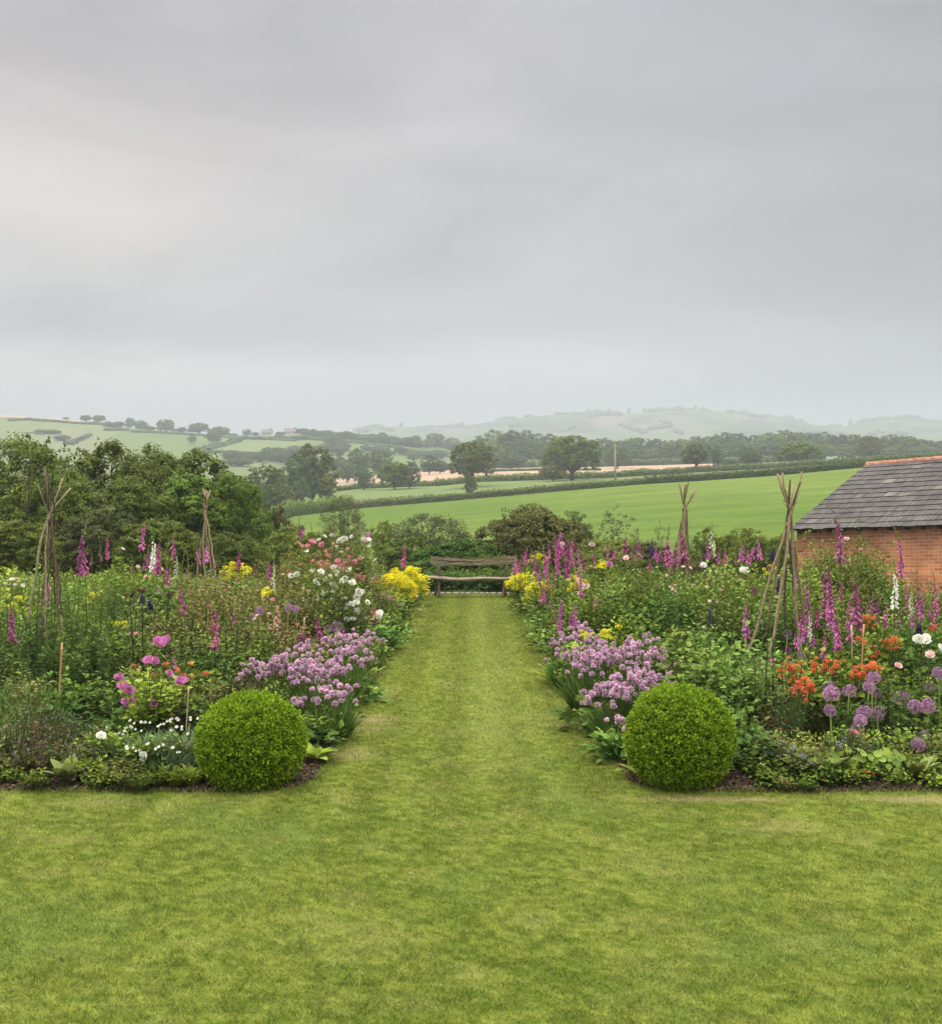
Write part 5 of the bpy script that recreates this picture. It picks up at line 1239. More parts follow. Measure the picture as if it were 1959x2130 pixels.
    r5 = N.new('ShaderNodeMapRange'); r5.inputs[1].default_value = .35; r5.inputs[2].default_value = .65; r5.inputs[3].default_value = .45; r5.inputs[4].default_value = 1.10; L.new(n5.outputs[0], r5.inputs[0])
    v5 = N.new('ShaderNodeVectorMath'); v5.operation = 'SCALE'; L.new(mx.outputs[2], v5.inputs[0]); L.new(r5.outputs[0], v5.inputs['Scale'])
    pb = N.new('ShaderNodeBsdfPrincipled'); pb.inputs['Roughness'].default_value = .6; pb.inputs['Specular IOR Level'].default_value = .2; L.new(v5.outputs[0], pb.inputs['Base Color']); L.new(pb.outputs[0], out.inputs[0])
    SLp = math.hypot(run, rise); cs, sn = run / SLp, rise / SLp; rs = np.random.default_rng(3)
    roof = link('roof', None, o)
    for side in (0, 1):
        g = G(); rows = 14; ex = SLp / rows; x0, x1 = -.12, Lw + .1
        for r in range(rows):
            x = x0 - (0 if r % 2 else .13)
            while x < x1:
                w = rs.uniform(.24, .30); a, b = max(x, x0) + .004, min(x + w, x1) - .002
                if b > a + .03:
                    s0 = r * ex - .02 + rs.uniform(-.018, .014) - (.05 if rs.random() < .015 else 0); s1 = min(s0 + ex * 1.55, SLp); lift = .026; rz_ = rs.uniform(-.003, .004)
                    pts = []
                    for (xx, s, l) in [(a, s0, lift), (b, s0, lift + rz_), (b, s1, .004), (a, s1, .004)]:
                        for tt in (0, .009):
                            yy = s * cs - (l + tt) * sn; zz = s * sn + (l + tt) * cs; sagg = -.035 * math.sin(PI * np.clip(xx / Lw, 0, 1))
                            if side: yy = 2 * run - yy
                            pts.append([xx, yy - .12, ez - .07 + up * xx + zz + sagg])
                    Fq = [[1, 3, 5, 7], [0, 6, 4, 2], [0, 2, 3, 1], [2, 4, 5, 3], [6, 0, 1, 7]]
                    Fc = [t for q4 in Fq for t in ([q4[0], q4[1], q4[2]], [q4[0], q4[2], q4[3]])]
                    if side: Fc = [f[::-1] for f in Fc]
                    g.add(pts, Fc, np.clip(rs.normal(.42, .15), 0, 1) if rs.random() > .03 else .92)
                x += w
        # boarding under the slates
        V = []
        for xx in (x0 + .01, x1 - .01):
            for s in (.0, SLp):
                for tt in (-.03, -.005):
                    yy = s * cs - tt * sn; yy = 2 * run - yy if side else yy; V.append([xx, yy - .12, ez - .07 + up * xx + s * sn + tt * cs])
        fq = [[0, 1, 3, 2], [4, 6, 7, 5], [0, 4, 5, 1], [2, 3, 7, 6], [1, 5, 7, 3], [0, 2, 6, 4]]
        g.add(V, [t for a, b, c, d in fq for t in ([a, b, c], [a, c, d])], 0)
        link('roof_slope', g.mesh('roof_slope', sm), roof)
    clay = noisemat('clay_tile', (.26, .12, .085), (.46, .22, .15), 6, .85, .4, c3=(.45, .33, .26))
    x = -.14
    while x < Lw:
        g = G(); a = np.linspace(-.2, PI + .2, 9); V = []; Fc = []
        for xx, rr in ((x, .120), (x + .40, .112), (x + .43, .128), (x + .455, .128)):
            for t in a: V.append([xx, run - .12 + rr * math.cos(t), ez - .07 + up * xx + rise - .055 + rr * .95 * math.sin(t)])
        for i in range(3):
            for j in range(8): p = i * 9 + j; Fc += [[p, p + 9, p + 1], [p + 1, p + 9, p + 10]]
        Fc += [[j, j + 1, 8] for j in range(7)] + [[27 + j + 1, 27 + j, 35] for j in range(7)]
        g.add(V, Fc, random.random()); link('ridge_tile', g.mesh('ridge_tile', clay), roof); x += .45
    dk = noisemat('eaves_board', (.03, .022, .018), (.07, .05, .04), 6, .9, .2)
    x = .08
    while x < Lw - .1:
        g = G(); box(g, (x, -.10, ez - .16 + up * x), (x + .07, -.002, ez - .085 + up * x)); link('rafter_end', g.mesh('rafter_end', dk), roof); x += .38

# ---------------------------------------------------------------- the borders
def zoneL(px):
    for lim, t in ((75, 'left of the far-left wigwam'), (150, 'at the far-left wigwam'), (255, 'right of the far-left wigwam'), (385, 'above the mauve rose'), (475, 'near the small left wigwam'), (600, 'above the left box ball'), (770, 'among the pink and white roses'), (900, 'near the left yellow mound')):
        if px < lim: return t
    return 'near the left yellow mound'
def zoneR(px):
    for lim, t in ((1125, 'just right of the bench'), (1185, 'above the right chives'), (1260, 'right of the tall central group'), (1345, 'above the right border rose'), (1445, 'at the small right wigwam'), (1600, 'between the two right wigwams'), (1700, 'at the large right wigwam'), (1790, 'before the barn roof'), (1860, 'before the barn wall')):
        if px < lim: return t
    return 'at the right edge before the barn'
def zone(px): return zoneL(px) if px < 980 else zoneR(px)

def build_borders():
    box_ball(523, 8.62, 209, 1438, 'clipped round box ball at the corner of the left border', 5)
    box_ball(1413, 8.60, 207, 1426, 'clipped round box ball at the corner of the right border', 6)
    # wigwams: (top px, top py, foot px, foot depth offset, thickness, material, kink)
    wigwam(104, 13, [(96, 973, 62, -.5, .021, 'darkpole', .01), (81, 1008, 143, -.35, .015, 'darkpole', -.01), (127, 996, 96, -.7, .018, 'pole', .02), (148, 1016, 18, -.9, .023, 'mosspole', -.02), (101, 985, 152, .3, .015, 'darkpole', 0), (92, 990, 118, .5, .015, 'darkpole', .01), (112, 1012, 78, .4, .015, 'darkpole', 0)], 1083,
           'tall far-left wigwam of gnarled mossy sticks with splayed tops')
    wigwam(428, 20, [(423, 1017, 392, -.3, .022, 'pole', 0), (437, 1020, 421, -.6, .022, 'pole', .01), (427, 1020, 452, -.4, .022, 'pole', -.01), (433, 1022, 466, .3, .022, 'palecane', 0), (425, 1024, 408, .4, .020, 'darkpole', 0)], 1057,
           'small slender stick wigwam before the dark round tree, left border')
    wigwam(1423, 20, [(1412, 1005, 1440, .3, .022, 'pole', 0), (1423, 1006, 1428, -.3, .024, 'pole', .01), (1430, 1003, 1400, .4, .020, 'pole', 0), (1446, 1015, 1368, -.4, .024, 'pole', .01), (1448, 1018, 1394, -.6, .024, 'pole', 0), (1425, 1008, 1452, .2, .022, 'darkpole', 0)], 1060,
           'small stick wigwam against the bright green field, right border')
    wigwam(1640, 13.5, [(1617, 986, 1662, -.5, .024, 'pole', .005), (1627, 983, 1690, -.1, .023, 'pole', -.005), (1666, 981, 1532, -.5, .024, 'pole', .01), (1643, 998, 1628, .2, .022, 'darkpole', 0), (1666, 1013, 1566, -.1, .021, 'pole', -.01), (1648, 1008, 1590, -.75, .026, 'pole', .01), (1661, 1003, 1668, .5, .020, 'darkpole', 0)], 1083,
           'largest stick wigwam, in the right border left of the barn')
    cane(130, 1337, 1520, -12, 9.9, 'thin orange-brown cane standing left of the mauve rose')
    cane(634, 1284, 1360, -12, 13.5, 'slim pale cane among the white rose stems', 'palecane')
    cane(547, 1237, 1300, 0, 15, 'short orange cane left of the peach foxglove', 'cane', .010)
    cane(1598, 1527, 1630, -12, 8.75, 'short brown stick in the low plants right of the right box ball', 'darkpole', .006)
    cane(1796, 1298, 1395, -12, 10.6, 'orange cane behind the orange flowers near the barn')
    cane(1770, 1300, 1385, 4, 11.3, 'pale cane left of the orange one near the barn', 'palecane')
    cane(393, 1430, 1500, -8, 9.6, 'thin straw-coloured cane between mauve rose and left box ball', 'palecane', .005)
    cane(1550, 1318, 1400, -1, 12, 'thick pale stake under the pink foxglove by the largest wigwam', 'palecane', .010)
    g = G();
    # trellis by the barn
    D = 23.5; x0 = X(1836, D); o = thing('garden_trellis', (x0, D, float(ground_z(x0, D))), 'dark metal trellis rail before the barn wall', 'trellis', px=1845)
    zt = Z(1203, D) - o.location[2]
    for k in range(3):
        g = G(); tube(g, [[k * .17, 0, 0], [k * .17, 0, zt - (.0 if k != 1 else .05)]], .012, 6); link('post', g.mesh('post', MP['darkstem'], True), o)
    g = G(); tube(g, [[-.05, 0, zt - .08], [.42, 0, zt - .10]], .010, 6); link('rail', g.mesh('rail', MP['darkstem'], True), o)

    # ---------- foxgloves (px, tip, lowest bell, depth, colour, ...)
    FX = [
     (172, 1076, 1192, 12, 'magenta', dict(lean=-10, fat=1.25, bend=.05)), (178, 1130, 1188, 12.3, 'magenta', dict(fat=1.1)), (210, 1106, 1163, 22, 'dusty', {}), (226, 1098, 1160, 22, 'magenta', dict(fat=.9)), (193, 1140, 1172, 23, 'dusty', {}),
     (302, 1068, 1140, 16, 'magenta', dict(lean=-8, bend=.04)), (322, 1087, 1182, 15, 'white', dict(fat=1.2, lean=-4)), (336, 1082, 1188, 14.6, 'magenta', dict(fat=1.15, lean=-10, bend=.05)), (361, 1090, 1160, 17, 'magenta', dict(lean=-6)), (345, 1108, 1200, 15, 'dusty', {}),
     (303, 1136, 1180, 19, 'dusty', {}), (369, 1128, 1200, 16, 'cream', dict(fat=.8)), (386, 1120, 1245, 13, 'dusty', dict(lean=-12)), (372, 1190, 1272, 12.2, 'magenta', dict(lean=20)), (444, 1225, 1345, 11.4, 'magenta', dict(lean=-6, fat=1.2)), (367, 1355, 1384, 10.4, 'magenta', dict(fat=.8)),
     (330, 1255, 1302, 13, 'dusty', {}), (485, 1252, 1292, 13, 'magenta', {}), (24, 1225, 1330, 11, 'magenta', dict(fat=1.2)), (99, 1175, 1252, 14, 'magenta', {}), (38, 1168, 1210, 19, 'dusty', {}), (59, 1176, 1212, 19, 'dusty', {}), (85, 1210, 1255, 15, 'dusty', {}),
     (412, 1122, 1168, 22, 'magenta', dict(fat=1.3)), (428, 1112, 1165, 22, 'lilacpink', dict(fat=1.1)), (333, 1205, 1232, 16, 'lilacpink', {}), (392, 1140, 1200, 15, 'dusty', {}),
     (624, 1052, 1116, 21, 'dusty', dict(fat=1.1)), (630, 1080, 1112, 21, 'magenta', {}), (735, 1088, 1168, 18.5, 'dusty', dict(fat=1.2)), (767, 1088, 1126, 22, 'lilacpink', {}), (760, 1098, 1128, 22, 'magenta', {}), (842, 1111, 1176, 22, 'magenta', dict(fat=1.1, bend=0)), (727, 1140, 1175, 19, 'dusty', {}),
     (529, 1130, 1190, 19, 'dusty', {}), (559, 1150, 1200, 16, 'magenta', dict(lean=6)), (573, 1145, 1225, 15, 'cream', dict(fat=.8)), (592, 1130, 1195, 19, 'dusty', {}), (581, 1216, 1316, 13, 'peach', dict(fat=1.3, lean=-3)), (658, 1262, 1324, 13.4, 'magenta', dict(fat=1.2)), (716, 1292, 1322, 14, 'magenta', {}), (467, 1160, 1200, 18, 'dusty', {}),
     (693, 1108, 1150, 20, 'dusty', {}), (448, 1120, 1180, 19, 'dusty', {}), (508, 1190, 1240, 15, 'dusty', {}), (275, 1150, 1190, 19, 'dusty', {}),
     # right border
     (1074, 1140, 1190, 23, 'lilacpink', dict(bend=-.08)), (1095, 1130, 1172, 22.5, 'magenta', {}), (1103, 1133, 1168, 22, 'dusty', dict(bend=.1)), (1122, 1160, 1214, 20, 'magenta', dict(lean=6)), (1128, 1122, 1192, 20.5, 'magenta', dict(lean=8, bend=-.05)), (1142, 1113, 1165, 21, 'magenta', {}),
     (1152, 1088, 1165, 19.5, 'magenta', dict(bend=-.05)), (1168, 1078, 1152, 20, 'magenta', dict(fat=1.35, bend=.07)), (1166, 1092, 1150, 20.5, 'magenta', {}), (1179, 1098, 1198, 18.5, 'magenta', dict(fat=1.2, bend=.08)), (1189, 1108, 1150, 21, 'magenta', {}), (1176, 1150, 1200, 18, 'magenta', {}),
     (1213, 1106, 1172, 19, 'dusty', dict(fat=1.3)), (1222, 1112, 1180, 19.5, 'dusty', dict(fat=1.1)), (1207, 1135, 1200, 18.5, 'lilacpink', {}), (1150, 1165, 1215, 18, 'dusty', {}), (1194, 1162, 1205, 18, 'dusty', dict(fat=1.2)), (1200, 1175, 1205, 18, 'magenta', {}), (1136, 1185, 1225, 17.5, 'dusty', {}),
     (1172, 1205, 1311, 15, 'lilacpink', dict(fat=1.05)), (1197, 1238, 1302, 14.6, 'lilacpink', {}), (1186, 1262, 1296, 14.6, 'magenta', {}), (1150, 1200, 1260, 16.5, 'dusty', {}), (1222, 1215, 1275, 15.5, 'dusty', {}),
     (1264, 1113, 1160, 21, 'magenta', {}), (1280, 1130, 1160, 21, 'magenta', {}), (1301, 1104, 1147, 21, 'magenta', dict(fat=1.2)), (1328, 1110, 1158, 21, 'magenta', dict(lean=4)), (1362, 1132, 1158, 21, 'magenta', {}), (1373, 1128, 1165, 20, 'magenta', {}), (1388, 1090, 1170, 18.5, 'magenta', dict(fat=1.6, bend=.02)),
     (1417, 1082, 1164, 18.5, 'magenta', dict(fat=1.6, bend=0)), (1458, 1122, 1172, 20, 'dusty', {}), (1482, 1073, 1152, 19.5, 'cream', dict(fat=1.35, bend=0)), (1491, 1138, 1168, 20, 'magenta', dict(fat=1.1)), (1503, 1126, 1168, 20.5, 'magenta', {}), (1516, 1130, 1165, 21, 'dusty', {}), (1530, 1120, 1172, 21, 'dusty', dict(bend=.05)),
     (1545, 1117, 1164, 20, 'lilacpink', dict(fat=1.2)), (1566, 1125, 1160, 20.5, 'lilacpink', {}), (1574, 1110, 1160, 21, 'lilacpink', dict(lean=4, bend=-.04)), (1333, 1160, 1185, 20, 'dusty', {}), (1352, 1160, 1188, 19.5, 'magenta', {}), (1505, 1150, 1195, 17, 'dusty', {}),
     (1243, 1215, 1262, 15, 'peach', dict(fat=1.1)), (1258, 1180, 1240, 15.5, 'cream', dict(fat=.7)), (1273, 1190, 1250, 15.5, 'cream', dict(fat=.7)),
     (1547, 1230, 1322, 12, 'lilacpink', dict(fat=1.2, lean=0)), (1660, 1165, 1222, 14.5, 'lilacpink', dict(fat=1.1)), (1736, 1035, 1162, 12.5, 'magenta', dict(fat=1.3, bend=-.16, lean=8)), (1722, 1120, 1292, 12, 'magenta', dict(fat=1.35, bend=-.12)), (1733, 1230, 1350, 11.5, 'magenta', dict(fat=1.1)), (1714, 1298, 1365, 11.2, 'magenta', {}),
     (1772, 1160, 1292, 12, 'magenta', dict(fat=1.4)), (1762, 1262, 1334, 11.4, 'magenta', dict(fat=1.2)), (1748, 1190, 1245, 13, 'magenta', {}), (1677, 1165, 1320, 12.8, 'magenta', dict(fat=1.1, bend=-.06)), (1692, 1195, 1290, 13, 'dusty', dict(fat=1.1)), (1684, 1255, 1330, 12, 'cream', dict(fat=.8)),
     (1868, 1078, 1195, 12.5, 'magenta', dict(fat=1.1, bend=-.1, lean=8)), (1864, 1150, 1260, 11.8, 'white', dict(fat=1.15, bend=-.06, lean=2)), (1883, 1195, 1272, 13, 'magenta', {}), (1892, 1205, 1285, 12.4, 'cream', dict(fat=.9)), (1903, 1160, 1240, 14, 'dusty', {}), (1919, 1215, 1284, 12.6, 'magenta', dict(fat=1.1)),
     (1830, 1222, 1296, 12.8, 'magenta', {}), (1844, 1232, 1300, 12.6, 'magenta', {}), (1801, 1200, 1270, 14, 'dusty', {}), (1888, 1265, 1302, 12, 'magenta', {}), (1936, 1240, 1300, 12.6, 'magenta', {}), (1700, 1240, 1300, 13, 'magenta', {}), (1645, 1215, 1300, 13.5, 'dusty', {}), (1655, 1305, 1345, 12, 'lilacpink', {}),
     (1480, 1175, 1215, 16, 'dusty', {}), (1593, 1145, 1185, 18, 'dusty', {}),
     (1083, 1150, 1188, 22, 'magenta', {}), (1112, 1142, 1195, 21, 'magenta', dict(bend=-.08)), (1160, 1105, 1175, 19, 'magenta', dict(bend=.1)), (1186, 1118, 1175, 19.5, 'lilacpink', {}), (1139, 1140, 1205, 19, 'lilacpink', {}), (1157, 1130, 1195, 18.5, 'magenta', {}), (1203, 1120, 1165, 20, 'magenta', {}), (1232, 1128, 1178, 19.5, 'magenta', dict(bend=.08)),
     (1129, 1200, 1250, 17.5, 'magenta', {}), (1147, 1230, 1290, 15.5, 'dusty', {}), (1208, 1180, 1240, 16.5, 'lilacpink', {}), (1252, 1125, 1170, 20, 'dusty', {}), (1290, 1122, 1165, 20, 'dusty', {}), (1314, 1118, 1165, 20, 'magenta', {}), (1402, 1120, 1172, 18.5, 'magenta', dict(fat=1.2)), (1435, 1125, 1180, 18, 'dusty', {}), (1470, 1110, 1160, 19.5, 'magenta', {}), (1557, 1122, 1170, 19, 'magenta', {}),
     (1710, 1150, 1280, 12.6, 'magenta', dict(fat=1.2, bend=-.1)), (1728, 1185, 1310, 12, 'lilacpink', dict(fat=1.1)), (1742, 1260, 1345, 11.6, 'magenta', dict(fat=1.1)), (1780, 1200, 1310, 12.2, 'magenta', dict(fat=1.2, bend=.1)), (1767, 1225, 1300, 12.6, 'lilacpink', {}), (1670, 1230, 1330, 12.6, 'magenta', {}), (1690, 1260, 1340, 12.4, 'magenta', {}),
     (1815, 1215, 1290, 13, 'magenta', {}), (1855, 1225, 1300, 12.8, 'dusty', {}), (1875, 1240, 1310, 12.6, 'magenta', {}), (1895, 1230, 1300, 13, 'magenta', {}), (1911, 1180, 1270, 13.2, 'magenta', dict(bend=-.1)), (1930, 1200, 1290, 13, 'dusty', {}), (1945, 1180, 1280, 13, 'magenta', {}),
     (120, 1165, 1230, 13.6, 'dusty', {}), (350, 1150, 1215, 15, 'magenta', {}), (310, 1120, 1180, 16, 'magenta', {}), (434, 1205, 1260, 13, 'dusty', {}), (610, 1120, 1180, 18, 'dusty', {}), (650, 1085, 1130, 21, 'dusty', {}), (530, 1225, 1280, 14, 'dusty', {}), (500, 1130, 1180, 19, 'magenta', {}),
    ]
    for px, tip, bot, D, col, kw in FX:
        kw = dict(kw); faded = col == 'dusty'
        foxglove(px, tip, bot, D, col, zone=zone(px), faded=faded, **kw)

    # ---------- chives
    CH = [(552, 10.9, .62, 20), (590, 10.6, .66, 24), (628, 10.7, .70, 26), (662, 10.4, .66, 26), (696, 10.7, .64, 24), (672, 9.9, .50, 16), (716, 10.2, .50, 14), (722, 11.8, .62, 20), (742, 12.5, .56, 18), (704, 13.2, .60, 22), (738, 13.7, .58, 22), (768, 14.2, .52, 14), (640, 11.7, .70, 14),
          (1196, 11.6, .62, 24), (1225, 11.0, .70, 28), (1262, 10.8, .76, 30), (1300, 10.9, .80, 32), (1338, 11.2, .80, 26), (1285, 10.0, .60, 30), (1258, 9.9, .54, 28), (1318, 10.1, .62, 26), (1345, 10.4, .62, 16), (1178, 13.4, .62, 20), (1206, 13.6, .68, 22), (1228, 12.2, .70, 24), (1164, 13.0, .50, 10), (1275, 9.35, .34, 10), (1362, 11.2, .6, 10)]
    for i, (px, D, h, n) in enumerate(CH):
        px += (-8 if px < 980 else 8) * 10.5 / D
        chive(px, D, h, int(n * 1.2), 'clump of lilac pompom chives', .185, 'by the path, %s border' % ('left' if px < 980 else 'right'), seed=i)
    # ---------- alliums
    AL = [(1724, 1430, 15, 9.9, 'allium'), (1728, 1443, 19, 9.6, 'allium'), (1725, 1478, 14, 9.4, 'allium'), (1766, 1437, 15, 9.8, 'allium'), (1815, 1411, 16, 9.9, 'allium'), (1807, 1430, 14, 9.7, 'allium'), (1796, 1482, 17, 9.5, 'allium'), (1788, 1499, 15, 9.3, 'allium'), (1824, 1484, 17, 9.5, 'alliumold'),
          (1875, 1453, 19, 9.8, 'alliumold'), (1903, 1470, 17, 9.6, 'allium'), (1931, 1468, 17, 9.5, 'allium'), (1933, 1428, 13, 10, 'alliumold'), (1909, 1549, 16, 8.9, 'allium'), (1821, 1343, 9, 12, 'darkallium'), (1639, 1353, 9, 11.5, 'darkallium'), (1665, 1335, 9, 12, 'allium'), (1637, 1319, 10, 12.6, 'alliumold'), (1667, 1362, 9, 11.6, 'alliumold'), (1822, 1441, 12, 10, 'alliumold'), (1921, 1528, 12, 9.1, 'alliumold'), (1778, 1517, 13, 9.2, 'alliumold'), (1568, 1230, 10, 15, 'darkallium'), (1952, 1400, 15, 9.8, 'allium'),
          (540, 1270, 10, 13, 'allium'), (528, 1282, 8, 13.3, 'alliumold'), (700, 1303, 13, 13, 'alliumold'), (627, 1330, 12, 12.4, 'darkallium'), (600, 1264, 9, 13.6, 'allium'), (616, 1266, 8, 13.8, 'allium'), (216, 1335, 11, 12, 'alliumold'), (205, 1338, 8, 12, 'alliumold'), (570, 1385, 7, 11, 'allium'), (683, 1308, 8, 13, 'alliumold')]
    for px, py, r, D, hm in AL:
        allium(px, py, r, D, hm, {'allium': 'purple globe allium', 'alliumold': 'fading dull mauve globe allium', 'darkallium': 'dark plum globe allium'}[hm], zone(px), lean=random.uniform(-8, 8))
    # ---------- roses and other flowering bushes
    R0 = random.uniform
    rp = lambda pts, r=None, k=None: [(a, b, c[0] if c else r, k) if k else (a, b, c[0] if c else r) for a, b, *c in pts]
    blooms_plant('rose_bush', 'large white rose bush with many open blooms beside the yellow mound', 'rose', 'rose', 690, 16.2, 1.22, .62, 'rose_white',
        [(618, 1196), (667, 1190), (672, 1195), (693, 1200), (728, 1187), (732, 1213, 9), (745, 1232, 9), (752, 1234, 8), (748, 1242), (659, 1243, 8), (663, 1247, 8), (674, 1235, 9), (637, 1248), (696, 1182), (724, 1262), (735, 1290, 7), (720, 1290, 7), (741, 1245), (606, 1200), (652, 1190, 5), (660, 1209), (712, 1210), (695, 1222), (668, 1249), (730, 1258), (742, 1255), (640, 1305, 5), (615, 1300, 5), (786, 1278, 8), (791, 1284, 8), (742, 1274), (676, 1262, 7), (702, 1264), (719, 1205, 7), (717, 1246, 5), (650, 1262, 6)] + [(R0(600, 764), R0(1186, 1292), R0(3.5, 7)) for _ in range(34)], 7.5, mat='rose')
    blooms_plant('rose_bush', 'coral pink rose bush with clustered blooms above the white rose', 'rose', 'rose', 690, 19, 1.36, .62, 'rose_coral',
        [(649, 1130, 9), (671, 1133, 7), (675, 1177, 9), (684, 1178, 8), (705, 1169, 8), (705, 1181, 9), (718, 1175, 8), (738, 1170, 7), (715, 1189, 8), (744, 1201, 7), (780, 1208, 8), (727, 1241, 6), (641, 1137, 6), (652, 1168, 5), (613, 1170, 5), (757, 1200, 4), (682, 1157, 4), (728, 1160, 4), (653, 1130, 6)] + [(R0(615, 760), R0(1125, 1215), R0(3, 6)) for _ in range(16)], 8, mat='roseyoung')
    blooms_plant('rose_bush', 'tall loose white rose behind the coral pink one', 'rose', 'rose', 730, 21.5, 1.55, .62, 'rose_white',
        [(665, 1124), (674, 1117), (692, 1115), (710, 1127, 8), (717, 1123, 8), (705, 1130), (733, 1117), (757, 1124, 7), (767, 1125, 7), (768, 1139, 6), (709, 1150), (750, 1161, 7), (782, 1166, 6), (640, 1148), (732, 1185, 4), (700, 1138, 4)], 5.5, mat='rose')
    blooms_plant('rose_bush', 'white rose with red buds at the path edge below the yellow mound', 'rose', 'rose', 757, 17.2, .60, .34, 'rose_palepink',
        [(742, 1274, 6), (760, 1285, 5), (775, 1290, 5), (790, 1275, 7, 'rose_white'), (787, 1283, 7, 'rose_white'), (772, 1298, 5, 'rose_coral'), (741, 1268, 5, 'rose_white')] + [(random.uniform(735, 790), random.uniform(1265, 1296), 6, 'rosered_u') for _ in range(22)], 6)
    blooms_plant('astrantia_clump', 'dusty pink astrantia mound beside the left yellow mound', 'astrantia', 'mid', 797, 20.5, .62, .42, 'astrantia', [(random.uniform(757, 838), 0, 7) for _ in range(44)] and [(a, 1232 + (abs(a - 795) / 40)**2 * 14 + random.uniform(0, 42), 6) for a in np.linspace(757, 838, 46)], 6, 'flower_head', stemmat='stem')
    blooms_plant('rose_bush', 'big leafy pink rose bush in the middle of the right border', 'rose', 'rose', 1300, 17.5, 1.15, .85, 'rose_palepink',
        [(1231, 1135, 7), (1302, 1162, 7), (1266, 1175, 8, 'rose_mauve'), (1386, 1199, 5), (1404, 1231, 9), (1393, 1224, 6), (1383, 1258, 6, 'rose_coral'), (1335, 1260, 5), (1270, 1262, 5), (1415, 1262, 5), (1380, 1227, 4), (1202, 1236, 5), (1218, 1224, 9), (1416, 1262, 4)], 6)
    blooms_plant('rose_bush', 'dark leafy rose bush with white blooms left of the largest wigwam', 'rose', 'rose', 1480, 16.5, 1.10, .75, 'rose_palepink',
        [(1462, 1177, 8, 'rose_white'), (1547, 1190, 11, 'rose_white'), (1421, 1180, 4), (1440, 1218, 4), (1491, 1250, 4), (1460, 1288, 5, 'rose_white'), (1475, 1252, 4, 'rose_white'), (1434, 1182, 4)], 6)
    blooms_plant('rose_bush', 'leafy pink rose bush climbing before the barn wall', 'rose', 'rose', 1762, 16.5, 1.55, .62, 'rose_palepink',
        [(1759, 1123, 7), (1756, 1181, 9, 'rose_peach'), (1804, 1215, 8), (1793, 1143, 5, 'rose_coral'), (1762, 1166, 5), (1733, 1164, 5), (1790, 1172, 4), (1832, 1222, 4, 'rose_rosered'), (1854, 1218, 5), (1762, 1215, 5)], 6)
    blooms_plant('rose_bush', 'peach rose on tall stems beside the right yellow flowers', 'rose', 'rose', 1195, 17, .98, .36, 'rose_peach', [(1202, 1214, 11), (1169, 1133, 6, 'rose_palepink'), (1219, 1222, 9, 'rose_palepink'), (1201, 1236, 6, 'rose_palepink')], 8)
    blooms_plant('rose_bush', 'mauve rose with lime green leaves in front of the left border', 'rose', 'lime', 312, 9.9, .66, .34, 'rose_mauve',
        [(330, 1338, 15), (348, 1337, 15), (311, 1377, 13), (322, 1378, 12), (248, 1412, 12), (258, 1430, 14), (268, 1438, 13), (270, 1464, 15), (373, 1419, 12), (385, 1421, 13), (352, 1402, 9), (322, 1464, 10), (262, 1460, 10)], 12)
    blooms_plant('peony', 'white peony flower low at the left border front, upper one', 'peony', 'mid', 212, 8.95, .30, .16, 'rose_white', [(211, 1533, 11)], 10, foliage=True)
    blooms_plant('peony', 'white peony flower low at the left border front, lower one', 'peony', 'mid', 299, 8.75, .24, .15, 'rose_white', [(297, 1572, 9), (300, 1582, 8)], 9)
    blooms_plant('peony', 'large white peony at the far right edge', 'peony', 'deep', 1925, 10.2, .72, .3, 'rose_white', [(1912, 1334, 14), (1924, 1332, 14), (1933, 1364, 11, 'rose_palepink'), (1866, 1387, 9, 'rose_palepink'), (1953, 1350, 11)], 12)
    blooms_plant('rose_bush', 'cream white rose with green buds at the left edge', 'rose', 'rose', 30, 17, .9, .4, 'rose_white', [(27, 1207, 6), (33, 1218, 5), (47, 1220, 5), (12, 1215, 5), (36, 1205, 4, 'rose_palepink')], 5)
    blooms_plant('rose_bush', 'small rose with pale pink blooms below the tall white foxglove', 'rose', 'youngrose', 290, 17.5, 1.05, .5, 'rose_palepink', [(255, 1143, 5), (304, 1200, 5), (287, 1180, 5), (337, 1187, 7), (341, 1200, 4), (356, 1220, 4), (308, 1200, 4, 'rose_coral')], 5)
    blooms_plant('rose_bush', 'olive leaved shrub rose with reddish shoots near the small left wigwam', 'rose', 'youngrose', 450, 14.5, 1.16, .62, 'rose_rosered', [(495, 1205, 4), (400, 1262, 4), (396, 1325, 5, 'rose_peach'), (408, 1308, 4), (418, 1250, 3), (470, 1230, 3)], 5)
    blooms_plant('rose_bush', 'thin leggy rose right of the olive shrub rose', 'rose', 'youngrose', 540, 14.3, 1.02, .5, 'rose_rosered', [(567, 1247, 4, 'rose_coral'), (560, 1380, 4, 'rose_coral'), (600, 1190, 4), (590, 1196, 4, 'rose_peach')], 4)
    # yellow mounds
    def mound(px, D, h, r, top, w, n, lab, rad=9):
        hs = []
        for k in range(n):
            u_ = random.uniform(-1, 1); vv = random.random()
            hs.append((px + u_ * w, top + (abs(u_)**2.2) * (w * .50) + vv**1.2 * w * 1.25 * (1 - .3 * abs(u_)), rad * random.uniform(.7, 1.15)))
        blooms_plant('yellow_spurge', lab, 'spurge', 'fresh', px, D, h, r, 'umbel', hs, rad, 'flower_head', stemmat='stem', up=1.1, mat='lime')
    mound(842, 24.2, .74, .46, 1181, 44, 85, 'bright yellow flower mound nearest the bench, left border', 11)
    mound(818, 22.0, .72, .44, 1196, 44, 90, 'bright yellow flower mound at the left path edge, just in front of the other', 11)
    mound(1085, 23.5, .62, .34, 1191, 30, 40, 'yellow flower clump by the right end of the bench', 8)
    mound(1128, 21.0, .66, .38, 1210, 32, 34, 'yellow flower clump under the foxgloves, second from the bench', 8)
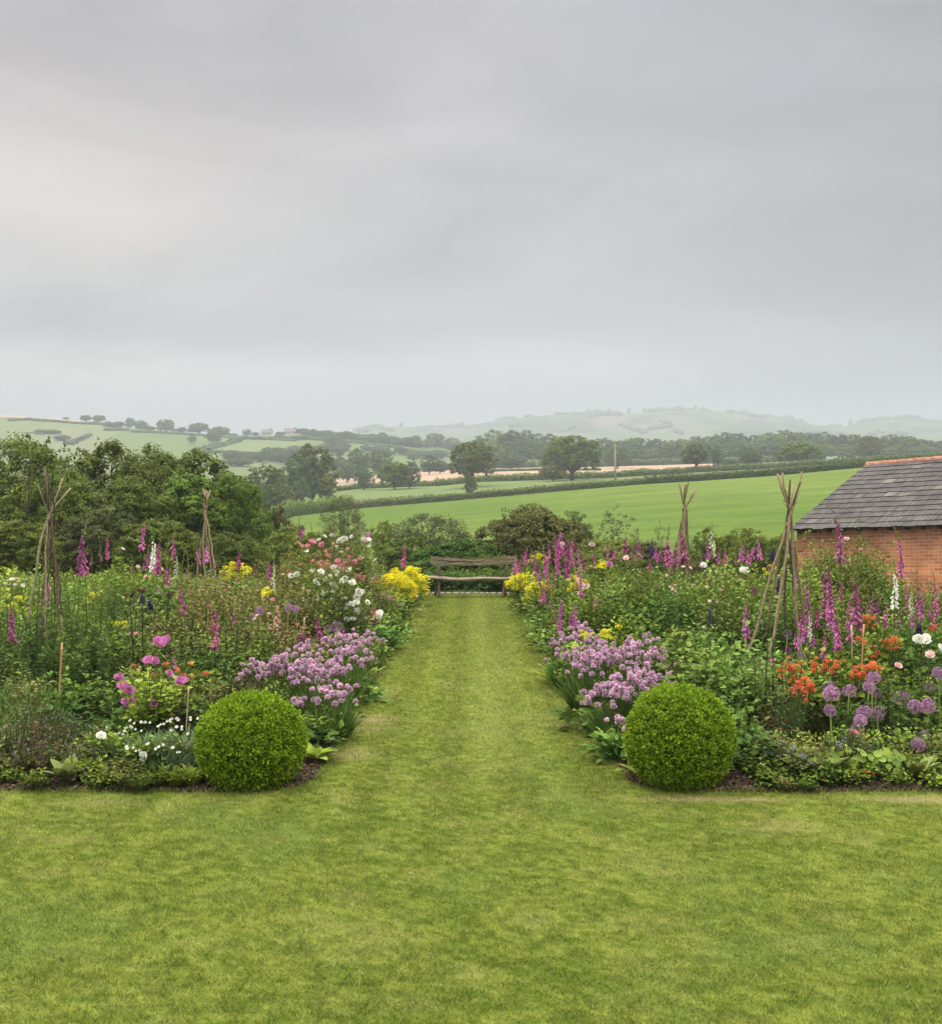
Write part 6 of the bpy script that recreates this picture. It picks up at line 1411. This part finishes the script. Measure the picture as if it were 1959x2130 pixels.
    mound(1196, 17.5, .80, .28, 1200, 23, 16, 'yellow flower clump behind the peach rose', 8)
    mound(1274, 13.0, .70, .24, 1299, 24, 10, 'small yellow flower clump above the right chives, right one', 7)
    mound(1216, 12.9, .66, .2, 1309, 16, 7, 'small yellow flower clump above the right chives, left one', 6)
    mound(1254, 18.5, 1.1, .3, 1164, 14, 10, 'little yellow patch behind the right border rose', 7)
    mound(1120, 22.5, .8, .3, 1150, 20, 10, 'little yellow patch behind the foxgloves near the bench', 6)
    mound(492, 19.5, .98, .42, 1168, 30, 22, 'yellow flower patch right of the small left wigwam', 8)
    mound(556, 15.5, .88, .22, 1224, 14, 10, 'small yellow patch left of the peach foxglove', 8)
    mound(215, 17, .95, .4, 1222, 30, 10, 'faint yellow flower patch right of the far-left wigwam', 6)
    mound(40, 15.5, .95, .42, 1240, 30, 12, 'yellow-green flower patch left of the far-left wigwam', 6)
    mound(252, 12.5, .78, .2, 1292, 10, 4, 'single yellow bloom low between wigwam and mauve rose', 7)
    mound(1600, 17.5, 1.0, .3, 1176, 14, 6, 'little yellow patch behind the largest wigwam', 6)
    # orange alstroemeria
    def orange(px, D, h, r, pts, lab, n=0, rad=7):
        blooms_plant('orange_lily', lab, 'alstroemeria', 'fresh', px, D, h, r, 'orange', pts, rad, 'flower_head', stemmat='stem', up=.8, mat='mid')
    R_ = random.uniform
    orange(1645, 10.1, .72, .26, [(R_(1622, 1668), R_(1380, 1415), 8) for _ in range(18)] + [(1639, 1370, 6)], 'orange flowers at the foot of the largest wigwam, upper left patch')
    orange(1672, 9.8, .64, .22, [(R_(1645, 1692), R_(1415, 1446), 9) for _ in range(20)] + [(1675, 1458, 7), (1671, 1463, 6)], 'orange flowers at the foot of the largest wigwam, dense lower patch')
    orange(1722, 10.4, .74, .32, [(R_(1682, 1756), R_(1377, 1402), 7) for _ in range(22)] + [(1695, 1371, 6), (1722, 1376, 7), (1692, 1385, 7)], 'orange flowers between largest wigwam and purple alliums')
    orange(1795, 10.4, .74, .3, [(R_(1766, 1828), R_(1380, 1418), 8) for _ in range(26)] + [(1813, 1378, 7)], 'orange flowers directly above the tallest alliums')
    orange(1805, 13, .92, .3, [(R_(1786, 1824), R_(1284, 1308), 8) for _ in range(16)], 'orange flowers higher up before the barn wall')
    orange(1838, 11.6, .82, .3, [(R_(1800, 1866), R_(1330, 1370), 7) for _ in range(18)] + [(1858, 1330, 8), (1850, 1338, 8), (1872, 1340, 5)], 'orange flowers left of the large white peony')
    orange(1788, 11.4, .80, .2, [(R_(1768, 1800), R_(1328, 1342), 6) for _ in range(8)], 'few orange flowers behind the orange cane')
    orange(385, 10.6, .62, .36, [(279, 1387, 6), (396, 1384, 7), (381, 1406, 7), (402, 1409, 7), (425, 1404, 7), (430, 1402, 6), (368, 1394, 7), (350, 1384, 6), (318, 1405, 6), (313, 1407, 5), (371, 1396, 6), (344, 1383, 6)], 'small orange flowers right of the mauve rose')
    orange(1940, 12.6, .9, .2, [(1934, 1311, 7), (1945, 1305, 7)], 'orange flower patch cut by the right edge')
    # forget-me-nots, dianthus, small fronts
    for px, D, h in [(35, 9.1, .42), (75, 9.3, .46), (120, 9.1, .42), (165, 9.2, .40), (55, 8.75, .30), (105, 8.75, .30), (150, 8.75, .26), (10, 8.9, .36)]:
        blooms_plant('forget_me_not', 'brownish forget-me-not with tiny pale blue flowers', 'forget-me-not', 'brown', px, D, h, .22, 'dot_forget', [(px + R_(-26, 26), Z and CY + (H - h * R_(.5, 1.05)) * F / D, 2.6) for _ in range(18)], 3, 'flower_head', zone='at the left border front', stemmat='stem')
    for px, D, h in [(248, 8.85, .34), (285, 9.0, .36), (325, 9.0, .36), (362, 8.9, .34), (390, 9.1, .36), (300, 8.65, .24), (345, 8.65, .24)]:
        x = X(px, D)
        o = thing('dianthus', (x, D, .02), 'grey-green dianthus tuft with small white flowers', 'dianthus', None, 'left of the left box ball', px=px)
        g, m = tufts('dianthus', h * .9, .3, int(px)); link('foliage', g.mesh('foliage', MP['blue']), o)
        for _ in range(7):
            fx = R_(-.14, .14); fz = h * R_(.85, 1.1); link('bloom', HM['dianthus'][0], o, (fx, R_(-.16, .05), fz), orient((R_(-.3, .3), -.7, .7)), R_(.009, .015))
    for (px, D, lab) in [(160, 8.6, 'small pink flowered edging plant near the broad-leaved rosette'), (205, 8.65, 'small pink flowered edging plant under the upper white peony')]:
        blooms_plant('low_geranium', lab, 'geranium', 'cover', px, D, .18, .2, 'pinkdot', [(px + R_(-30, 35), R_(1595, 1632), 3.4) for _ in range(8)], 4, 'flower_head', stemmat='stem')
    def rosette(px, D, h, n, lab, mat='hosta', r=.16, ls=.17):
        x = X(px, D); g = G(); rs = np.random.default_rng(int(px)); a = np.arange(n) * 2.4 + rs.uniform(0, 1, n); el = rs.uniform(.35, 1.25, n)
        dd = np.stack([np.cos(a) * np.cos(el), np.sin(a) * np.cos(el), np.sin(el)], 1); nn = np.stack([-np.cos(a) * np.sin(el), -np.sin(a) * np.sin(el), np.cos(el)], 1)
        scatter(g, big_leaf(.26, .06, .35), dd * .02, frames(dd, nn), ls * rs.uniform(.7, 1.15, n), seasoned(n, rs, .55, .2))
        o = link('leaf_rosette', g.mesh('leaf_rosette', MP[mat]), None, (x, D, float(ground_z(x, D)) + .03)); register(o, lab, 'plant', px=px)
    rosette(137, 8.5, .2, 9, 'pale green broad-leaved rosette at the left lawn edge', ls=.2)
    rosette(656, 9.25, .2, 12, 'yellow-green leafy rosette right of the left box ball', 'lime', ls=.17)
    rosette(1905, 8.55, .2, 16, 'pale green pointed rosette at the right lawn edge', 'hosta', ls=.2)
    rosette(1862, 8.7, .2, 10, 'smaller pointed rosette left of the pale one at the right lawn edge', 'mid', ls=.2)
    rosette(1716, 8.6, .2, 4, 'big pale leaf standing in the low plants of the right border', 'hosta', ls=.26)
    rosette(1319, 8.75, .2, 5, 'bright yellow leaf at the left foot of the right box ball', 'lime', ls=.16)
    rosette(772, 13.4, .2, 10, 'bright lime rosette at the left path edge beyond the chives', 'lime', ls=.2)
    rosette(38, 10.6, .2, 12, 'large round-leaved plant at the left edge', 'fresh', ls=.30)
    rosette(1690, 8.9, .2, 8, 'broad pale leaves low under the alliums', 'fresh', ls=.2)
    rosette(1762, 8.6, .2, 9, 'green leafy clump left of the dark red nasturtium', 'mid', ls=.17)
    def nast(px, D, lab, fl):
        x = X(px, D); o = thing('nasturtium', (x, D, .02), lab, 'nasturtium', px=px); rs = np.random.default_rng(int(px)); n = 16; g = G(); gs = G()
        for k in range(n):
            a = rs.uniform(0, 6.28); d = rs.uniform(.02, .2); p = np.array([d * math.cos(a), d * math.sin(a), rs.uniform(.05, .2)]); tube(gs, bez([0, 0, 0], p * np.array([.6, .6, .5]), p, 4), .002, 3, .5, cap=False)
            th = np.arange(9) / 9 * 6.283; r_ = rs.uniform(.022, .036); nn = nrm(np.array([rs.normal(0, .4), -.5 + rs.normal(0, .3), 1])); u_ = nrm(np.cross(nn, [1, .1, 0])); v_ = np.cross(nn, u_)
            V = [p] + [p + (u_ * math.cos(t) + v_ * math.sin(t)) * r_ + nn * .006 for t in th]; g.add(V, [[0, 1 + i, 1 + (i + 1) % 9] for i in range(9)], rs.random())
        link('stem', gs.mesh('stem', MP['stem'], True), o); link('foliage', g.mesh('foliage', MP['fresh']), o)
        for (fx, fy, r_) in fl: link('bloom', HM['red'][0], o, (X(fx, D - .2) - x, -.2, Z(fy, D - .2) - .02), orient((0, -1, .3)), r_ / F * D)
    nast(1803, 8.62, 'nasturtium with two dark red flowers at the right lawn edge', [(1795, 1600, 10), (1812, 1605, 10)])
    nast(1700, 8.6, 'nasturtium with orange-red blooms beside the big pale leaf', [(1711, 1615, 7), (1690, 1588, 6)])
    nast(1830, 8.65, 'nasturtium leaves without flowers at the right lawn edge', [])
    for px, D, lab in [(1600, 8.9, 'by the short brown stick'), (1640, 8.75, 'left of the big pale leaf'), (1672, 8.6, 'before the big pale leaf'), (1735, 8.8, 'right of the big pale leaf')]:
        blooms_plant('borage', 'greyish borage with small blue-violet flowers ' + lab, 'borage', 'olive', px, D, .28, .2, 'borage', [(px + R_(-22, 22), CY + (H - R_(.10, .30)) * F / D, 5) for _ in range(7)], 5, 'flower_head', stemmat='stem')
    blooms_plant('dried_forget_me_not', 'greyish veil of spent stems with tiny lilac dots under the orange flowers', 'forget-me-not', 'brown', 1640, 9.5, .52, .26, 'dot_forget', [(R_(1606, 1682), R_(1425, 1520), 2.2) for _ in range(60)], 2.2, 'flower_head', stemmat='stem')
    blooms_plant('red_dianthus', 'single bright red flower on grey-green stems under the alliums', 'dianthus', 'olive', 1776, 9.0, .34, .12, 'rose_coral', [(1773, 1523, 6), (1778, 1524, 5)], 5, stemmat='stem')
    # lupins / dark spikes
    for px, tip, bot, D, lab in [(1620, 1200, 1235, 15, 'violet lupin spike between the poles of the largest wigwam'), (1606, 1140, 1165, 18, 'small violet lupin behind the largest wigwam'), (1355, 1122, 1158, 20, 'dark violet spike left of the small right wigwam'), (1478, 1265, 1300, 14, 'dark violet lupin low in the shade, right border'),
                                 (296, 1238, 1262, 14, 'violet spent lupin left one of a pair, left border'), (313, 1245, 1270, 14, 'violet spent lupin right one of a pair, left border'), (1464, 1150, 1200, 17.5, 'dark spike under the white bloom in the right border'), (1910, 1295, 1325, 12.5, 'violet lupin left of the large white peony')]:
        x = X(px, D); z0 = float(ground_z(x, D)); zt = Z(tip, D) - z0; zb = Z(bot, D) - z0; o = thing('lupin', (x, D, z0), lab, 'lupin', px=px)
        g = G(); tube(g, [[0, 0, 0], [.01, 0, zt * .5], [0, 0, zt]], [.007, .006, .003], 5); link('stem', g.mesh('stem', MP['darkstem'], True), o)
        rs = np.random.default_rng(int(px)); n = 130; z = rs.uniform(zb, zt, n); az = rs.uniform(0, 6.28, n); out = np.stack([np.cos(az), np.sin(az), rs.uniform(-.1, .6, n)], 1); k = 1 - .6 * (z - zb) / (zt - zb)
        g = G(); scatter(g, leaf_base(.4, .3, 0), np.stack([0 * z, 0 * z, z], 1) + out * .008, frames(out, rvec(n, rs)), .042 * k, seasoned(n, rs)); link('flower_spike', g.mesh('flower_spike', MP['lupin']), o)
    # dark-stemmed lilies with seed heads / buds
    for px, tip, D, lab, head in [(275, 1238, 11.5, 'dark lily stem with a brown seed head, leftmost of three', 1), (301, 1228, 11.6, 'dark lily stem with drooping dusty seed head, middle of three', 1), (347, 1236, 11.5, 'dark lily stem with a spidery brown seed head, rightmost of three', 1), (474, 1290, 11.6, 'dark leafy lily stem above the left box ball, left one', 0), (492, 1296, 11.7, 'dark leafy lily stem above the left box ball, right one', 0),
                                  (1590, 1335, 10.0, 'dark upright lily stem left of the orange flowers, left one', 0), (1612, 1325, 10.1, 'dark upright lily stem left of the orange flowers, right one', 0), (1573, 1362, 9.8, 'thin dark stem above the low plants, right of the right box ball', 0), (1850, 1408, 9.6, 'dark leafy lily stem between the alliums', 0), (1545, 1370, 10.2, 'thin dark stem right of the lush leafy clump', 0), (160, 1290, 11.8, 'dark leafy lily stem right of the far-left wigwam', 0)]:
        x = X(px, D); z0 = float(ground_z(x, D)); zt = Z(tip, D) - z0; o = thing('lily_plant', (x, D, z0), lab, 'lily', px=px); rs = np.random.default_rng(int(px))
        g = G(); P = np.array([[0, 0, 0], [R_(-.02, .02), 0, zt * .5], [R_(-.03, .03), 0, zt]]); tube(g, P, [.007, .006, .004], 6); link('stem', g.mesh('stem', MP['darkstem'], True), o)
        n = 150; z = rs.uniform(.12, zt * .97, n); az = rs.uniform(0, 6.28, n); out = np.stack([np.cos(az), np.sin(az), rs.uniform(.1, .8, n)], 1); pos = np.stack([np.interp(z, P[:, 2], P[:, 0]), 0 * z, z], 1)
        g = G(); scatter(g, NARROW, pos, frames(out, np.tile([[0, 0, 1.]], (n, 1))), rs.uniform(.05, .10, n) * (1.1 - .4 * z / zt), seasoned(n, rs, .3, .2)); link('foliage', g.mesh('foliage', MP['feather']), o)
        if head:
            n = 22; az = rs.uniform(0, 6.28, n); out = np.stack([np.cos(az), np.sin(az), rs.uniform(-.6, .5, n)], 1); g = G(); scatter(g, leaf_base(.2, .2, .2), np.tile(P[-1], (n, 1)), frames(out, rvec(n, rs)), rs.uniform(.04, .085, n), seasoned(n, rs)); link('seed_head', g.mesh('seed_head', MP['brown']), o)

    # ---------- foliage fillers
    rs = np.random.default_rng(99)
    rows = [(8.40, .12, .10), (8.56, .15, .13), (8.78, .20, .17), (9.15, .30, .19), (9.7, .44, .22), (10.3, .60, .24), (11.0, .72, .26), (11.8, .86, .28), (12.7, .96, .30), (13.7, 1.04, .32), (14.9, 1.08, .36), (16.3, 1.08, .40), (17.9, 1.04, .44), (19.7, .96, .48), (21.7, .86, .52), (24.0, .72, .5), (26.0, .60, .46)]
    def env(px):
        return np.interp(px, [-200, 20, 250, 420, 560, 620, 760, 800, 880, 1060, 1150, 1250, 1420, 1560, 1650, 1700, 1830, 1870, 2150], [1172, 1172, 1160, 1168, 1165, 1130, 1135, 1190, 1222, 1222, 1172, 1136, 1138, 1152, 1150, 1125, 1160, 1222, 1222])
    DESC = {'rose': 'leafy green rose', 'youngrose': 'reddish-tipped olive rose', 'deep': 'dark broad-leaved plant', 'mid': 'mid green leafy perennial', 'fresh': 'soft fresh-green plant', 'lime': 'lime green plant', 'lily': 'upright narrow-leaved plant',
            'feather': 'feathery green plant', 'olive': 'olive small-leaved plant', 'brown': 'brownish seed-head plant', 'cover': 'low green ground cover', 'limecover': 'low lime ground cover', 'grass': 'arching grassy tuft', 'iris': 'sword-leaved iris clump', 'wild': 'pale green grassy tuft', 'horsetail': 'thin upright rush-like stems', 'bluegrass': 'grey-green grassy tuft'}
    CATK = {'rose': ('rose_bush', 'rose'), 'youngrose': ('rose_bush', 'rose'), 'lily': ('lily_clump', 'lily'), 'feather': ('feathery_plant', 'plant'), 'olive': ('small_leaved_plant', 'plant'), 'brown': ('seed_head_plant', 'plant'), 'cover': ('ground_cover_plant', 'ground cover'), 'limecover': ('ground_cover_plant', 'ground cover'), 'grass': ('grass_tuft', 'grass tuft'), 'iris': ('iris_clump', 'iris'), 'wild': ('grass_tuft', 'grass tuft')}
    for side in (-1, 1):
        for (D, h0, r) in rows:
            xin = 1.32 if side < 0 else 1.25; x = xin + r * .2; xmax = .412 * D + .9
            while x < xmax + r:
                xx = side * (x + rs.uniform(-.06, .06)); DD = D + rs.uniform(-.22, .22) * (1 if D > 9.5 else .4); px = CX + F * xx / DD
                step = r * rs.uniform(.95, 1.25); dx = x - xin
                x += step
                if abs(xx - X(523, 8.62)) < .60 and DD < 9.35 or abs(xx - X(1413, 8.6)) < .60 and DD < 9.35: continue
                h = h0 * rs.uniform(.66, 1.14); h = min(h, .24 + dx * .85 + max(0, D - 12) * .02)
                h = min(h, H - (env(px) + rs.uniform(-14, 26) - CY) * DD / F - float(ground_z(xx, DD)))
                if 1530 < px < 1690 and 10.8 < DD < 13.2: h = min(h, .50)
                if DD < 8.7 and rs.random() < .38: continue
                if h < .07: continue
                u = rs.random(); z_ = zone(px)
                if DD < 9.4: kind = ('cover' if u < .5 else 'limecover' if u < .7 else 'olive' if u < .85 else 'mid') if side > 0 else ('olive' if u < .3 else 'cover' if u < .75 else 'brown' if px < 230 else 'grass')
                elif side < 0:
                    if DD < 11.3: kind = ('grass' if u < .35 else 'lily' if u < .75 else 'olive') if px < 110 else ('deep' if u < .7 else 'mid') if px < 270 else ('mid' if u < .35 else 'deep' if u < .6 else 'brown' if u < .8 else 'olive') if px < 470 else ('brown' if u < .55 else 'mid' if u < .75 else 'olive') if px < 560 else ('mid' if u < .4 else 'rose' if u < .7 else 'fresh')
                    elif DD < 14: kind = ('lily' if u < .6 else 'feather' if u < .85 else 'mid') if px < 270 else ('youngrose' if u < .3 else 'brown' if u < .45 else 'olive' if u < .65 else 'rose' if u < .85 else 'mid')
                    else: kind = ('lime' if u < .35 else 'fresh' if u < .65 else 'feather' if u < .8 else 'mid') if px < 330 else ('rose' if u < .35 else 'youngrose' if u < .55 else 'mid' if u < .7 else 'fresh' if u < .85 else 'olive')
                else:
                    if DD < 11.3: kind = ('mid' if u < .5 else 'rose') if px < 1380 else ('fresh' if u < .55 else 'mid' if u < .8 else 'deep') if px < 1570 else ('olive' if u < .5 else 'brown' if u < .65 else 'mid') if px < 1690 else ('lily' if u < .45 else 'mid' if u < .75 else 'grass')
                    elif DD < 14: kind = ('rose' if u < .3 else 'mid' if u < .55 else 'fresh' if u < .75 else 'deep') if px < 1650 else ('lily' if u < .3 else 'mid' if u < .6 else 'deep' if u < .8 else 'olive')
                    else: kind = 'rose' if u < .5 else 'mid' if u < .68 else 'deep' if u < .8 else 'fresh' if u < .92 else 'youngrose'
                base = DESC[kind] + (' at the lawn edge' if DD < 9.4 else ' mid-border' if DD < 13 else ' behind' if DD < 17 else ' far back')
                sh = kind in ('grass', 'iris', 'wild')
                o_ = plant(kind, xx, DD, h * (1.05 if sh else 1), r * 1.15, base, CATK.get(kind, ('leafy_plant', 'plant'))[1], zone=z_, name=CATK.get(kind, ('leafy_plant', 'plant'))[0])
                if kind in ('rose', 'youngrose') and DD > 11 and rs.random() < .62:
                    bc = ['rose_palepink', 'rose_white', 'rose_rosered', 'rose_peach', 'rose_coral', 'rose_mauve'][min(5, int(rs.random()**1.5 * 6))]
                    for _ in range(rs.integers(3, 8)):
                        a_ = rs.uniform(0, 6.28); d_ = r * rs.uniform(.2, 1.0); link('bloom', HM[bc][rs.integers(2)], o_, (d_ * math.cos(a_), d_ * math.sin(a_), h / max(o_.scale[0], .3) * (1.0 - .3 * (d_ / r)**2) * rs.uniform(.85, 1.04)), orient((math.cos(a_) * .6, math.sin(a_) * .6, .8)), rs.uniform(.014, .028))
    # special fillers
    plant('iris', X(1520, 12), 12, .62, .3, 'sword-leaved iris clump left of the largest wigwam', 'iris', name='iris_clump')
    plant('iris', X(1362, 10.4), 10.4, .62, .25, 'sword-leaved iris clump beside the right chives', 'iris', name='iris_clump')
    plant('horsetail', X(78, 9.8), 9.8, .62, .26, 'thin upright rush-like stems left of the orange-brown cane', 'plant', name='rush_clump')
    plant('bluegrass', X(1772, 8.85), 8.85, .42, .18, 'blue-grey grassy tuft under the alliums', 'grass tuft', name='grass_tuft')
    plant('deep', X(1560, 9.05), 9.05, .40, .26, 'dark green dense plant right of the right box ball', 'plant')
    plant('deep', X(1540, 9.3), 9.3, .44, .26, 'dark green dense plant just behind the one by the right box ball', 'plant')
    for px, D, h in [(1160, 13.4, .3)]:
        plant('wild', X(px, D), D, h, .25, 'yellowing leafy tuft at the right path edge', 'plant', name='grass_tuft')
    for px, D, lab in [(330, 8.5, 'a'), (365, 8.48, 'b'), (400, 8.5, 'c'), (300, 8.5, 'd'), (240, 8.5, 'e')]:
        plant('wild', X(px, D), D, .16, .1, 'little uncut grass tuft at the left lawn edge', 'grass tuft', name='grass_tuft')
    for px, D, h in [(40, 12.0, 1.12), (78, 12.1, 1.22), (118, 11.8, 1.18), (150, 12.3, 1.26), (185, 12.0, 1.16), (222, 12.2, 1.05), (60, 11.3, .95), (100, 11.2, 1.0), (140, 11.1, .98), (200, 11.4, .98)]:
        plant('lily', X(px, D), D, h, .26, 'tall narrow-leaved plant hiding the feet of the far-left wigwam', 'lily', name='lily_clump')
    for px, D, h, r, kd in [(1740, 15.8, 1.66, .5, 'rose'), (1775, 16.2, 1.68, .5, 'rose'), (1705, 16.0, 1.52, .5, 'mid'), (1802, 15.8, 1.58, .45, 'rose'), (1826, 15.3, 1.36, .4, 'rose'), (585, 16.5, 1.36, .5, 'youngrose'), (630, 17.2, 1.5, .5, 'rose'), (690, 17.4, 1.5, .5, 'youngrose'), (745, 19.8, 1.5, .45, 'rose'), (1700, 14.5, 1.3, .5, 'mid'), (1735, 15.5, 1.45, .5, 'rose'), (1790, 15.2, 1.35, .5, 'rose'), (1825, 14.6, 1.12, .45, 'deep'), (1670, 15.5, 1.3, .45, 'mid'), (590, 14.5, 1.2, .5, 'youngrose'), (640, 15.2, 1.3, .5, 'rose'), (700, 15.4, 1.25, .5, 'rose'), (610, 17.5, 1.45, .55, 'rose'), (650, 19.5, 1.55, .55, 'youngrose'), (715, 19.5, 1.6, .55, 'rose'), (765, 18.6, 1.2, .45, 'olive'),
                            (1225, 15.3, 1.12, .5, 'rose'), (1270, 15.0, 1.2, .5, 'mid'), (1330, 15.4, 1.25, .55, 'rose'), (1395, 15.0, 1.22, .5, 'mid'), (1450, 14.6, 1.2, .5, 'rose'), (1240, 18.5, 1.3, .5, 'rose'), (1310, 19, 1.3, .55, 'rose'), (1500, 17.5, 1.25, .5, 'fresh'), (1570, 16, 1.2, .5, 'mid'), (420, 13.6, 1.2, .5, 'youngrose'), (490, 13.4, 1.12, .45, 'rose'), (350, 14.2, 1.15, .45, 'fresh'), (270, 17.0, 1.3, .5, 'lime'), (1140, 19.5, 1.1, .35, 'rose'),
                            (1440, 10.6, .88, .42, 'fresh'), (1500, 10.4, .82, .4, 'fresh'), (1465, 9.9, .68, .34, 'mid'), (1545, 10.0, .66, .32, 'fresh'), (1400, 11.6, .92, .4, 'mid')]:
        plant(kd, X(px, D), D, h, r, 'tall mounded ' + DESC[kd], CATK.get(kd, ('leafy_plant', 'plant'))[1], name=CATK.get(kd, ('leafy_plant', 'plant'))[0], zone=zone(px))
    # path-side edging foliage, low
    for side, pts in ((-1, [(12.2, .2), (13.1, .28), (14.2, .32), (15.0, .34), (15.9, .36), (16.8, .3), (17.8, .4), (18.8, .4), (19.8, .42), (21, .42), (22.6, .5), (24, .5), (25.4, .5), (26.4, .5), (11.3, .26), (10.4, .28), (9.6, .22)]),
                      (1, [(9.4, .18), (10.6, .24), (11.6, .26), (12.6, .32), (13.6, .30), (14.6, .36), (15.6, .40), (16.6, .42), (17.8, .44), (19, .46), (20.4, .48), (21.8, .5), (23.2, .5), (24.6, .5), (26, .5)])):
        for D, h in pts:
            xx = (-1.30 if side < 0 else 1.24) + R_(-.04, .04); kd = random.choice(['mid', 'cover', 'fresh', 'deep', 'rose'])
            plant(kd, xx, D, h, .20 if D < 17 else .26, DESC[kd] + ' hugging the path edge, %s border' % ('left' if side < 0 else 'right'), 'plant')

build_world(); build_terrain(); build_lawn(); build_landscape(); init_plant_mats(); init_heads(); build_bench(); build_barn(); build_borders()
finish_labels()
